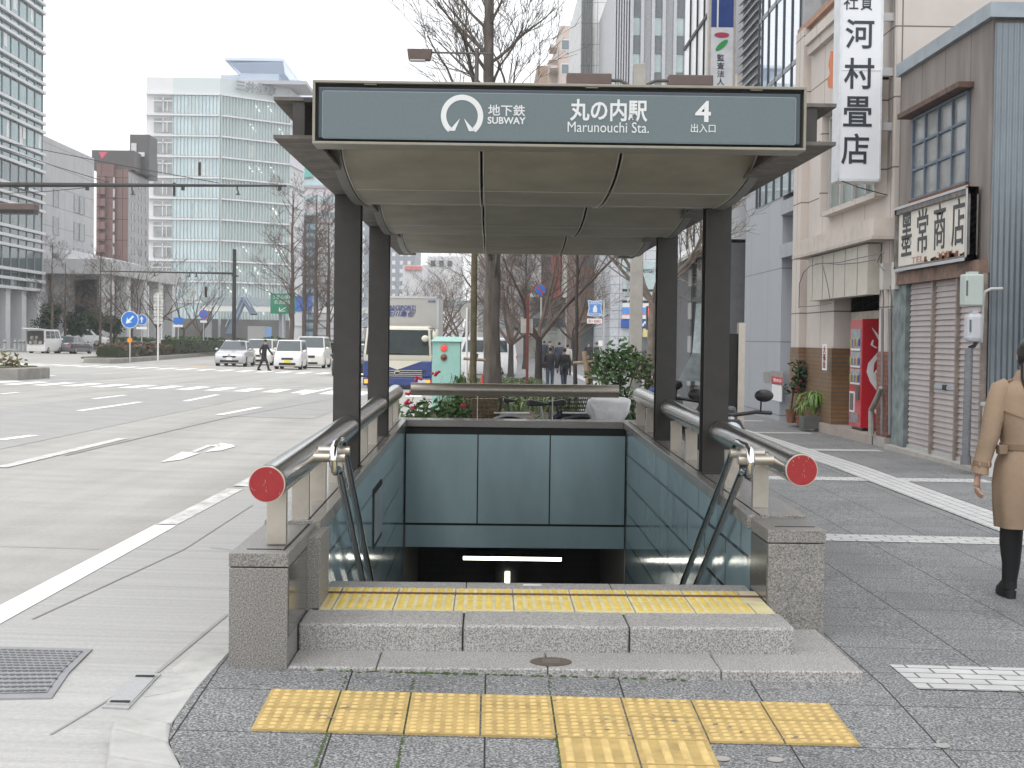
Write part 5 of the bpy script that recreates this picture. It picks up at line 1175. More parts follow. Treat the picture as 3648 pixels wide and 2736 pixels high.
m = MB(); blades(m, (-.35, 17.9, .75), 22, .6, rn, .5, .014); m.path([(-.35, 17.9, .2), (-.35, 17.9, .85), (-.27, 17.9, 1.05)], .014, 5); m.build('tall_shoot', leaf_y, t, recalc=False)
# bicycles
chrome2 = M('bike_chrome', (.5, .5, .5), .3, .9)
def bicycle(label, x, y, rz, col, basket, group='bicycles parked behind the stairwell', cover=False):
    t = thing('bicycle', label, 'bicycle', (x, y, zs(x, y)), rz, group)
    for c in (-.54, .54):
        o = MB(); ring = [(c+.315*math.cos(a), 0, .33+.315*math.sin(a)) for a in [i*2*math.pi/28 for i in range(29)]]
        o.path(ring, .019, 6, cap=False); o = o.build('wheel', tyre_m, t, world=False, smooth=60)
        m = MB(); m.path([(c+.295*math.cos(a), 0, .33+.295*math.sin(a)) for a in [i*2*math.pi/28 for i in range(29)]], .010, 5, cap=False)
        for k in range(12): a = k*math.pi/6; m.tube((c, 0, .33), (c+.29*math.cos(a), 0, .33+.29*math.sin(a)), .0025, n=4)
        m.tube((c, -.04, .33), (c, .04, .33), .025, n=8); m.build('rim', chrome2, o, world=False)
        m = MB(); m.path([(c+.35*math.cos(a), 0, .33+.35*math.sin(a)) for a in [math.pi*(.1+.75*i/12) for i in range(13)]], .022, 5, sq=.3); m.build('mudguard', col, t, world=False)
    m = MB(); bb = (.05, 0, .28); m.path([(-.54, 0, .33), (-.42, 0, .62), (-.36, 0, .84)], .016, 7).path([(-.41, 0, .64), (-.15, 0, .40), bb], .018, 7).path([bb, (.16, 0, .60), (.2, 0, .80)], .016, 7).path([bb, (.54, 0, .33), (.17, 0, .62)], .010, 6)
    m.build('frame', col, t, world=False, smooth=60)
    MB().path([(-.36, 0, .84), (-.36, 0, .95), (-.40, .12, 1.0), (-.25, .27, .98), (-.12, .29, .95)], .011, 7).path([(-.36, 0, .95), (-.40, -.12, 1.0), (-.25, -.27, .98), (-.12, -.29, .95)], .011, 7).build('handlebar', chrome2, t, world=False, smooth=60)
    MB().loft([[(.10, -.02, .82), (.10, .02, .82), (.10, .02, .80), (.10, -.02, .80)], [(.2, -.05, .84), (.2, .05, .84), (.2, .05, .79), (.2, -.05, .79)], [(.32, -.10, .86), (.32, .10, .86), (.32, .10, .79), (.32, -.10, .79)], [(.36, -.07, .85), (.36, .07, .85), (.36, .07, .8), (.36, -.07, .8)]]).build('saddle', black_m, t, world=False, bevel=.015, smooth=50)
    MB().box(.32, .72, -.06, .06, .70, .715).build('rack', chrome2, t, world=False)
    bm_ = MB(); b0, b1 = (-.72, -.40), (-.80, -.36)
    if cover:
        bm_.loft([[(b0[0], -.16, .62), (b0[1], -.16, .62), (b0[1], .16, .62), (b0[0], .16, .62)], [(b1[0]-.02, -.17, .74), (b1[1]+.05, -.20, .72), (b1[1]+.0, .17, .77), (b1[0]+.02, .19, .73)], [(b1[0]+.02, -.18, .83), (b1[1]+.01, -.15, .88), (b1[1]+.04, .17, .85), (b1[0]-.02, .15, .88)], [(b1[0]+.10, -.11, .86), (b1[1]-.08, -.06, .93), (b1[1]-.03, .1, .88), (b1[0]+.06, .07, .90)]])
        bm_.build('covered_basket', M('white_plastic_bag', (.62, .62, .63), .35, var=.12, sc=9, bump=.8, bsc=9), t, world=False, bevel=.03, smooth=60)
        MB().tube((b1[0], -.205, .84), (b1[1], -.205, .82), .012, n=6).build('basket_strap', black_m, t, world=False)
    elif basket:
        for i in range(9):
            for (q0, q1) in (((0, -1), (1, -1)), ((0, 1), (1, 1)), ((0, -1), (0, 1)), ((1, -1), (1, 1))):
                a = Vector((b0[q0[0]], q0[1]*.14, .64)).lerp(Vector((b0[q1[0]], q1[1]*.14, .64)), i/8); b = Vector((b1[q0[0]], q0[1]*.18, .88)).lerp(Vector((b1[q1[0]], q1[1]*.18, .88)), i/8); bm_.tube(a, b, .004, n=4)
        for j in range(6):
            q = j/5; xa, xb = b0[0]+(b1[0]-b0[0])*q, b0[1]+(b1[1]-b0[1])*q; yq = .14+.04*q; z = .64+.24*q
            for a, b in (((xa, -yq), (xb, -yq)), ((xb, -yq), (xb, yq)), ((xb, yq), (xa, yq)), ((xa, yq), (xa, -yq))): bm_.tube((*a, z), (*b, z), .005 if j < 5 else .009, n=4)
        if basket is not black_m: bm_.box(b0[0]+.01, b0[1]-.01, -.13, .13, .65, .86)
        bm_.build('basket', basket, t, world=False)
    return t
bicycle('bicycle with brown front basket and black saddle, nearest the back wall', .52, 17.5, 0, M('bike_grey', (.14, .14, .15), .4), M('brown_wire', (.16, .12, .07), .6, var=.3, sc=20))
bicycle('bicycle with black wire basket behind the brown basket one', .42, 18.2, math.pi, M('bike_dark', (.05, .06, .09), .4), black_m)
bicycle('bicycle with basket wrapped in white plastic', .78, 17.35, math.pi, M('bike_silver', (.4, .4, .4), .35, .5), None, cover=True)
# trees
bk2 = M('bark_ginkgo', (.105, .09, .076), .9, var=.45, sc=9, bump=.9, bsc=30, gsc=(1, 1, .18))
bkd = M('bark_black', (.045, .038, .035), .9, var=.35, sc=8, bump=.7, bsc=30, gsc=(1, 1, .25))
p = P(1757, 1300, 36); bare_tree('ginkgo_tree', 'tall bare ginkgo with thick straight trunk rising behind the canopy', (p.x, 36, zs(p.x, 36)+.2), 13.2, .205, 7, 'column', bark=bk2, twig=.008, dens=1.0, spread=.66, zbr=.17, lean=(-.02, 0))
p = P(1919, 1300, 50); bare_tree('forked_tree', 'dark forked bare tree between the ginkgo and the shop signs', (p.x, 50, zs(p.x, 50)+.2), 6.4, .12, 11, 'vase', bark=bkd, twig=.006, dens=1.1, spread=1.2, zbr=.26, lean=(.0, 0))
for k, (u, Y, h, lb) in enumerate(((1820, 75, 7.5, 'bare tree just right of the ginkgo, farther off'), (1560, 105, 6.2, 'wide bare tree above the lorry body'), (1640, 120, 7, 'bare tree left of the ginkgo trunk'), (1870, 95, 8, 'slender bare tree behind the rust red post'), (2040, 110, 8.5, 'bare tree before the brown shop front'))):
    p = P(u, 1300, Y); bare_tree('bare_tree', lb, (p.x, Y, zs(p.x, Y)), h, .14, 80+k, 'vase' if k != 3 else 'column', 'bare trees along our pavement', bark=bkd, twig=.008, dens=1.3, spread=1.15)
p = P(2322, 1300, 27); t = bare_tree('crooked_tree', 'crooked bare tree leaning out beside the concrete lamp post', (p.x-.05, 27, 0), 4.6, .075, 23, 'vase', bark=M('bark_pale', (.2, .17, .14), .9, var=.3, sc=8), twig=.006, dens=1.2, spread=1.1, zbr=.5, lean=(.02, 0))
p = P(2052, 1300, 33); t = bare_tree('young_tree', 'thin staked young tree beside the big bush', (p.x, 33, zs(p.x, 33)), 5.0, .05, 29, 'column', bark=bkd, twig=.006, dens=.5, spread=.6, zbr=.5)
wood = M('stake_wood', (.30, .22, .15), .85, var=.2, sc=12)
for (u, Y, lb, q) in ((1690, 35, 'pair of pale wooden stakes beside the ginkgo trunk', -1), (2085, 32.5, 'wooden stake frame round the thin young tree', 1)):
    p = P(u, 1300, Y); t = thing('tree_stake', lb, 'stake', (p.x, Y, 0))
    MB().tube((p.x+.18*q, Y, -.2), (p.x-.03, Y, 1.30), .05).build('stake', wood, t); MB().tube((p.x+.28*q, Y+.3, -.2), (p.x+.05, Y+.2, 1.2), .045).build('stake', wood, t); MB().tube((p.x-.25*q, Y+.1, 1.05), (p.x+.25*q, Y+.1, 1.08), .035).build('crosspiece', wood, t)
t = thing('bush', 'big leafy green bush beside the concrete lamp post', 'bush', (P(2190, 1300, 24).x, 24, 0)); rn = random.Random(44); m = MB(); bx_ = P(2190, 1300, 24).x
for k in range(26):
    a, r_ = rn.uniform(0, 6.28), rn.uniform(0, .42); leaves(m, (bx_+math.cos(a)*r_+.03, 24+math.sin(a)*r_, rn.uniform(.3, 1.42)-r_*.5), .24, .24, .22, 70, .06, rn)
m.build('leaves', leaf_m, t, recalc=False); m = MB()
for k in range(9): a = rn.uniform(0, 6.28); m.path([(bx_, 24, 0), (bx_+math.cos(a)*.35, 24+math.sin(a)*.35, 1.2)], [.02, .006], 5)
m.build('branches', bkd, t, recalc=False)
t = thing('bush', 'smaller dark bush right of the concrete lamp post', 'bush', (P(2310, 1300, 25).x, 25, 0)); m = MB(); bx_ = P(2305, 1300, 25).x
for k in range(14): leaves(m, (bx_+rn.uniform(-.25, .25), 25+rn.uniform(-.25, .25), rn.uniform(.3, 1.3)), .22, .22, .22, 60, .055, rn)
m.build('leaves', leafmat('leaf_olive', (.05, .075, .025)), t, recalc=False); MB().path([(bx_, 25, 0), (bx_+.05, 25, 1.1)], [.03, .01], 5).build('branches', bkd, t)
# street lamps
lampb = M('lamp_brown', (.12, .085, .075), .6)
p = P(1686, 1300, 34); x = p.x; t = thing('street_lamp', 'tall street lamp with one brown box head and rusty lower post', 'street lamp', (x, 34, 0))
MB().tube((x, 34, -.3), (x, 34, 3.6), .075, .07, 12).build('lower_post', M('rusty_post', (.085, .07, .036), .8, var=.4, sc=6), t, smooth=40)
MB().tube((x, 34, 3.6), (x, 34, P(1700, 172, 34).z), .055, .045, 10).build('post', M('post_dark', (.10, .09, .085), .6), t, smooth=40)
a, b = P(1700, 190, 34), P(1540, 187, 34); MB().path([a+Vector((.3, 0, 0)), a, b], .022, 8).build('arm', M('post_dark', (.10, .09, .085), .6), t)
a, b = P(1451, 214, 34), P(1541, 179, 34); MB().hexa([(a.x+.03, 33.85, a.z), (b.x-.05, 33.85, a.z), (b.x-.05, 34.15, a.z), (a.x+.03, 34.15, a.z)], [(a.x, 33.83, b.z), (b.x, 33.83, b.z), (b.x, 34.17, b.z), (a.x, 34.17, b.z)]).build('lamp_head', lampb, t, bevel=.01)
MB().box(a.x+.06, b.x-.16, 33.86, 34.14, a.z-.02, a.z+.004).build('lens', M('lamp_lens', (.6, .6, .58), .3), t)
p = P(2263, 1300, 25.6); x = p.x; t = thing('street_lamp', 'square concrete street lamp post carrying two brown box heads', 'street lamp', (x, 25.6, 0)); conc = M('concrete_post', (.36, .34, .31), .85, var=.12, sc=5, grime=.2)
MB().box(x-.10, x+.10, 25.5, 25.7, -.3, 6.1).build('post', conc, t, bevel=.01)
for (u0, u1, v0, v1, q) in ((2018, 2177, 267, 303, 2215), (2379, 2537, 273, 308, 2330)):
    a, b = P(u0, v1, 25.6), P(u1, v0, 25.6); o = MB().box(a.x, b.x, 25.45, 25.75, a.z, b.z).build('lamp_head', lampb, t, bevel=.012); MB().box(a.x+.05, b.x-.05, 25.5, 25.7, a.z-.02, a.z+.003).build('lens', M('lamp_lens', (.6, .6, .58), .3), o)
    c = P(q, 305, 25.6); s_ = 1 if q < 2263 else -1; e = b if s_ > 0 else a; MB().path([(e.x, 25.6, P(q, 287, 25.6).z), (c.x-.02*s_, 25.6, P(q, 287, 25.6).z), (c.x+.16*s_, 25.6, c.z-.02), (x, 25.6, c.z-.1)], .03, 8).build('arm', M('post_dark', (.10, .09, .085), .6), t)
# cabinet
mint = M('mint_paint', (.30, .52, .46), .5, var=.06, sc=4); a, b = P(1541, 1216, 28), P(1640, 1216, 28)
t = thing('control_cabinet', 'mint green roadside control cabinet with two round lamps', 'cabinet', ((a.x+b.x)/2, 28, 0))
MB().box(a.x, b.x, 28, 28.45, -.1, a.z).build('body', mint, t, bevel=.006)
MB().hexa([(a.x-.03, 27.95, a.z), (b.x+.05, 27.95, a.z), (b.x+.05, 28.5, a.z), (a.x-.03, 28.5, a.z)], [(a.x-.01, 27.97, a.z+.03), (b.x+.03, 27.97, a.z+.03), (b.x+.0, 28.5, a.z+.09), (a.x+.05, 28.5, a.z+.09)]).build('lid', mint, t)
for (v, mt) in ((1239, M('red_signal', (1, .03, .03), .3, emit=1.3)), (1273, M('amber_dull', (.18, .05, .02), .3))):
    c = P(1581, v, 27.98); o = MB().lathe([(.062, 0), (.062, .02)], (c.x, 28.0, c.z), 20, ax=(1, 0, 0), ay=(0, 0, 1), az=(0, -1, 0)).build('lamp_ring', M('ring_grey', (.2, .15, .14), .5), t)
    MB().lathe([(.05, .02), (.047, .035), (.03, .05), (.01, .055)], (c.x, 28.0, c.z), 20, ax=(1, 0, 0), ay=(0, 0, 1), az=(0, -1, 0)).build('lens', mt, o, smooth=60)
MB().box(b.x+.001, b.x+.01, 28.03, 28.42, .05, a.z-.04).build('door', mint, t)
# sign backs and posts
gback = M('sign_back_grey', (.42, .41, .38), .5)
p = P(1662, 1300, 38); t = thing('road_sign', 'white post with round and square grey sign backs beside the rusty lamp post', 'road sign', (p.x, 38, -.1)); z = P(1669, 1110, 38).z
MB().tube((p.x, 38, -.3), (p.x, 38, z+.1), .028).build('post', white_m, t); MB().lathe([(.215, 0), (.215, .02)], (p.x+.05, 38.05, z), 28, ax=(1, 0, 0), ay=(0, 0, 1), az=(0, 1, 0)).build('disc', gback, t); z2 = P(1669, 1165, 38).z; MB().box(p.x-.06, p.x+.22, 38.03, 38.05, z2-.13, z2+.13).build('plate', gback, t)
p = P(1878, 1300, 45); t = thing('sign_post', 'rust red square post left of the forked tree', 'post', (p.x, 45, -.2)); MB().box(p.x-.04, p.x+.04, 44.96, 45.04, -.4, P(1878, 1052, 45).z).build('post', M('post_rust_red', (.17, .045, .035), .7, var=.2), t); z = P(1878, 1150, 45).z; MB().box(p.x-.2, p.x+.15, 45.05, 45.07, z-.3, z+.12).build('sign_back', gback, t)
p = P(1925, 1300, 56); z = P(1919, 1033, 56).z; t = thing('road_sign', 'round blue no parking sign behind the forked tree', 'road sign', (p.x, 56, -.2)); MB().tube((p.x, 56, -.5), (p.x, 56, z+.2), .03).build('post', gback, t); disc(t, p.x-.05, 56, z, .2, blue_s, M('sign_red_rim', (.5, .03, .04), .5)); MB().obox((p.x-.05, 55.91, z), (.13, 0, -.13), (0, .006, 0), (.018, 0, .018)).build('bar', M('sign_red_rim', (.5, .03, .04), .5), t)
p = P(1718, 1355, 33); t = thing('traffic_cone', 'small red traffic cone at the foot of the ginkgo', 'cone', (p.x, 33, .2)); MB().lathe([(.11, .2), (.11, .23), (.07, .24), (.02, .78)], (p.x, 33, 0), 14).build('cone', M('cone_red', (.5, .06, .04), .5), t, smooth=40); MB().lathe([(.058, .4), (.048, .52)], (p.x, 33, 0), 14).build('band', white_m, t)
# red pedestrian light
p = P(2323, 1113, 55); t = thing('pedestrian_signal', 'pedestrian signal showing red beside the right pillar', 'traffic light', (p.x, 55, -.2)); sig = M('signal_housing', (.05, .06, .06), .5)
MB().tube((p.x+.3, 55.2, -.4), (p.x+.3, 55.2, p.z+.5), .06).build('post', sig, t); o = MB().box(p.x-.2, p.x+.2, 54.9, 55.15, p.z-.62, p.z+.22).build('housing', sig, t); MB().box(p.x-.15, p.x+.15, 54.88, 54.9, p.z-.15, p.z+.17).build('red_lens', M('signal_red', (1, .05, .02), .3, emit=3.0), o); MB().box(p.x-.15, p.x+.15, 54.88, 54.9, p.z-.55, p.z-.22).build('green_lens', M('signal_off', (.03, .08, .14), .3), o); MB().box(p.x-.19, p.x+.19, 54.75, 54.9, p.z+.19, p.z+.21).build('hood', sig, o)
# delivery lorry
cream = M('cream_paint', (.66, .63, .52), .35, coat=.4, var=.04); navy = M('navy_paint', (.02, .045, .19), .35, coat=.4, var=.05); boxm = M('lorry_box_grey', (.40, .39, .37), .55, var=.06, sc=2)
pc = P(1416, 1300, 52); X0, Z0 = pc.x, zr(pc.x, 52)
t = thing('delivery_lorry', 'blue and cream lorry with grey box body waiting at the kerb', 'lorry', (X0, 52, Z0))
w_ = 1.15
MB().loft([[(X0-w_*q, 52+d, Z0+z) for q, d, z in ((.98, .05, .95), (1, .0, 1.15))]+[(X0+w_*q, 52+d, Z0+z) for q, d, z in ((1, .0, 1.15), (.98, .05, .95))], [(X0-w_, 53.9, Z0+.95), (X0-w_, 53.9, Z0+1.15), (X0+w_, 53.9, Z0+1.15), (X0+w_, 53.9, Z0+.95)]]).build('waist_panel', cream, t)
MB().hexa([(X0-w_, 52, Z0+1.12), (X0+w_, 52, Z0+1.12), (X0+w_, 53.9, Z0+1.12), (X0-w_, 53.9, Z0+1.12)], [(X0-w_*.93, 52.35, Z0+2.12), (X0+w_*.93, 52.35, Z0+2.12), (X0+w_*.93, 53.9, Z0+2.16), (X0-w_*.93, 53.9, Z0+2.16)]).build('cab', cream, t, bevel=.06, smooth=45)
MB().slab([(X0-w_*.93, 52.02, Z0+1.16), (X0+w_*.93, 52.02, Z0+1.16), (X0+w_*.87, 52.3, Z0+2.0), (X0-w_*.87, 52.3, Z0+2.0)], (0, -.02, .005)).build('windscreen', lorry_glass, t)
for s in (-1, 1): MB().slab([(X0+s*w_*1.005, 52.2, Z0+1.25), (X0+s*w_*1.005, 53.5, Z0+1.25), (X0+s*w_*.95, 53.5, Z0+2.0), (X0+s*w_*.95, 52.45, Z0+2.0)], (s*.012, 0, 0)).build('side_window', glass_c, t)
MB().box(X0-w_, X0+w_, 51.98, 53.9, Z0+.42, Z0+.95).build('lower_front', navy, t, bevel=.03)
MB().hexa([(X0-w_*.75, 51.96, Z0+.97), (X0, 51.96, Z0+.66), (X0+w_*.75, 51.96, Z0+.97)], [(X0-w_*.75, 51.99, Z0+.97), (X0, 51.99, Z0+.66), (X0+w_*.75, 51.99, Z0+.97)]).build('cream_chevron', cream, t)
MB().hexa([(X0-w_*.7, 51.95, Z0+.40), (X0+w_*.7, 51.95, Z0+.40), (X0+w_*.82, 51.95, Z0+.66), (X0-w_*.82, 51.95, Z0+.66)], [(X0-w_*.7, 51.99, Z0+.40), (X0+w_*.7, 51.99, Z0+.40), (X0+w_*.82, 51.99, Z0+.66), (X0-w_*.82, 51.99, Z0+.66)]).build('grille', M('grille_dark', (.03, .03, .035), .4), t)
m = MB()
for z in (.44, .50, .56, .63): m.box(X0-w_*.72, X0+w_*.72, 51.935, 51.96, Z0+z, Z0+z+.02)
m.build('grille_bar', chrome_m, t)
MB().lathe([(.115, 0), (.115, .012), (.10, .02)], (X0+.0, 51.93, Z0+.55), 20, ax=(1, 0, 0), ay=(0, 0, .62), az=(0, -1, 0)).build('emblem_ring', chrome_m, t); MB().lathe([(.085, .015), (.085, .023)], (X0, 51.93, Z0+.55), 20, ax=(1, 0, 0), ay=(0, 0, .55), az=(0, -1, 0)).box(X0-.1, X0+.1, 51.905, 51.912, Z0+.54, Z0+.56).build('emblem_field', M('grille_dark', (.03, .03, .035), .4), t)
MB().box(X0-w_, X0+w_, 51.92, 52.4, Z0+.12, Z0+.40).build('bumper', navy, t, bevel=.03)
for s in (-1, 1):
    MB().box(X0+s*w_*.72-.13, X0+s*w_*.72+.13, 51.90, 51.95, Z0+.2, Z0+.34).build('headlight', M('headlight', (.62, .66, .68), .12), t)
    MB().box(X0+s*w_*.90-.07, X0+s*w_*.90+.07, 51.90, 51.95, Z0+.2, Z0+.33).build('indicator', M('indicator_lit', (1, .22, .03), .3, emit=1.5 if s < 0 else 1.5), t)
    MB().ball((X0+s*(w_+.12), 51.95, Z0+1.85 if s > 0 else Z0+1.85), .11, .07, .2, 10, 8).build('mirror', cream, t, smooth=60)
    MB().path([(X0+s*w_*.9, 52.2, Z0+2.08), (X0+s*(w_+.10), 51.9, Z0+2.05), (X0+s*(w_+.10), 51.95, Z0+1.3), (X0+s*w_, 52.1, Z0+1.2)], .018, 6).build('mirror_arm', black_m, t)
    MB().lathe([(.25, -.14), (.42, -.12), (.42, .12), (.25, .14)], (X0+s*.95, 53.0, Z0+.42), 18, ax=(0, 1, 0), ay=(0, 0, 1), az=(1, 0, 0)).build('wheel', tyre_m, t); MB().lathe([(.25, -.14), (.42, -.12), (.42, .12), (.25, .14)], (X0+s*.9, 57.2, Z0+.42), 18, ax=(0, 1, 0), ay=(0, 0, 1), az=(1, 0, 0)).build('wheel', tyre_m, t)
MB().ball((X0+w_-.22, 51.88, Z0+1.72), .13, .06, .11, 10, 8).build('front_mirror', cream, t, smooth=60)
MB().path([(X0-.1, 51.97, Z0+1.24), (X0+.75, 52.0, Z0+1.17)], .012, 5).path([(X0-.8, 51.97, Z0+1.26), (X0+.1, 52.0, Z0+1.2)], .012, 5).build('wiper', black_m, t)
zt6 = P(1500, 1058, 54).z; xr6 = P(1562, 1058, 54).x
MB().box(X0-w_-.02, xr6, 54, 59.5, Z0+.85, zt6).build('box_body', boxm, t, bevel=.02); MB().box(X0-w_-.03, xr6+.01, 53.98, 54.06, zt6-.05, zt6+.02).box(xr6-.04, xr6+.012, 53.98, 54.06, Z0+.85, zt6).build('box_edge', alu_m, t); MB().box(X0-w_, X0+w_, 54, 59.5, Z0+.6, Z0+.84).build('chassis', black_m, t)
lt = M('lorry_lettering', (.03, .06, .26), .5)
def ll(body, u0, u1, v0, v1, **k):
    a, b = P(u0, v1, 53.97), P(u1, v0, 53.97); letters('lettering', body, ((a.x+b.x)/2, 53.985, (a.z+b.z)/2), b.x-a.x, b.z-a.z, lt, t, depth=.008, **k)
ll("TRAN'SPORT!", 1362, 1481, 1088, 1099, bold=.004, slant=.1); ll('COMMUNICATION', 1362, 1480, 1100, 1107, bold=.002); ll('佐川急便', 1374, 1480, 1109, 1127, bold=.012, slant=.25); ll('6298', 1525, 1550, 1070, 1077)
car('distant_car', 'black saloon waiting just left of the lorry', 'car', onroad(765, 72), 0, 4.5, 1.72, 1.45, M('black_car_paint', (.02, .02, .022), .3, coat=.5), 'sedan', 'cars beside and behind the lorry')
car('distant_car', 'white car behind the black saloon', 'car', onroad(777, 82), 0, 4.5, 1.72, 1.5, whitep, 'mpv', 'cars beside and behind the lorry')
car('delivery_van', 'white van passing side on behind the ginkgo trunk', 'van', Vector((P(1678, 1200, 79).x, 79, -.40)), R(-90), 4.7, 1.7, 1.98, whitep, 'van')
p = onroad(996, 170); t = thing('box_truck', 'small white box truck seen just right of the lorry', 'truck', (p.x, 170, p.z)); MB().box(p.x-1, p.x+1, 171.8, 176, p.z+.8, p.z+3.1).build('box_body', white_b, t); MB().box(p.x-.95, p.x+.95, 170, 171.7, p.z+.5, p.z+2.2).build('cab', whitep, t, bevel=.1); MB().box(p.x-.85, p.x+.85, 169.97, 170, p.z+1.3, p.z+2.0).build('windscreen', glass_c, t); MB().box(p.x-.9, p.x+.9, 169.95, 170.2, p.z+.2, p.z+.5).build('bumper', black_m, t)
for k, (xo, Y, mt, lb, kd) in enumerate(((962, 150, whitep, 'white car right of the lorry body', 'sedan'), (974, 165, silver, 'silver car with brake lights behind the white car', 'sedan'), (963, 185, whitep, 'far white car by the lorry edge', 'mpv'))): car('distant_car', lb, 'car', onroad(xo, Y), math.pi if k else 0, 4.5, 1.72, 1.48, mt, kd, 'cars beside and behind the lorry')
# ================================================================ SHOPS ALONG THE RIGHT
XF = 6.03
beige = bricked(M('beige_stucco', (.52, .465, .425), .8, var=.07, sc=.9, grime=.10), 1.6, 1.05, .012, (.30, .25, .23), 'YZ', 0, .5)
beige_s = bricked(M('beige_stucco_side', (.50, .45, .41), .8, var=.07, sc=.9, grime=.10), 1.9, 1.05, .012, (.30, .25, .23), 'XZ', 0, .5)
tanbrick = bricked(M('tan_brick', (.20, .105, .04), .45, var=.2, sc=7), .24, .075, .012, (.13, .11, .09), 'YZ', .5, .8, .15)
redbrick = bricked(M('red_brick', (.26, .085, .05), .7, var=.2, sc=7), .22, .075, .012, (.12, .10, .09), 'YZ', .5, .8, .15)
rust_m = M('rust', (.14, .05, .02), .85, var=.5, sc=14)
B1 = thing('beige_shop', 'old beige stucco shop with brick dado and open entrance', 'shop building', (XF+2, 26.5, 0))
def yx(u): return XF*5500/(u-1744)      # distance along the facade for a photo column
yL, yR = 30.1, 23.2
ya, yb_ = 27.0, 23.85                    # entrance opening
MB().box(XF, 13, yb_, ya, 2.95, 7.5).box(XF, 13, ya, yL, 1.45, 7.5).box(XF, 13, yR, yb_, 1.42, 7.5).build('wall', beige, B1)
MB().box(XF+.02, 13, yR-.02, yR, 2.0, 11).build('side_wall', beige_s, B1)
MB().box(7.2, 13, yR, 30, 7.5, 12).build('rear_block', M('grey_render', (.27, .255, .235), .85, var=.15, sc=1), B1)
MB().box(XF-.10, 13, yR-.03, yL+.1, 7.5, 7.62).build('parapet_coping', M('terracotta_trim', (.33, .19, .13), .7, var=.2), B1)
m = MB(); m.box(XF-.10, XF, yR, 29.2, 6.95, 7.12).box(XF-.16, XF, yR, 29.2, 7.12, 7.3).build('cornice', beige, B1)
MB().box(XF-.14, XF, 29.35, yL, 1.45, 7.5).build('pilaster', beige, B1)
MB().box(XF-.15, XF+.3, 29.3, yL+.02, 0, 1.45).box(XF-.02, XF+.3, ya, 29.3, 0, 1.45).build('tan_brick_dado', tanbrick, B1)
MB().box(XF-.02, XF+.3, yR, yb_, .12, 1.42).build('red_brick_dado', redbrick, B1)
MB().box(XF-.06, XF+.2, yR-.03, yb_+.05, -.05, .12).build('footing', conc, B1)
MB().box(XF-.34, XF, 22.95, 29.0, 3.15, 3.42).build('canopy_beam', M('beige_trim', (.52, .46, .41), .75, var=.1), B1); MB().box(XF-.36, XF, 22.95, 29.02, 3.10, 3.15).build('canopy_gutter', M('beige_gutter', (.45, .40, .36), .7, var=.15), B1)
o = MB().box(XF-.22, XF-.02, 23.75, 28.2, 2.30, 3.08).build('blank_signboard', M('signboard_cream', (.50, .47, .41), .7, var=.08), B1); m = MB()
for k in range(5): m.box(XF-.224, XF-.22, 24.4+k*.85, 24.41+k*.85, 2.31, 3.07)
m.build('board_seam', joint_m, o)
dkin = M('shop_interior', (.09, .08, .07), .8, var=.3)
MB().box(XF+1.3, XF+1.4, yb_-.2, ya+.2, 0, 3).box(XF+.3, XF+1.3, ya, ya+.1, 0, 3).box(XF+.3, XF+1.3, yb_-.1, yb_, 0, 3).box(XF+.01, XF+1.4, yb_, ya, 2.9, 2.95).build('entrance_recess', dkin, B1)
MB().box(XF+.5, XF+.55, 25.9, 27.0, .1, 2.05).build('side_panel', M('recess_panel', (.30, .28, .25), .7, var=.15), B1); MB().box(XF+.28, XF+.42, 23.9, 26.9, 1.95, 2.08).build('lintel', M('lintel_cream', (.42, .38, .31), .7, var=.2), B1)
o = MB().box(XF+1.2, XF+1.28, 24.2, 25.2, .9, 1.95).build('inner_window', M('inner_glass', (.22, .24, .24), .2), B1)
MB().box(XF-.06, XF+1.4, yb_, 29.2, -.2, .11).build('entrance_step', M('pink_paving', (.33, .28, .25), .8, var=.12, sc=4), B1)
# shop window upstairs
wy0, wy1 = 27.35, 23.75
o = MB().box(XF-.012, XF, wy1, wy0, 3.88, 5.5).build('window', M('shop_window_glass', (.22, .27, .25), .15, .2, var=.3, sc=1.2), B1)
m = MB()
for q in (0, .25, .5, .75, 1): y = wy0+(wy1-wy0)*q; m.box(XF-.06, XF, y-.03, y+.03, 3.88, 5.5)
for z in (3.86, 5.0, 5.48): m.box(XF-.06, XF, wy1, wy0, z, z+.05)
m.build('frame', M('window_grey_frame', (.42, .41, .39), .6), o); MB().box(XF-.16, XF, wy1-.1, wy0+.1, 3.78, 3.85).build('sill', beige, o); m = MB(); m.box(XF-.18, XF, wy1-.2, wy1-.08, 3.8, 5.6).box(XF-.18, XF, wy0+.08, wy0+.2, 3.8, 5.6).box(XF-.18, XF, wy1-.2, wy0+.2, 5.56, 5.7).build('surround', beige, o)
# cables on the beige shop
m = MB(); 
for pts in ([(2846, 1093), (2905, 1090), (2962, 1080)], [(2846, 1098), (2848, 1010), (2862, 972), (2885, 948), (2930, 937), (2990, 942), (3060, 936), (3120, 925)], [(2905, 940), (2990, 935), (3080, 915), (3150, 900)], [(3140, 900), (3125, 935), (3150, 965)], [(2930, 945), (2945, 1000), (2958, 1070)]): m.path([PX(u, v, XF-.36) for u, v in pts], .008, 5)
m.build('cable', M('cable_grey', (.12, .115, .11), .6), B1)
for u, r_ in ((3144, .022), (3172, .028)):
    m = MB(); m.path([PX(u, 1100, XF-.07), PX(u-1, 1300, XF-.07), PX(u-2, 1548, XF-.07)], r_, 8).path([PX(u, 1020, XF-.07), PX(u+4, 1070, XF-.07), PX(u, 1160, XF-.07)], r_*.5, 6); m.build('conduit', M('conduit_grey', (.16, .16, .165), .6), B1)
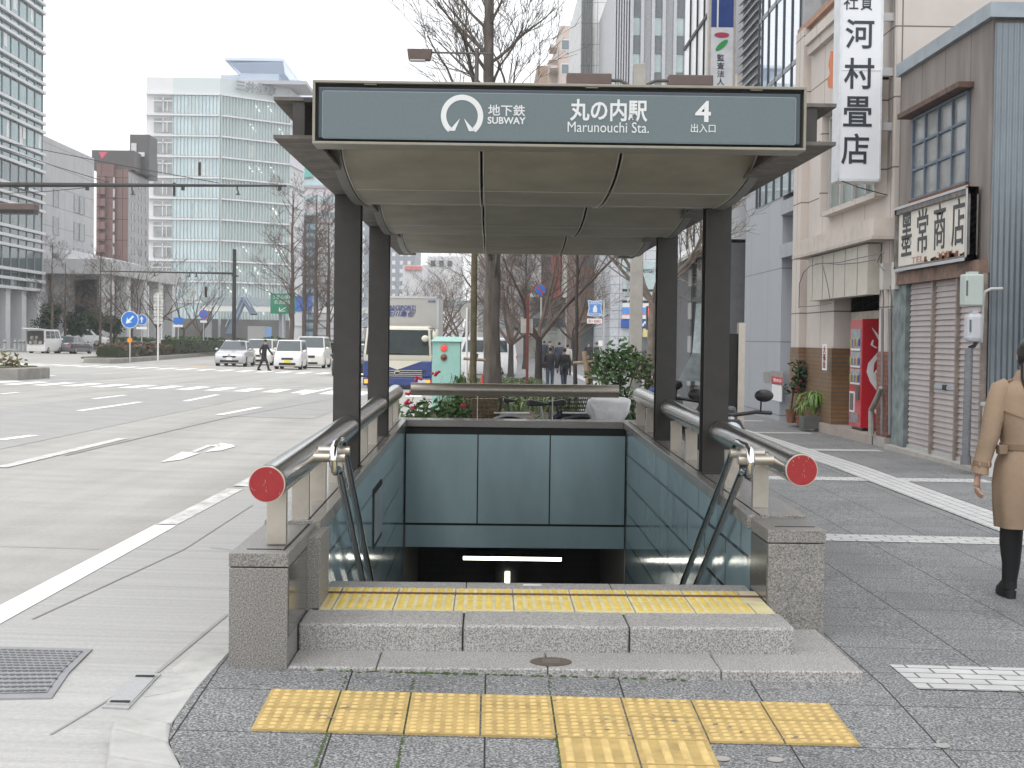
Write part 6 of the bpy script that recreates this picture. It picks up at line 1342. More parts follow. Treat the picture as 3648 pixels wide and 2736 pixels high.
for (u, v, lb) in ((3139, 985, 0), (3182, 982, 0)): p = PX(u, v, XF-.12); MB().box(p.x, p.x+.12, p.y-.1, p.y+.1, p.z-.2, p.z+.2).build('junction_box', M('box_cream', (.5, .48, .44), .6), B1)
m = MB(); m.path([PX(3104, 1548, XF-.12), PX(3104, 1460, XF-.12), PX(3122, 1425, XF-.12), PX(3138, 1380, XF-.12)], [.05, .045, .045, .03], 10); m.build('drain_hose', M('hose_grey', (.26, .25, .235), .7, var=.15, sc=20), B1)
# orange plaque half hidden by the big sign
t = thing('orange_plaque', 'orange cut out sign on the beige wall half hidden behind the tall sign', 'sign', (XF-.1, 27.6, 6)); m = MB()
pts = [(2950, 312), (2947, 285), (2956, 262), (2951, 232), (2959, 182), (2966, 200), (2968, 225), (2980, 200), (2990, 250), (2988, 312), (2976, 290), (2970, 318)]
m.slab([PX(u, v, XF-.14) for u, v in pts], (.08, 0, 0)).build('plaque', M('plaque_orange', (.52, .15, .05), .6, var=.1), t)
# tall projecting sign
t = thing('projecting_sign', 'tall white hanging sign with black brush characters in a column', 'sign', (5.6, 23.3, 5)); yS = 23.2
a, b = P(2986, 640, yS), P(3133, 640, yS); ztop = 8.2; wpl = M('sign_acrylic', (.68, .69, .71), .35, var=.03, sc=2)
MB().box(a.x, b.x, yS, yS+.42, a.z, ztop).build('box', wpl, t, bevel=.006); m = MB()
for xx in (a.x, b.x): m.box(xx-.012, xx+.012, yS-.012, yS+.43, a.z-.01, ztop)
m.box(a.x, b.x, yS-.012, yS+.43, a.z-.02, a.z+.02).box(a.x, b.x, yS-.008, yS, P(3060, 250, yS).z-.004, P(3060, 250, yS).z+.004).build('edging', M('sign_edging', (.6, .62, .64), .4, .3), t)
ink = M('sign_ink', (.022, .026, .04), .5)
for (ch, u0, u1, v0, v1) in (('河', 3011, 3115, 69, 172), ('村', 3006, 3115, 207, 316), ('畳', 3003, 3107, 344, 450), ('店', 2996, 3096, 476, 585), ('社', 3005, 3058, -20, 34), ('資', 3066, 3108, -25, 36), ('会', 3005, 3058, -90, -35), ('合', 3066, 3108, -95, -38)):
    p, q = P(u0, v1, yS), P(u1, v0, yS); letters('character', ch, ((p.x+q.x)/2, yS-.002, (p.z+q.z)/2), q.x-p.x, q.z-p.z, ink, t, bold=.012 if u1-u0 > 80 else .006, depth=.006)
for ch, z in zip('河村畳店', (P(2986, 330, yS).z, P(2986, 410, yS).z, P(2986, 490, yS).z, P(2986, 570, yS).z)): letters('side_character', ch, (a.x-.002, yS+.21, z), .2, .26, M('side_ink', (.2, .22, .25), .5), t, right=(0, -1, 0), depth=.004)
for v in (54, 251, 447): z = P(3160, v, yS).z; MB().box(b.x, XF+.02, yS+.1, yS+.16, z-.06, z+.06).build('bracket', M('bracket_grey', (.45, .44, .44), .5, .4), t)
MB().path([P(2986, 640, yS), P(3060, 668, yS), (XF, yS+.3, P(3140, 688, yS).z)], .008, 5).build('stay_wire', mast_m, t)
# shuttered shop
yN, yFr = 18.6, 22.85
weath = M('weathered_cladding', (.205, .18, .165), .85, var=.22, sc=1.6, grime=.35, gsc=(1, 1.6, .35))
bricked(weath, 1.1, 9, .012, (.12, .10, .09), 'YZ', 0, .7); corr = wave_bump(M('blue_corrugated_steel', (.20, .235, .26), .6, .15, var=.1, sc=1.5, grime=.12), 'X', 4.5, .8, .03)
B2 = thing('shuttered_shop', 'weathered grey shop with closed rolling shutters and blue corrugated side wall', 'shop building', (XF+2, 20.6, 0))
MB().box(XF, 13, yN+.06, yFr, 2.42, 5.5).box(XF, XF+.3, 22.62, yFr, 0, 2.42).build('wall', weath, B2); MB().box(XF+.02, 13, yN, yN+.05, -.2, 5.42).build('side_wall', corr, B2); MB().box(XF+.1, XF+.3, yN+.06, 22.62, 0, 2.42).build('backing', dkin, B2)
MB().box(XF-.07, 13, yN-.05, yFr, 5.48, 5.66).build('roof_trim', M('roof_trim_blue', (.28, .32, .35), .5, .3, var=.12), B2)
MB().box(XF-.05, XF+.02, 22.15, 22.82, .02, 2.42).build('pilaster', M('pilaster_blue_grey', (.16, .19, .19), .8, var=.45, sc=5, grime=.3), B2)
MB().box(XF-.10, XF+.06, yN+.1, 22.8, 2.40, 2.58).build('lintel', M('lintel_rusty', (.16, .10, .075), .8, var=.5, sc=5, grime=.3), B2)
shm = M('shutter_slat', (.38, .34, .33), .55, .25, var=.1, sc=2, grime=.10, gsc=(1, 1, .4)); posts = (22.1, 20.85, 19.75, 18.72)
for k in range(3):
    y0, y1 = posts[k+1]+.03, posts[k]-.03; m = MB(); n_ = 31
    for i in range(n_):
        z = .07+i*(2.33/n_); h_ = 2.33/n_; m.hexa([(XF-.008, y0, z), (XF+.03, y0, z), (XF+.03, y1, z), (XF-.008, y1, z)], [(XF+.012, y0, z+h_*.96), (XF+.03, y0, z+h_*.96), (XF+.03, y1, z+h_*.96), (XF+.012, y1, z+h_*.96)])
    o = m.build('shutter', shm, B2); MB().box(XF-.02, XF+.0, y0, y1, .04, .10).build('bottom_bar', alu_m, o)
    if k == 1: MB().box(XF-.015, XF-.002, y0+.05, y1-.05, .95, 1.0).build('lock_bar', M('lock_bar_blue', (.36, .42, .47), .5, .3), o); MB().box(XF-.02, XF-.004, (y0+y1)/2-.09, (y0+y1)/2+.09, .94, 1.01).build('lock', joint_m, o)
for k in range(3): MB().box(XF-.05, XF+.02, posts[k+1]-.03, posts[k+1]+.03, .03, 2.42).build('shutter_post', M('shutter_post_steel', (.30, .25, .22), .5, .5, var=.3, sc=5), B2)
MB().box(XF-.14, XF+.1, yN, yFr, -.2, .05).build('plinth', conc, B2)
wy0, wy1, wz0, wz1 = 22.0, 19.5, 3.6, 4.74; bwf = M('window_frame_blue', (.10, .13, .17), .6, var=.2)
o = MB().box(XF-.012, XF+.0, wy1, wy0, wz0, wz1).build('window', M('dusty_glass', (.26, .265, .26), .22, .15, var=.35, sc=1.3, spec=.6), B2); m = MB()
for q in (0, .25, .5, .75, 1): y = wy0+(wy1-wy0)*q; m.box(XF-.045, XF-.005, y-.022, y+.022, wz0, wz1)
for q in (0, .36, .68, 1): z = wz0+(wz1-wz0)*q; m.box(XF-.04, XF-.006, wy1, wy0, z-.018, z+.018)
m.build('frame', bwf, o); MB().box(XF-.2, XF, wy1-.15, wy0+.25, wz1+.03, wz1+.10).build('drip_ledge', M('ledge_rusty', (.10, .06, .045), .85, var=.4, sc=8), o); MB().box(XF-.07, XF, wy1-.05, wy0+.05, wz0-.08, wz0-.02).build('sill', rust_m, o)
t = thing('shop_sign', 'rusty framed white board with black characters above the shutters', 'sign', (XF-.15, 20.6, 3)); sy0, sy1, sz0, sz1 = 18.95, 22.35, 2.6, 3.49; rf = M('old_frame', (.13, .12, .11), .8, var=.4, sc=7, grime=.3)
xs_ = XF-.16; MB().box(xs_+.02, xs_+.1, sy0, sy1, sz0, sz1).build('board', M('board_white_stained', (.58, .55, .49), .7, var=.08, sc=2, grime=.12), t); m = MB(); m.box(xs_-.02, xs_+.12, sy0, sy1, sz1-.09, sz1).box(xs_-.02, xs_+.12, sy0, sy1, sz0, sz0+.05).box(xs_-.02, xs_+.12, sy0, sy0+.07, sz0, sz1).box(xs_-.02, xs_+.12, sy1-.09, sy1, sz0, sz1).build('frame', rf, t); m = MB(); m.box(xs_-.03, xs_-.018, sy0-.01, sy1+.01, sz1-.02, sz1+.015).box(xs_-.03, xs_-.018, sy0-.01, sy0+.03, sz0-.02, sz1).box(xs_-.03, xs_-.018, sy0-.01, sy1, sz0-.02, sz0+.02).build('metal_edge', alu_m, t)
for k, ch in enumerate('墨常商店'):
    y = 21.83-k*.80; letters('character', ch, (xs_+.018, y, 3.09), .52, .60, M('old_ink', (.05, .05, .055), .7, var=.3, sc=20), t, right=(0, -1, 0), bold=.004, depth=.006)
letters('telephone', 'TEL.     3081', (xs_+.018, 20.6, 2.71), 1.9, .085, M('faded_red', (.36, .17, .10), .7), t, right=(0, -1, 0), depth=.003)
m = MB(); rn = random.Random(6)
for k in range(26): y = rn.uniform(19.1, 20.9); m.box(xs_+.012, xs_+.019, y-.05, y+.05, 2.655, 2.66+abs(rn.gauss(0, .04)))
m.build('rust_patch', rust_m, t)
# meter boxes and pipe by the shutters
for (v0, v1, u0, u1, lb) in ((978, 1090, 3425, 3494, 'upper of two grey meter boxes beside the shutters, square cornered'), (1116, 1218, 3437, 3494, 'lower of two grey meter boxes beside the shutters, rounded below')):
    p, q = P(u0, v1, 18.5), P(u1, v0, 18.5); t = thing('meter_box', lb, 'meter box', ((p.x+q.x)/2, 18.4, p.z), group='meter boxes on the shuttered shop'); MB().box(p.x, q.x, 18.36, 18.59, p.z, q.z).build('case', M('meter_case_%d' % v0, (.40, .45, .42) if v0 < 1000 else (.46, .47, .50), .5, var=.06), t, bevel=.02 if v0 < 1000 else .05); MB().box(p.x+.01, p.x+.03, 18.352, 18.362, p.z+.12, q.z-.08).build('meter_window', glass_d, t); MB().box(p.x+.06, q.x-.06, 18.4, 18.55, q.z-.001, q.z+.03).build('cap', M('meter_case_%d' % v0, (.4, .4, .4), .5), t)
t = thing('drain_pipe', 'grey drain pipe standing at the corner of the shuttered shop', 'pipe', (5.85, 18.5, 0)); pg = M('pipe_grey', (.15, .155, .165), .55, var=.12)
p, q = P(3452, 1240, 18.45), P(3440, 1655, 18.45); MB().path([p, p.lerp(q, .5), q], .05, 12).build('pipe', pg, t, smooth=40); MB().tube(p.lerp(q, .92), q, .065, n=12).build('collar', pg, t, smooth=40); MB().path([P(3494, 1216, 18.45)+Vector((-.05, 0, 0)), P(3470, 1232, 18.45), p], .025, 7).build('hose', black_m, t)
t = thing('wall_conduit', 'pale curved conduit pipe on the blue corrugated wall', 'pipe', (6.1, 18.55, 1)); MB().path([P(3572, 1028, 18.5), P(3530, 1029, 18.5), P(3508, 1040, 18.5), P(3502, 1075, 18.5), P(3500, 1150, 18.5), P(3496, 1220, 18.5)], .018, 8).build('pipe', M('conduit_pale', (.5, .5, .48), .5), t, smooth=40)
t = thing('low_wall', 'low white concrete wall end below the corrugated side', 'wall', (6.6, 18.2, 0)); MB().box(5.9, 9, 18.05, 18.35, -.2, .82).build('wall', M('white_concrete', (.52, .52, .50), .8, var=.08), t); MB().box(5.88, 9, 18.03, 18.37, .82, .86).build('coping', M('white_concrete', (.52, .52, .50), .8, var=.08), t)
t = thing('pale_building', 'edge of a pale grey rendered building at the end of the pavement', 'building', (7.5, 17.6, 0)); MB().box(6.28, 11, 17.7, 18.0, -.2, 3.35).build('wall', M('pale_render', (.48, .48, .47), .8, var=.06), t); MB().box(6.24, 11, 17.66, 18.0, 3.35, 3.45).build('coping', M('pale_render', (.48, .48, .47), .8), t)
# vending machine
vr = M('vending_red', (.46, .018, .03), .28, coat=.4, var=.04); V0 = (6.06, 25.05)
t = thing('vending_machine', 'tall red drinks vending machine with white ribbon design in the shop entrance', 'vending machine', (V0[0]+.35, V0[1]+.45, .11)); vx0, vx1, vy0, vy1, vz0, vz1 = V0[0], V0[0]+.72, V0[1], V0[1]+.82, .16, 1.94
MB().box(vx0, vx1, vy0, vy1, vz0, vz1).build('cabinet', vr, t, bevel=.012); m = MB()
for z0, z1 in ((1.42, 1.78), (1.14, 1.40), (.86, 1.12)): m.box(vx0-.012, vx0, vy0+.06, vy1-.12, z0, z1)
o = m.build('display_window', M('display_pane', (.32, .36, .38), .12, .1, var=.3, sc=9), t); rn = random.Random(1)
for c_, k in (((.05, .10, .35), 0), ((.45, .08, .05), 1), ((.5, .42, .1), 2), ((.06, .3, .12), 3)):
    for z in (1.5, 1.19, .91):
        for i in range(k, 12, 4): y = vy0+.09+i*.052; MB().lathe([(.022, 0), (.022, .10), (.015, .12)], (vx0-.02, y, z), 7).build('drink_can', M('can_%d' % k, c_, .3, .3), o)
m = MB()
for z in (1.425, 1.145, .865): m.box(vx0-.018, vx0-.01, vy0+.06, vy1-.12, z, z+.03)
m.build('price_strip', white_m, t); MB().box(vx0-.014, vx0, vy0+.10, vy0+.30, .62, .84).build('coin_panel', M('coin_panel', (.07, .06, .06), .4), t); MB().box(vx0-.012, vx0, vy0+.42, vy0+.74, .40, .74).build('poster_frame', white_m, t); MB().box(vx0-.014, vx0, vy0+.45, vy0+.71, .43, .71).build('poster', M('poster_dark', (.10, .10, .11), .4, var=.7, sc=16), t)
MB().box(vx0-.012, vx0, vy0+.15, vy0+.7, .24, .38).build('delivery_flap', M('flap_grey', (.25, .25, .26), .25, .2, var=.3, sc=20), t); MB().box(vx0+.05, vx1-.05, vy0+.05, vy1-.05, .09, .16).build('feet', black_m, t)
m = MB()
def ribbon(pts, ws):
    for (x0, z0), (x1, z1), w0, w1 in zip(pts, pts[1:], ws, ws[1:]): m.hexa([(x0-w0, vy0-.002, z0), (x0+w0, vy0-.002, z0), (x1+w1, vy0-.002, z1), (x1-w1, vy0-.002, z1)], [(x0-w0, vy0+.003, z0), (x0+w0, vy0+.003, z0), (x1+w1, vy0+.003, z1), (x1-w1, vy0+.003, z1)])
ribbon([(vx0+.16, 1.80), (vx0+.22, 1.72), (vx0+.30, 1.60), (vx0+.40, 1.52)], [.004, .02, .03, .02]); ribbon([(vx0+.36, 1.50), (vx0+.26, 1.36), (vx0+.16, 1.22), (vx0+.14, 1.08), (vx0+.20, .92), (vx0+.30, .78), (vx0+.42, .68)], [.02, .035, .05, .055, .055, .05, .03]); ribbon([(vx0+.18, 1.60), (vx0+.16, 1.52), (vx0+.24, 1.47), (vx0+.34, 1.46)], [.01, .02, .02, .01]); ribbon([(vx0+.30, 1.16), (vx0+.22, 1.06), (vx0+.24, .96)], [.02, .02, .01]); ribbon([(vx0+.20, .50), (vx0+.32, .36), (vx0+.46, .28)], [.02, .05, .03]); m.build('logo', white_m, t)
# pots, plants, pole, notices at the beige shop
terra = M('terracotta_pot', (.20, .085, .05), .8, var=.15)
def pot(t, x, y, z, r, h): MB().lathe([(r*.72, 0), (r, h*.86), (r*1.1, h*.86), (r*1.1, h), (r*.9, h), (r*.88, h*.93)], (x, y, z), 18).build('pot', terra, t, smooth=40)
t = thing('potted_camellia', 'potted camellia with red flowers at the foot of the brick dado', 'potted plant', (5.72, 29.5, 0)); x, y = P(2817, 1480, 29.5).x, 29.5; pot(t, x, y, 0, .10, .26); m = MB(); rn = random.Random(4); m.path([(x, y, .2), (x+.05, y, .7), (x+.35, y-.3, 1.05)], .018, 6).build('stem', bkd, t); m = MB()
for k in range(16): leaves(m, (x+rn.uniform(-.05, .75), y-rn.uniform(0, .5), rn.uniform(.65, 1.15)), .16, .16, .12, 26, .06, rn)
m.build('leaves', leaf_d, t, recalc=False); m = MB()
for (u, v) in ((2856, 1357), (2887, 1361), (2843, 1382)): p = P(u, v, 29.2); m.ball(tuple(p), .05, None, .045, 8, 6)
m.build('flower', M('camellia_red', (.42, .03, .05), .5), t, smooth=60)
t = thing('potted_plant', 'large bright green spider plant by the brick dado', 'potted plant', (5.85, 28.2, 0)); x, y = P(2895, 1400, 28.2).x-.02, 28.0; MB().box(x-.22, x+.22, y-.2, y+.2, -.02, .2).build('planter_box', M('planter_dark', (.10, .10, .10), .8), t); m = MB(); blades(m, (x, y, .25), 150, .62, rn, .62, .016); m.build('leaves', M('spider_leaf', (.14, .24, .05), .5, var=.35, sc=6), t, recalc=False)
t = thing('potted_plant', 'small trailing plant in a little clay pot beside the kerb step', 'potted plant', (5.7, 28.6, 0)); x = P(2852, 1490, 28.6).x; pot(t, x, 28.6, 0, .09, .18); m = MB(); blades(m, (x, 28.6, .16), 46, .42, rn, .75, .013); m.build('leaves', M('spider_leaf2', (.20, .26, .08), .5, var=.35, sc=6), t, recalc=False)
t = thing('leaning_pole', 'long grey pole leaning against the edge of the beige shop', 'pole', (5.75, 29.8, 0)); MB().tube(P(2822, 1462, 29.9), P(2850, 1082, 30.05), .028, n=8).build('pole', M('pole_grey', (.28, .27, .26), .5, .4), t); MB().tube(P(2834, 1480, 29.6), P(2846, 1320, 29.7), .02, n=8).build('second_pole', M('pole_white', (.5, .5, .5), .5), t)
t = thing('paper_notice', 'narrow white paper strip with red and black writing on the brick pier', 'notice', (5.9, 28.2, 1.2)); p, q = PX(2928, 1318, XF-.17), PX(2946, 1226, XF-.17); MB().slab([(p.x, p.y, p.z), (p.x, q.y, p.z), (q.x, q.y, q.z), (q.x, p.y, q.z)], (.008, 0, 0)).build('paper', white_m, t); letters('writing', '大\n売\n出', (p.x-.003, (p.y+q.y)/2, (p.z+q.z)/2), abs(q.y-p.y)*.6, (q.z-p.z)*.85, M('notice_ink', (.25, .02, .03), .6), t, right=(0, -1, 0), bold=.03, depth=.002)
# grey office with rounded end, glass bay above
gp = bricked(M('grey_panel', (.335, .35, .375), .55, var=.04, sc=.8), 2.2, 1.55, .012, (.20, .21, .23), 'YZ', 0, .8); gpx = bricked(M('grey_panel_front', (.335, .35, .375), .55, var=.04, sc=.8), 2.2, 1.55, .012, (.20, .21, .23), 'XZ', 0, .8)
B3 = thing('grey_office', 'smooth grey panelled office with glass bay and louvres above', 'office building', (8, 34, 0)); XG = 6.12
ring = [(XG, 32.4)]+[(XG+1.2-1.2*math.cos(R(a)), 37.0+1.2*math.sin(R(a))) for a in range(0, 91, 15)]+[(14, 38.2), (14, 32.4)]
MB().hexa([(x, y, -.6) for x, y in ring], [(x, y, 6.6) for x, y in ring]).build('wall', gp, B3, smooth=35); MB().box(XG+.35, 14, 30.5, 32.4, -.6, 12).build('recess_wall', M('recess_grey', (.24, .25, .27), .6, var=.05), B3)
m = MB()
for z in (3.3, 4.2): m.box(XG-.05, XG+.4, 30.9, 32.42, z, z+.28)
m.build('ledge', M('ledge_grey', (.30, .31, .335), .6), B3)
MB().box(XG+.02, 14, 30.6, 35.6, 6.6, 16).build('upper_block', M('upper_grey', (.36, .37, .39), .5), B3); o = MB().box(XG-.02, XG+.02, 30.7, 35.5, 4.6, 16).build('glass_bay', M('mirror_glass', (.55, .60, .66), .03, .9, var=.06, sc=.4), B3); m = MB()
for y in (30.75, 31.6, 32.5, 33.4, 34.3, 35.1, 35.5): m.box(XG-.045, XG-.02, y-.03, y+.03, 4.6, 16)
o2 = m.build('mullion', M('mullion_dark', (.05, .055, .06), .4, .3), o); m = MB()
for z in (5.55, 7.2, 8.85, 10.5): m.box(XG-.035, XG-.02, 30.7, 35.5, z-.05, z+.05)
m.build('transom', M('mullion_mid', (.22, .23, .25), .4, .3), o)
MB().box(XG+.02, 14, 35.6, 38.2, 7.4, 16).build('louvre_block', M('upper_grey', (.36, .37, .39), .5), B3); m = MB()
for k in range(40): z = 7.45+k*.21; m.hexa([(XG-.10, 35.6, z), (XG+.0, 35.6, z+.06), (XG+.0, 38.1, z+.06), (XG-.10, 38.1, z)], [(XG-.10, 35.6, z+.03), (XG+.0, 35.6, z+.13), (XG+.0, 38.1, z+.13), (XG-.10, 38.1, z+.03)])
m.build('louvre', M('louvre_grey', (.33, .34, .36), .45, .3), B3); MB().box(XG+.7, 14, 38.2, 41, 0, 16).build('rear_wall', gpx, B3); MB().box(6.15, 6.75, 39, 39.3, 7.4, 8.3).build('light_box', M('cream_box', (.56, .53, .45), .6), B3)
for (u0, u1, v0, v1, nm, mt) in ((2719, 2742, 1326, 1358, 'access_plate', M('plate_steel', (.36, .35, .33), .4, .5)), (2744, 2791, 1324, 1366, 'valve_panel', M('plate_steel', (.36, .35, .33), .4, .5)), (2750, 2788, 1345, 1364, 'red_plate', M('plate_red', (.45, .03, .04), .5)), (2749, 2784, 1370, 1424, 'paper_notice', white_m)):
    p, q = PX(u0, v1, XG-.01), PX(u1, v0, XG-.01); e = .012 if nm != 'red_plate' else .024; MB().box(XG-e, XG+.01, q.y, p.y, p.z, q.z).build(nm, mt, B3)
p, q = PX(2750, 1364, XG-.026), PX(2788, 1345, XG-.026); letters('plate_lettering', '送水口', (XG-.026, (p.y+q.y)/2, (p.z+q.z)/2), abs(p.y-q.y)*.75, abs(q.z-p.z)*.5, white_m, B3, right=(0, -1, 0), depth=.002, bold=.02)
# stone shop with display window, white glass office above, banner
B4 = thing('stone_shop', 'banded stone shop with tall display window beside the right pillars', 'shop building', (8, 45, 0)); stn = bricked(M('dark_light_stone', (.30, .30, .30), .6, var=.1), 9, .55, .0, (.1, .1, .1), 'YZ', 0, .0, .45)
MB().box(6.15, 14, 41.5, 52, -.6, 4.2).build('wall', M('shop_dark', (.13, .135, .14), .5), B4)
for y0, y1 in ((41.4, 42.3), (46.2, 46.9), (50.8, 51.4)):
    for k in range(9): MB().box(6.02, 6.2, y0, y1, -.3+k*.5, -.3+k*.5+.49).build('quoin', M('quoin_pale', (.40, .39, .385), .6) if k % 2 else M('quoin_dark', (.11, .11, .115), .5), B4)
o = MB().box(6.10, 6.14, 42.3, 46.2, .25, 3.9).build('display_window', M('display_glass', (.16, .19, .19), .06, .2, spec=.8), B4); MB().path([(6.08, 43.6, 2.6), (6.085, 43.8, 1.2), (6.08, 44.6, .4)], [.25, .32, .6], 10, sq=.05).build('drape', M('drape_white', (.52, .58, .58), .7, var=.2, sc=5), o); m = MB()
for y in (42.4, 43.1, 46.1): m.box(6.04, 6.1, y-.05, y+.05, .2, 4)
m.box(6.04, 6.1, 42.3, 46.2, 2.7, 2.8).build('frame', M('frame_dark', (.08, .085, .085), .4, .4), o); MB().hexa([(5.3, 42.3, 3.75), (6.05, 42.3, 4.25), (6.05, 50, 4.25), (5.3, 50, 3.75)], [(5.3, 42.3, 3.85), (6.05, 42.3, 4.35), (6.05, 50, 4.35), (5.3, 50, 3.85)]).build('awning', M('awning_pale', (.5, .5, .48), .5, .2), B4)
B5 = thing('white_office', 'white glazed office with dark joints rising behind the canopy sign', 'office building', (9, 46, 4)); MB().box(6.1, 14, 41.6, 49.3, 4.3, 20).build('wall', M('white_glazing', (.70, .71, .72), .3, .1, var=.03), B5); m = MB()
for z in (6.4, 8.6, 10.8): m.box(6.05, 6.1, 41.6, 49.3, z-.05, z+.05)
for y in (43.1, 44.7, 46.2, 47.8): m.box(6.05, 6.1, y-.03, y+.03, 4.3, 20)
m.build('joint', mast_m, B5); m = MB()
for k in range(16): m.box(6.03, 6.09, 41.7, 44.6, 6.5+k*.13, 6.57+k*.13)
m.build('louvre', M('louvre_pale', (.6, .6, .6), .5), B5)
t = thing('banner_sign', 'white vertical banner sign with red and green leaf emblem and blue top', 'sign', (6, 40, 8)); yB = 39.5
p, q = P(2530, 320, yB), P(2613, 98, yB); MB().box(p.x, q.x, yB, yB+.35, 5.8, q.z).build('white_panel', M('banner_white', (.60, .61, .63), .4), t); MB().box(p.x, q.x, yB, yB+.35, q.z, 12).build('blue_panel', M('banner_blue', (.018, .05, .20), .4), t); xx = P(2557, 50, yB).x; MB().box(xx-.02, xx+.02, yB-.006, yB, q.z, 12).build('white_stripe', white_m, t); MB().box(p.x-.06, p.x, yB+.0, yB+.35, 5.8, 12).box(q.x, q.x+.06, yB+.0, yB+.35, 5.8, 12).build('frame', M('banner_frame', (.42, .38, .35), .5), t)
c = P(2571, 125, yB); MB().lathe([(1, 0), (1, .012)], tuple(c), 28, ax=(.19, 0, 0), ay=(0, 0, .068), az=(0, -1, 0)).build('red_leaf', M('leaf_red', (.36, .04, .08), .5), t); c = P(2571, 161, yB); ca, sa = math.cos(R(42)), math.sin(R(42)); MB().lathe([(1, 0), (1, .012)], tuple(c), 28, ax=(.20*ca, 0, .20*sa), ay=(-.07*sa, 0, .07*ca), az=(0, -1, 0)).build('green_leaf', M('leaf_green', (.03, .28, .07), .5), t)
for ch, v in zip('監査法人', (205, 234, 263, 291)): c = P(2567, v, yB); letters('character', ch, (c.x, yB-.003, c.z), .185, .17, ink, t, depth=.006, bold=.01)
# taller blocks behind
def slabtower(nm, label, u0, u1, vt, Y, mat, d=20): t = thing(nm, label, 'office building', ((fx(u0, Y)+fx(u1, Y))/2, Y, 0)); MB().box(fx(u0, Y), fx(u1, Y), Y, Y+d, -2, P((u0+u1)/2, vt, Y).z).build('wall', mat, t); return t
finm = M('fin_grey', (.42, .43, .45), .45, .2); Y = 114
t = slabtower('finned_office', 'tall grey finned office with narrow glass strips behind the canopy sign', 2172, 2425, -80, Y, M('finned_core', (.46, .47, .48), .5)); zt_ = P(2300, -80, Y).z
for (u0, u1) in ((2232, 2270), (2308, 2346), (2385, 2425)):
    o = MB().box(fx(u0, Y), fx(u1, Y), Y-.05, Y+.1, 0, zt_).build('window_strip', M('strip_pale', (.42, .50, .50), .15, .3, var=.15, sc=.5), t)
    for k in range(9): z = P(2300, 60+k*130, Y).z; MB().box(fx(u0, Y), fx(u1, Y), Y-.12, Y, z-.06, z+.06).box(fx(u0, Y)+.02, fx(u1, Y)-.02, Y-.1, Y, z+.06, z+1.3).build('spandrel', M('spandrel_grey', (.20, .22, .23), .4), o)
    m = MB()
    for u in (u0, u1): m.box(fx(u, Y)-.12, fx(u, Y)+.12, Y-.6, Y, 0, zt_)
    m.build('fin', finm, t)
m = MB()
for k in range(6): u = 2174+k*9; m.box(fx(u, Y)-.05, fx(u, Y)+.05, Y-.5, Y, 0, zt_)
m.build('slim_fin', finm, t)
Y = 130; t = slabtower('panelled_office', 'tall white panelled block with dark ribbed corner', 2054, 2172, -60, Y, bricked(M('white_panel', (.62, .62, .62), .5), 3.2, 1.75, .03, (.35, .35, .36), 'XZ', 0, .8)); m = MB(); zt_ = P(2100, -60, Y).z
for k in range(5): u = 2056+k*9; m.box(fx(u, Y), fx(u+3, Y), Y-.4, Y, 0, zt_)
m.build('rib', M('rib_dark', (.12, .14, .14), .4), t)
Y = 170; pk = M('pink_beige', (.56, .48, .43), .7, var=.05); t = slabtower('beige_tower', 'narrow beige tower with small square windows in the distance', 1978, 2052, 92, Y, pk)
for v in (160, 246, 330): p = P(2017, v, Y); o = MB().box(p.x-.5, p.x+.5, Y-.05, Y+.1, p.z-.5, p.z+.5).build('window', M('window_slate', (.18, .22, .25), .2), t); MB().box(p.x-.58, p.x+.58, Y-.04, Y, p.z-.58, p.z-.5).box(p.x-.58, p.x+.58, Y-.04, Y, p.z+.5, p.z+.58).box(p.x-.58, p.x-.5, Y-.04, Y, p.z-.5, p.z+.5).box(p.x+.5, p.x+.58, Y-.04, Y, p.z-.5, p.z+.5).build('frame', white_m, o)
MB().box(fx(1945, Y), fx(1980, Y), Y+3, Y+15, 0, P(1960, 195, Y).z).build('lower_wing', pk, t); MB().box(fx(1905, Y), fx(1945, Y), Y+5, Y+15, 0, P(1920, 205, Y).z).build('brown_wing', M('tan_wall', (.42, .32, .25), .7), t); MB().box(fx(1946, Y), fx(1972, Y), Y-1, Y+3, P(1960, 175, Y).z, P(1960, 165, Y).z).box(fx(1946, Y), fx(1972, Y), Y-1, Y+3, P(1960, 248, Y).z, P(1960, 238, Y).z).build('balcony', pk, t); m = MB()
for u in (2020, 2030, 2042): m.box(fx(u, Y), fx(u, Y)+.12, Y+2, Y+2.1, P(2017, 92, Y).z, P(2017, 62, Y).z)
m.box(fx(2020, Y), fx(2043, Y), Y+2, Y+2.1, P(2017, 64, Y).z, P(2017, 61, Y).z).build('roof_rail', alu_m, t)
Y = 108; t = slabtower('convenience_store', 'white tiled building with convenience store and clinic windows', 2172, 2420, 640, Y, bricked(M('white_tile', (.52, .54, .57), .4), .9, .6, .02, (.35, .36, .38), 'XZ', 0, .6)); zz = lambda v: P(2250, v, Y).z
for (u0, u1) in ((2215, 2232), (2238, 2264), (2286, 2330)):
    o = MB().box(fx(u0, Y), fx(u1, Y), Y-.06, Y+.1, zz(1055), zz(930)).build('window', M('clinic_glass', (.42, .50, .50), .15, .2), t); MB().box(fx(u0, Y), fx(u1, Y), Y-.09, Y, zz(1038), zz(1030)).box(fx(u0, Y), fx(u1, Y), Y-.09, Y, zz(1078), zz(1070)).build('frame', mast_m, o)
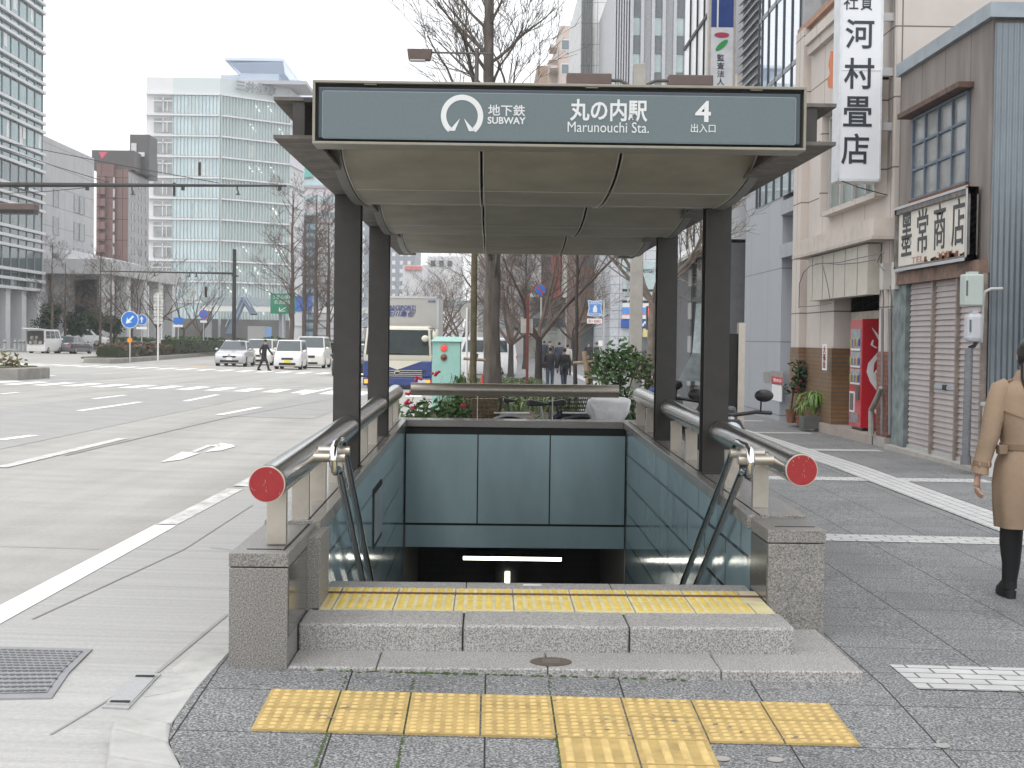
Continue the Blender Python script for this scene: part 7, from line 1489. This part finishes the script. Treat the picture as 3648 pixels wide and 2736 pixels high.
MB().box(fx(2215, Y), fx(2345, Y), Y-.25, Y, zz(1118), zz(1095)).build('blue_band', M('store_blue', (.10, .30, .72), .4), t); MB().box(fx(2215, Y), fx(2345, Y), Y-.25, Y, zz(1095), zz(1080)).box(fx(2215, Y), fx(2345, Y), Y-.25, Y, zz(1136), zz(1122)).build('white_band', white_m, t); MB().box(fx(2215, Y), fx(2345, Y), Y-.26, Y, zz(1122), zz(1118)).build('pink_band', M('store_pink', (.62, .2, .3), .5), t)
MB().box(fx(2212, Y), fx(2345, Y), Y-.3, Y, zz(1166), zz(1140)).build('fascia', M('store_navy', (.03, .10, .38), .4), t); letters('store_lettering', 'LAWSON', (fx(2310, Y), Y-.31, zz(1153)), 2.6, .38, white_m, t, depth=.01, bold=.03); MB().box(fx(2290, Y), fx(2345, Y), Y-.28, Y, zz(1200), zz(1170)).build('poster', M('poster_yellow', (.62, .52, .22), .5, var=.3, sc=3), t); MB().box(fx(2240, Y), fx(2345, Y), Y-.1, Y, zz(1300), zz(1200)).build('shopfront', M('shopfront_glass', (.10, .12, .12), .1), t); letters('window_lettering', 'Save  Dental\n0  -231', (fx(2275, Y), Y-.12, zz(975)), 1.9, .9, ink, t, depth=.005)
t = thing('shop_sign', 'blue and white milk can shop sign above a small white board', 'sign', (fx(2120, 80), 80, 0)); Ysg = 80; pc = P(2120, 1098, Ysg); hw, hh = .40, .42
def bow(s, y0, y1): 
    pts = [(-.95, 1), (-.3, .9), (.3, .9), (.95, 1), (.85, .45), (.80, 0), (.9, -.5), (1, -.9), (.3, -1), (-.3, -1), (-1, -.9), (-.9, -.5), (-.80, 0), (-.85, .45)]; return MB().loft([[(pc.x+a*hw*s, y0, pc.z+b*hh*s) for a, b in pts], [(pc.x+a*hw*s, y1, pc.z+b*hh*s) for a, b in pts]])
bow(1.0, Ysg, Ysg+.15).build('rim', white_m, t); bow(.9, Ysg-.01, Ysg).build('face', M('milk_blue', (.10, .26, .62), .4), t); MB().lathe([(.09, -.2), (.11, -.17), (.11, .03), (.06, .09), (.06, .15), (.07, .17)], (pc.x, Ysg-.02, pc.z-.02), 12, ay=(0, .15, 0)).build('milk_can', white_m, t); letters('lettering', 'LAWSON', (pc.x, Ysg-.015, pc.z+.26), .58, .11, white_m, t, depth=.004, bold=.02); letters('lettering', 'STATION', (pc.x, Ysg-.015, pc.z-.30), .62, .10, white_m, t, depth=.004, bold=.02)
p = P(2119, 1144, Ysg); MB().box(p.x-.40, p.x+.38, Ysg, Ysg+.1, p.z-.13, p.z+.13).build('small_board', white_m, t); letters('lettering', '酒・たばこ', (p.x, Ysg-.01, p.z), .64, .14, M('sign_ruby', (.5, .02, .04), .5), t, depth=.004, bold=.02); MB().box(pc.x+hw+.02, pc.x+hw+.1, Ysg, Ysg+.1, -1, pc.z+.4).build('post', M('post_pale', (.45, .44, .42), .5), t)
# brown shops between
Y = 125; brn = M('brown_shop_wall', (.16, .095, .07), .6, var=.15, sc=.5); t = slabtower('brown_shop', 'dark brown tiled shop building behind the bare trees', 2062, 2172, 720, Y, brn); zz = lambda v: P(2100, v, Y).z
for k in range(5): MB().box(fx(2070, Y), fx(2165, Y), Y-.05, Y+.05, zz(800+k*75), zz(765+k*75)).build('window_strip', M('brown_glass', (.09, .11, .12), .12, .3), t)
MB().box(fx(2066, Y), fx(2165, Y), Y-1.2, Y, zz(1150), zz(1140)).build('awning', M('awning_brown', (.2, .13, .1), .6), t); MB().box(fx(2070, Y), fx(2160, Y), Y-.06, Y, zz(1290), zz(1160)).build('shopfront', M('shopfront_glass', (.10, .12, .12), .1), t); letters('lettering', 'CAFE', (fx(2110, Y), Y-.2, zz(1035)), 2.0, .5, M('letter_pale', (.4, .38, .33), .5), t, depth=.02) if False else None
Y = 150; t = slabtower('mixed_block', 'grey shop block with vertical signs behind the ginkgo', 1880, 2062, 760, Y, M('block_grey', (.22, .21, .21), .6, var=.15, sc=.4)); zz = lambda v: P(1960, v, Y).z
for k in range(7): MB().box(fx(1890, Y), fx(2050, Y), Y-.05, Y+.05, zz(835+k*55), zz(805+k*55)).build('window_strip', M('brown_glass', (.09, .11, .12), .12, .3), t)
for (u, c_) in ((1905, (.5, .5, .5)), (1978, (.35, .06, .06)), (2010, (.55, .55, .52)), (2042, (.1, .16, .3))): MB().box(fx(u, Y)-.5, fx(u, Y)+.5, Y-1.5, Y-.3, zz(1060), zz(880)).build('vertical_sign', M('vsign_%d' % u, c_, .5), t)
MB().box(fx(1885, Y), fx(2060, Y), Y-.06, Y, zz(1275), zz(1170)).build('shopfront', M('shopfront_pale', (.26, .27, .25), .2, var=.5, sc=.5), t)
Y = 190; t = slabtower('far_block', 'pale far block seen between the ginkgo and the lorry', 1700, 1880, 830, Y, M('block_pale', (.45, .44, .44), .6, var=.06)); 
for k in range(7): MB().box(fx(1705, Y), fx(1875, Y), Y-.05, Y+.05, P(1800, 900+k*45, Y).z, P(1800, 878+k*45, Y).z).build('window_strip', M('strip_far', (.28, .32, .34), .2), t)
wbm = MB()
# information board, motor scooter by the right guard rail
t = thing('information_board', 'dark framed information board on a steel post behind the right guard rail', 'information board', (2.3, 14, 0)); p = P(2641, 1150, 14); MB().box(p.x-.03, p.x+.03, 13.95, 14.05, -.1, p.z).build('post', steel_s, t); MB().box(p.x-.10, p.x-.035, 13.98, 15.2, .45, p.z-.1).build('panel', joint_m, t); MB().box(p.x-.03, p.x+.03, 15.2, 15.3, -.1, p.z).build('post', steel_s, t); MB().box(p.x-.103, p.x-.10, 14.05, 15.1, .55, p.z-.2).build('sheet', M('map_sheet', (.3, .33, .33), .3, var=.4, sc=6), t)
def scooter(label, x, y, rz, col):
    t = thing('motor_scooter', label, 'scooter', (x, y, zs(x, y)), rz, 'scooters parked beside the stairwell')
    for c in (-.62, .60): o = MB().lathe([(.13, -.05), (.22, -.045), (.22, .045), (.13, .05)], (0, c, .22), 20, ax=(0, 1, 0), ay=(0, 0, 1), az=(1, 0, 0)).build('wheel', tyre_m, t, world=False, smooth=40); MB().lathe([(.13, -.045), (.13, .045)], (0, c, .22), 12, ax=(0, 1, 0), ay=(0, 0, 1), az=(1, 0, 0)).build('rim', rim_m, o, world=False)
    rr = lambda y, z0, z1, w: [(-w, y, z0), (-w, y, z0+(z1-z0)*.7), (-w*.6, y, z1), (w*.6, y, z1), (w, y, z0+(z1-z0)*.7), (w, y, z0)]
    MB().loft([rr(.85, .45, .62, .10), rr(.6, .32, .70, .17), rr(.2, .26, .72, .17), rr(.02, .2, .40, .16), rr(-.3, .2, .30, .17), rr(-.42, .2, .45, .18), rr(-.55, .35, .80, .17), rr(-.62, .6, .95, .12)]).build('body', col, t, world=False, bevel=.02, smooth=50); MB().loft([rr(.72, .70, .76, .12), rr(.5, .70, .80, .15), rr(.1, .70, .78, .13)]).build('seat', black_m, t, world=False, bevel=.02, smooth=50)
    MB().path([(-.33, -.36, .98), (-.2, -.44, .99), (0, -.48, .96), (.2, -.44, .99), (.33, -.36, .98)], .016, 8).build('handlebar', black_m, t, world=False); MB().tube((0, -.62, .22), (0, -.5, .95), .03, n=8).build('fork', rim_m, t, world=False); MB().ball((0, -.62, .85), .08, .05, .07, 10, 8).build('headlight', M('headlight', (.62, .66, .68), .12), t, world=False, smooth=60)
    for s in (-1, 1): MB().path([(s*.24, -.42, .98), (s*.24, -.46, 1.08)], .007, 5).build('mirror_stem', black_m, t, world=False); MB().ball((s*.26, -.47, 1.12), .075, .03, .05, 12, 8).build('mirror', black_m, t, world=False, smooth=60)
    MB().box(-.16, .16, .75, 1.0, .72, .98).build('top_box', col, t, world=False, bevel=.03); return t
scooter('dark grey scooter between the two right pillars', 1.98, 15.3, R(8), M('scooter_grey', (.06, .06, .065), .3, coat=.4))
scooter('black scooter close against the right guard rail', 1.93, 12.55, R(-4), M('scooter_black', (.03, .03, .035), .3, coat=.4))
# ================================================================ PEOPLE
suit = M('cloth_charcoal', (.025, .025, .028), .8, var=.2); navyc = M('cloth_navy', (.03, .035, .06), .8, var=.2); denim = M('cloth_denim', (.05, .065, .10), .85, var=.2); palec = M('cloth_pale', (.42, .40, .38), .85, var=.1); bluew = M('cloth_work_blue', (.025, .06, .20), .8, var=.15); khaki = M('cloth_khaki', (.22, .19, .14), .85, var=.1)
pg = 'people on the pavement beyond the stairwell'
def at_walk(u, Y): x = P(u, 1300, Y).x; return (x, Y, zs(x, Y))
person('person in a black jacket with a shoulder bag, seen from behind', at_walk(1960, 57), math.pi, 1.56, suit, denim, .08, pg, bag=('black shoulder bag hanging at the side of the left walker', (.22, .05, .98), black_m))
person('person in a black coat with a big bag across the back, next to the first', at_walk(2010, 58), R(200), 1.53, M('cloth_black', (.015, .015, .017), .8), denim, .12, pg, coat=True, bag=('black bag with a pale badge slung across the right walker', (.0, .17, .95), black_m))
for (u, Y, h, top, bt, rz, st, lb, k) in ((1958, 92, 1.74, suit, suit, 0, .25, 'person in a dark suit and tie walking this way', dict(tie=True)), (1992, 84, 1.70, navyc, suit, math.pi, .25, 'person in a dark jacket walking away beside the suited one', {}), (2022, 80, 1.60, palec, suit, R(160), .2, 'person in a pale top walking away', {}), (2096, 88, 1.72, suit, suit, R(30), .15, 'person in black standing below the blue and white sign', {}), (2124, 90, 1.70, suit, suit, R(-60), .1, 'person in black holding up a white paper', dict(hold=1)), (1938, 112, 1.72, navyc, suit, math.pi, .3, 'distant person in dark clothes left of the suited one', {}), (1912, 120, 1.68, khaki, denim, 0, .25, 'distant person in khaki by the forked tree', {}), (2345, 40, 1.66, navyc, denim, math.pi, .1, 'person in navy half hidden by the right pillar', {})):
    person(lb, at_walk(u, Y), rz, h, top, bt, st, pg, **k)
p = P(2124, 1225, 89.6); t = thing('paper', 'white sheet held by the person in black', 'paper', tuple(p)); MB().box(p.x+.12, p.x+.36, 89.5, 89.51, p.z-.12, p.z+.2).build('sheet', white_m, t)
person('person in blue work clothes sitting low beside the right guard rail', (2.12, 19.4, zs(2.1, 19.4)), R(15), 1.47, bluew, bluew, 0, None, sit=True, hair=True)
t = thing('crate', 'red plastic crate under the person in blue', 'crate', (2.12, 19.5, 0)); MB().box(1.94, 2.30, 19.3, 19.7, 0, .36).build('crate_body', M('crate_red', (.40, .05, .03), .6), t, bevel=.02); MB().box(1.92, 2.32, 19.28, 19.72, .36, .40).build('crate_rim', M('crate_red', (.40, .05, .03), .6), t)
# woman in a trench coat walking away, cut by the edge of the picture
WX, WY = 3.305, 9.34; wz = zs(WX, WY)
t = thing('person', 'person with dark tied hair in a beige trench coat and black boots walking away', 'person', (WX, WY, wz))
coatm = M('trench_beige', (.265, .188, .125), .75, var=.12, sc=5, bump=1.0, bsc=7); coatd = M('trench_trim', (.20, .135, .085), .75, var=.12, sc=8)
sk = [([(0, 0, .86), (0, 0, 1.05), (0, 0, 1.24), (0, .0, 1.37), (0, .01, 1.47), (0, .02, 1.54)], [.12, .10, .11, .045, .07, .065])]
for s, f in ((-1, .10), (1, -.14)): sk.append(([(0, 0, .86), (s*.085, 0, .80), (s*.085, f*.6, .46), (s*.08, f, .09), (s*.085, f+.12, .04)], [.12, .075, .05, .035, .03]))
for s, f in ((-1, -.03), (1, .12)): sk.append(([(0, 0, 1.24), (s*.165, 0, 1.275), (s*.255, f*.4-.02, 1.03), (s*.318, f, .80), (s*.328, f+.01, .755)], [.11, .045, .036, .024, .024]))
skin_obj('body', sk, skin_m, t)
def ringz(z, wx, wy, cy=0, n=40, amp=0., k=7, ph=0.): return [((wx*(1+amp*math.sin(k*q+ph)))*math.cos(q), cy+(wy*(1+amp*math.sin(k*q+ph)))*math.sin(q), z) for q in [2*math.pi*i/n for i in range(n)]]
m = MB(); m.loft([ringz(.45, .198, .172, .0, amp=.06, ph=.5), ringz(.58, .212, .178, amp=.05, ph=.45), ringz(.72, .222, .176, amp=.035, ph=.4), ringz(.84, .212, .164, amp=.02), ringz(.915, .186, .142, amp=.02, k=13), ringz(.945, .176, .135, amp=.012, k=15), ringz(.99, .186, .140, amp=.02, k=11), ringz(1.08, .200, .145, amp=.012, k=5), ringz(1.18, .212, .146), ringz(1.26, .214, .135), ringz(1.305, .190, .118), ringz(1.34, .128, .095), ringz(1.362, .082, .078)])
m.build('coat', coatm, t, world=False, smooth=70)
m = MB(); a = ringz(.922, .190, .146); b = ringz(.966, .190, .147); m.loft([a, b]); m.box(-.225, -.175, -.10, -.03, .90, .955).build('belt', coatd, t, world=False, smooth=50, bevel=.004)
m = MB(); qs = [math.pi+math.pi*i/20 for i in range(21)]; lo = [(.221*math.cos(q), .152*math.sin(q), 1.125+.05*abs(math.cos(q))**1.0-.03*math.sin(q*1.0)**2) for q in qs]; md = [(.223*math.cos(q), .149*math.sin(q), 1.25) for q in qs]; hi = [(.196*math.cos(q), .126*math.sin(q), 1.31) for q in qs]; hj = [(.13*math.cos(q), .102*math.sin(q), 1.347) for q in qs]
sc_ = lambda L_, e: [(x*e, y*e, z) for x, y, z in L_]; rows = [lo, md, hi, hj, sc_(hj, .97), sc_(hi, .97), sc_(md, .97), sc_(lo, .97)]; nq = 21
m.add([p for r_ in rows for p in r_], [(i*nq+j, i*nq+j+1, (i+1)*nq+j+1, (i+1)*nq+j) for i in range(7) for j in range(20)]+[(7*nq+j, 7*nq+j+1, j+1, j) for j in range(20)]); m.build('storm_flap', coatm, t, world=False, smooth=50)
m = MB(); m.loft([ringz(1.335, .135, .105, -.005), ringz(1.37, .112, .095, -.012), ringz(1.41, .092, .085, -.005), ringz(1.405, .078, .07), ringz(1.345, .08, .07)]).build('collar', coatm, t, world=False, smooth=60)
for s, f in ((-1, -.03), (1, .12)):
    ms = MB(); ms.path([(s*.150, 0, 1.30), (s*.185, 0, 1.285), (s*.215, f*.2, 1.20), (s*.245, f*.3-.012, 1.10), (s*.262, f*.4-.02, 1.02), (s*.288, f*.65-.012, .92), (s*.312, f*.9, .83), (s*.322, f, .775)], [.062, .073, .070, .063, .060, .055, .051, .054], 18); o = ms.build('sleeve', coatm, t, world=False, smooth=70)
    MB().tube((s*.3075, f*.85, .848), (s*.3120, f*.9, .822), .0565, .056, 18).build('cuff_strap', coatd, o, world=False, smooth=40)
    mm = MB()
    for k in range(6): q = k*1.05; mm.ball((s*.31+.056*math.cos(q), f*.88+.056*math.sin(q), .835), .008, .008, .02, 6, 5)
    mm.build('cuff_loop', coatm, o, world=False); MB().obox((s*.165, -.01, 1.338), (.05, 0, -.012*s), (0, .02, 0), (.002*s, 0, .005)).build('epaulette', coatd, t, world=False, bevel=.003)
    # hand: palm and five curled fingers
    hx, hy, hz = s*.328, f+.012, .755; ch = [([(hx, hy, hz+.02), (hx+s*.002, hy+.004, hz-.035), (hx+s*.002, hy+.008, hz-.06)], [(.020, .016), (.030, .014), (.030, .013)])]
    skin_obj('palm', ch, skin_m, t)
    for k, (dy, L_, cu) in enumerate(((.027, .062, .030), (.010, .070, .034), (-.008, .066, .036), (-.024, .050, .036))):
        b0 = Vector((hx+s*.002, hy+dy+.008, hz-.066)); skin_obj('finger', [([b0, b0+Vector((-s*.006, .004, -L_*.45)), b0+Vector((-s*(.006+cu*.5), .006, -L_*.75)), b0+Vector((-s*(.008+cu), .007, -L_*.9))], [.0088, .0084, .0078, .0068])], skin_m, t)
    b0 = Vector((hx-s*.006, hy+.028, hz-.02)); skin_obj('thumb', [([b0, b0+Vector((-s*.014, .020, -.026)), b0+Vector((-s*.022, .024, -.052)), b0+Vector((-s*.024, .020, -.068))], [.0105, .0098, .0088, .0075])], skin_m, t)
for s, f in ((-1, .10), (1, -.14)):
    lift = .0 if s < 0 else .03; o = MB()
    o.path([(s*.085, f*.62, .50), (s*.083, f*.8, .34), (s*.08, f*.96-.02, .22), (s*.08, f, .11), (s*.08, f, .06)], [.070, .068, .055, .046, .046], 16); o.build('boot', M('boot_black', (.009, .009, .010), .7), t, world=False, smooth=60)
    MB().loft([[(s*.08+w__*math.cos(q), f+c_+l_*math.sin(q), z+lift) for q in [2*math.pi*i/16 for i in range(16)]] for w__, l_, c_, z in ((.040, .125, .075, .004), (.044, .130, .075, .02), (.042, .12, .07, .05), (.044, .08, .03, .085), (.044, .05, .005, .11))]).build('boot_foot', M('boot_black', (.009, .009, .010), .7), t, world=False, smooth=60); MB().tube((s*.08, f-.035, -.002), (s*.08, f-.03, .05), .03, .034, 12).build('boot_heel', black_r, t, world=False)
m = MB(); m.ball((0, -.012, 1.505), .098, .112, .118, 24, 16); m.loft([ringz(1.50, .090, .06, -.085, 20), ringz(1.42, .062, .05, -.105, 20, .06, 5), ringz(1.34, .058, .045, -.135, 20, .08, 5), ringz(1.24, .050, .036, -.165, 20, .1, 5), ringz(1.17, .03, .02, -.172, 20, .15, 5), ringz(1.13, .008, .006, -.17, 20)])
m.path([(-.07, -.05, 1.45), (-.085, -.09, 1.36), (-.075, -.13, 1.27), (-.06, -.16, 1.19)], [.02, .018, .014, .004], 7); m.build('hair', hair_m, t, world=False, smooth=80); MB().tube((0, -.10, 1.43), (0, -.106, 1.40), .058, n=16).build('hair_tie', black_m, t, world=False)
m = MB(); m.ball((0, .115, 1.475), .012, .016, .018, 8, 6)
for s in (-1, 1): m.ball((s*.086, .01, 1.49), .012, .02, .028, 8, 6); m.ball((s*.03, .092, 1.505), .013, .01, .008, 8, 6)
m.path([(-.022, .093, 1.442), (0, .100, 1.440), (.022, .093, 1.442)], .005, 6); m.build('face_features', skin_m, t, world=False, smooth=60)
# ================================================================ HAZE over the far blocks
hz = MB().box(-420, 420, -12, 830, -9, 152).build('haze', MATS['white_paint'])
hm_ = bpy.data.materials.new('haze_air'); hm_.use_nodes = True; ht = hm_.node_tree; ht.nodes.clear()
pv = ht.nodes.new('ShaderNodeVolumePrincipled'); pv.inputs['Color'].default_value = (.97, .985, 1, 1); pv.inputs['Density'].default_value = .0005; pv.inputs['Anisotropy'].default_value = .2
ho = ht.nodes.new('ShaderNodeOutputMaterial'); ht.links.new(pv.outputs[0], ho.inputs['Volume'])
hz.data.materials.clear(); hz.data.materials.append(hm_); hz['kind'] = 'stuff'
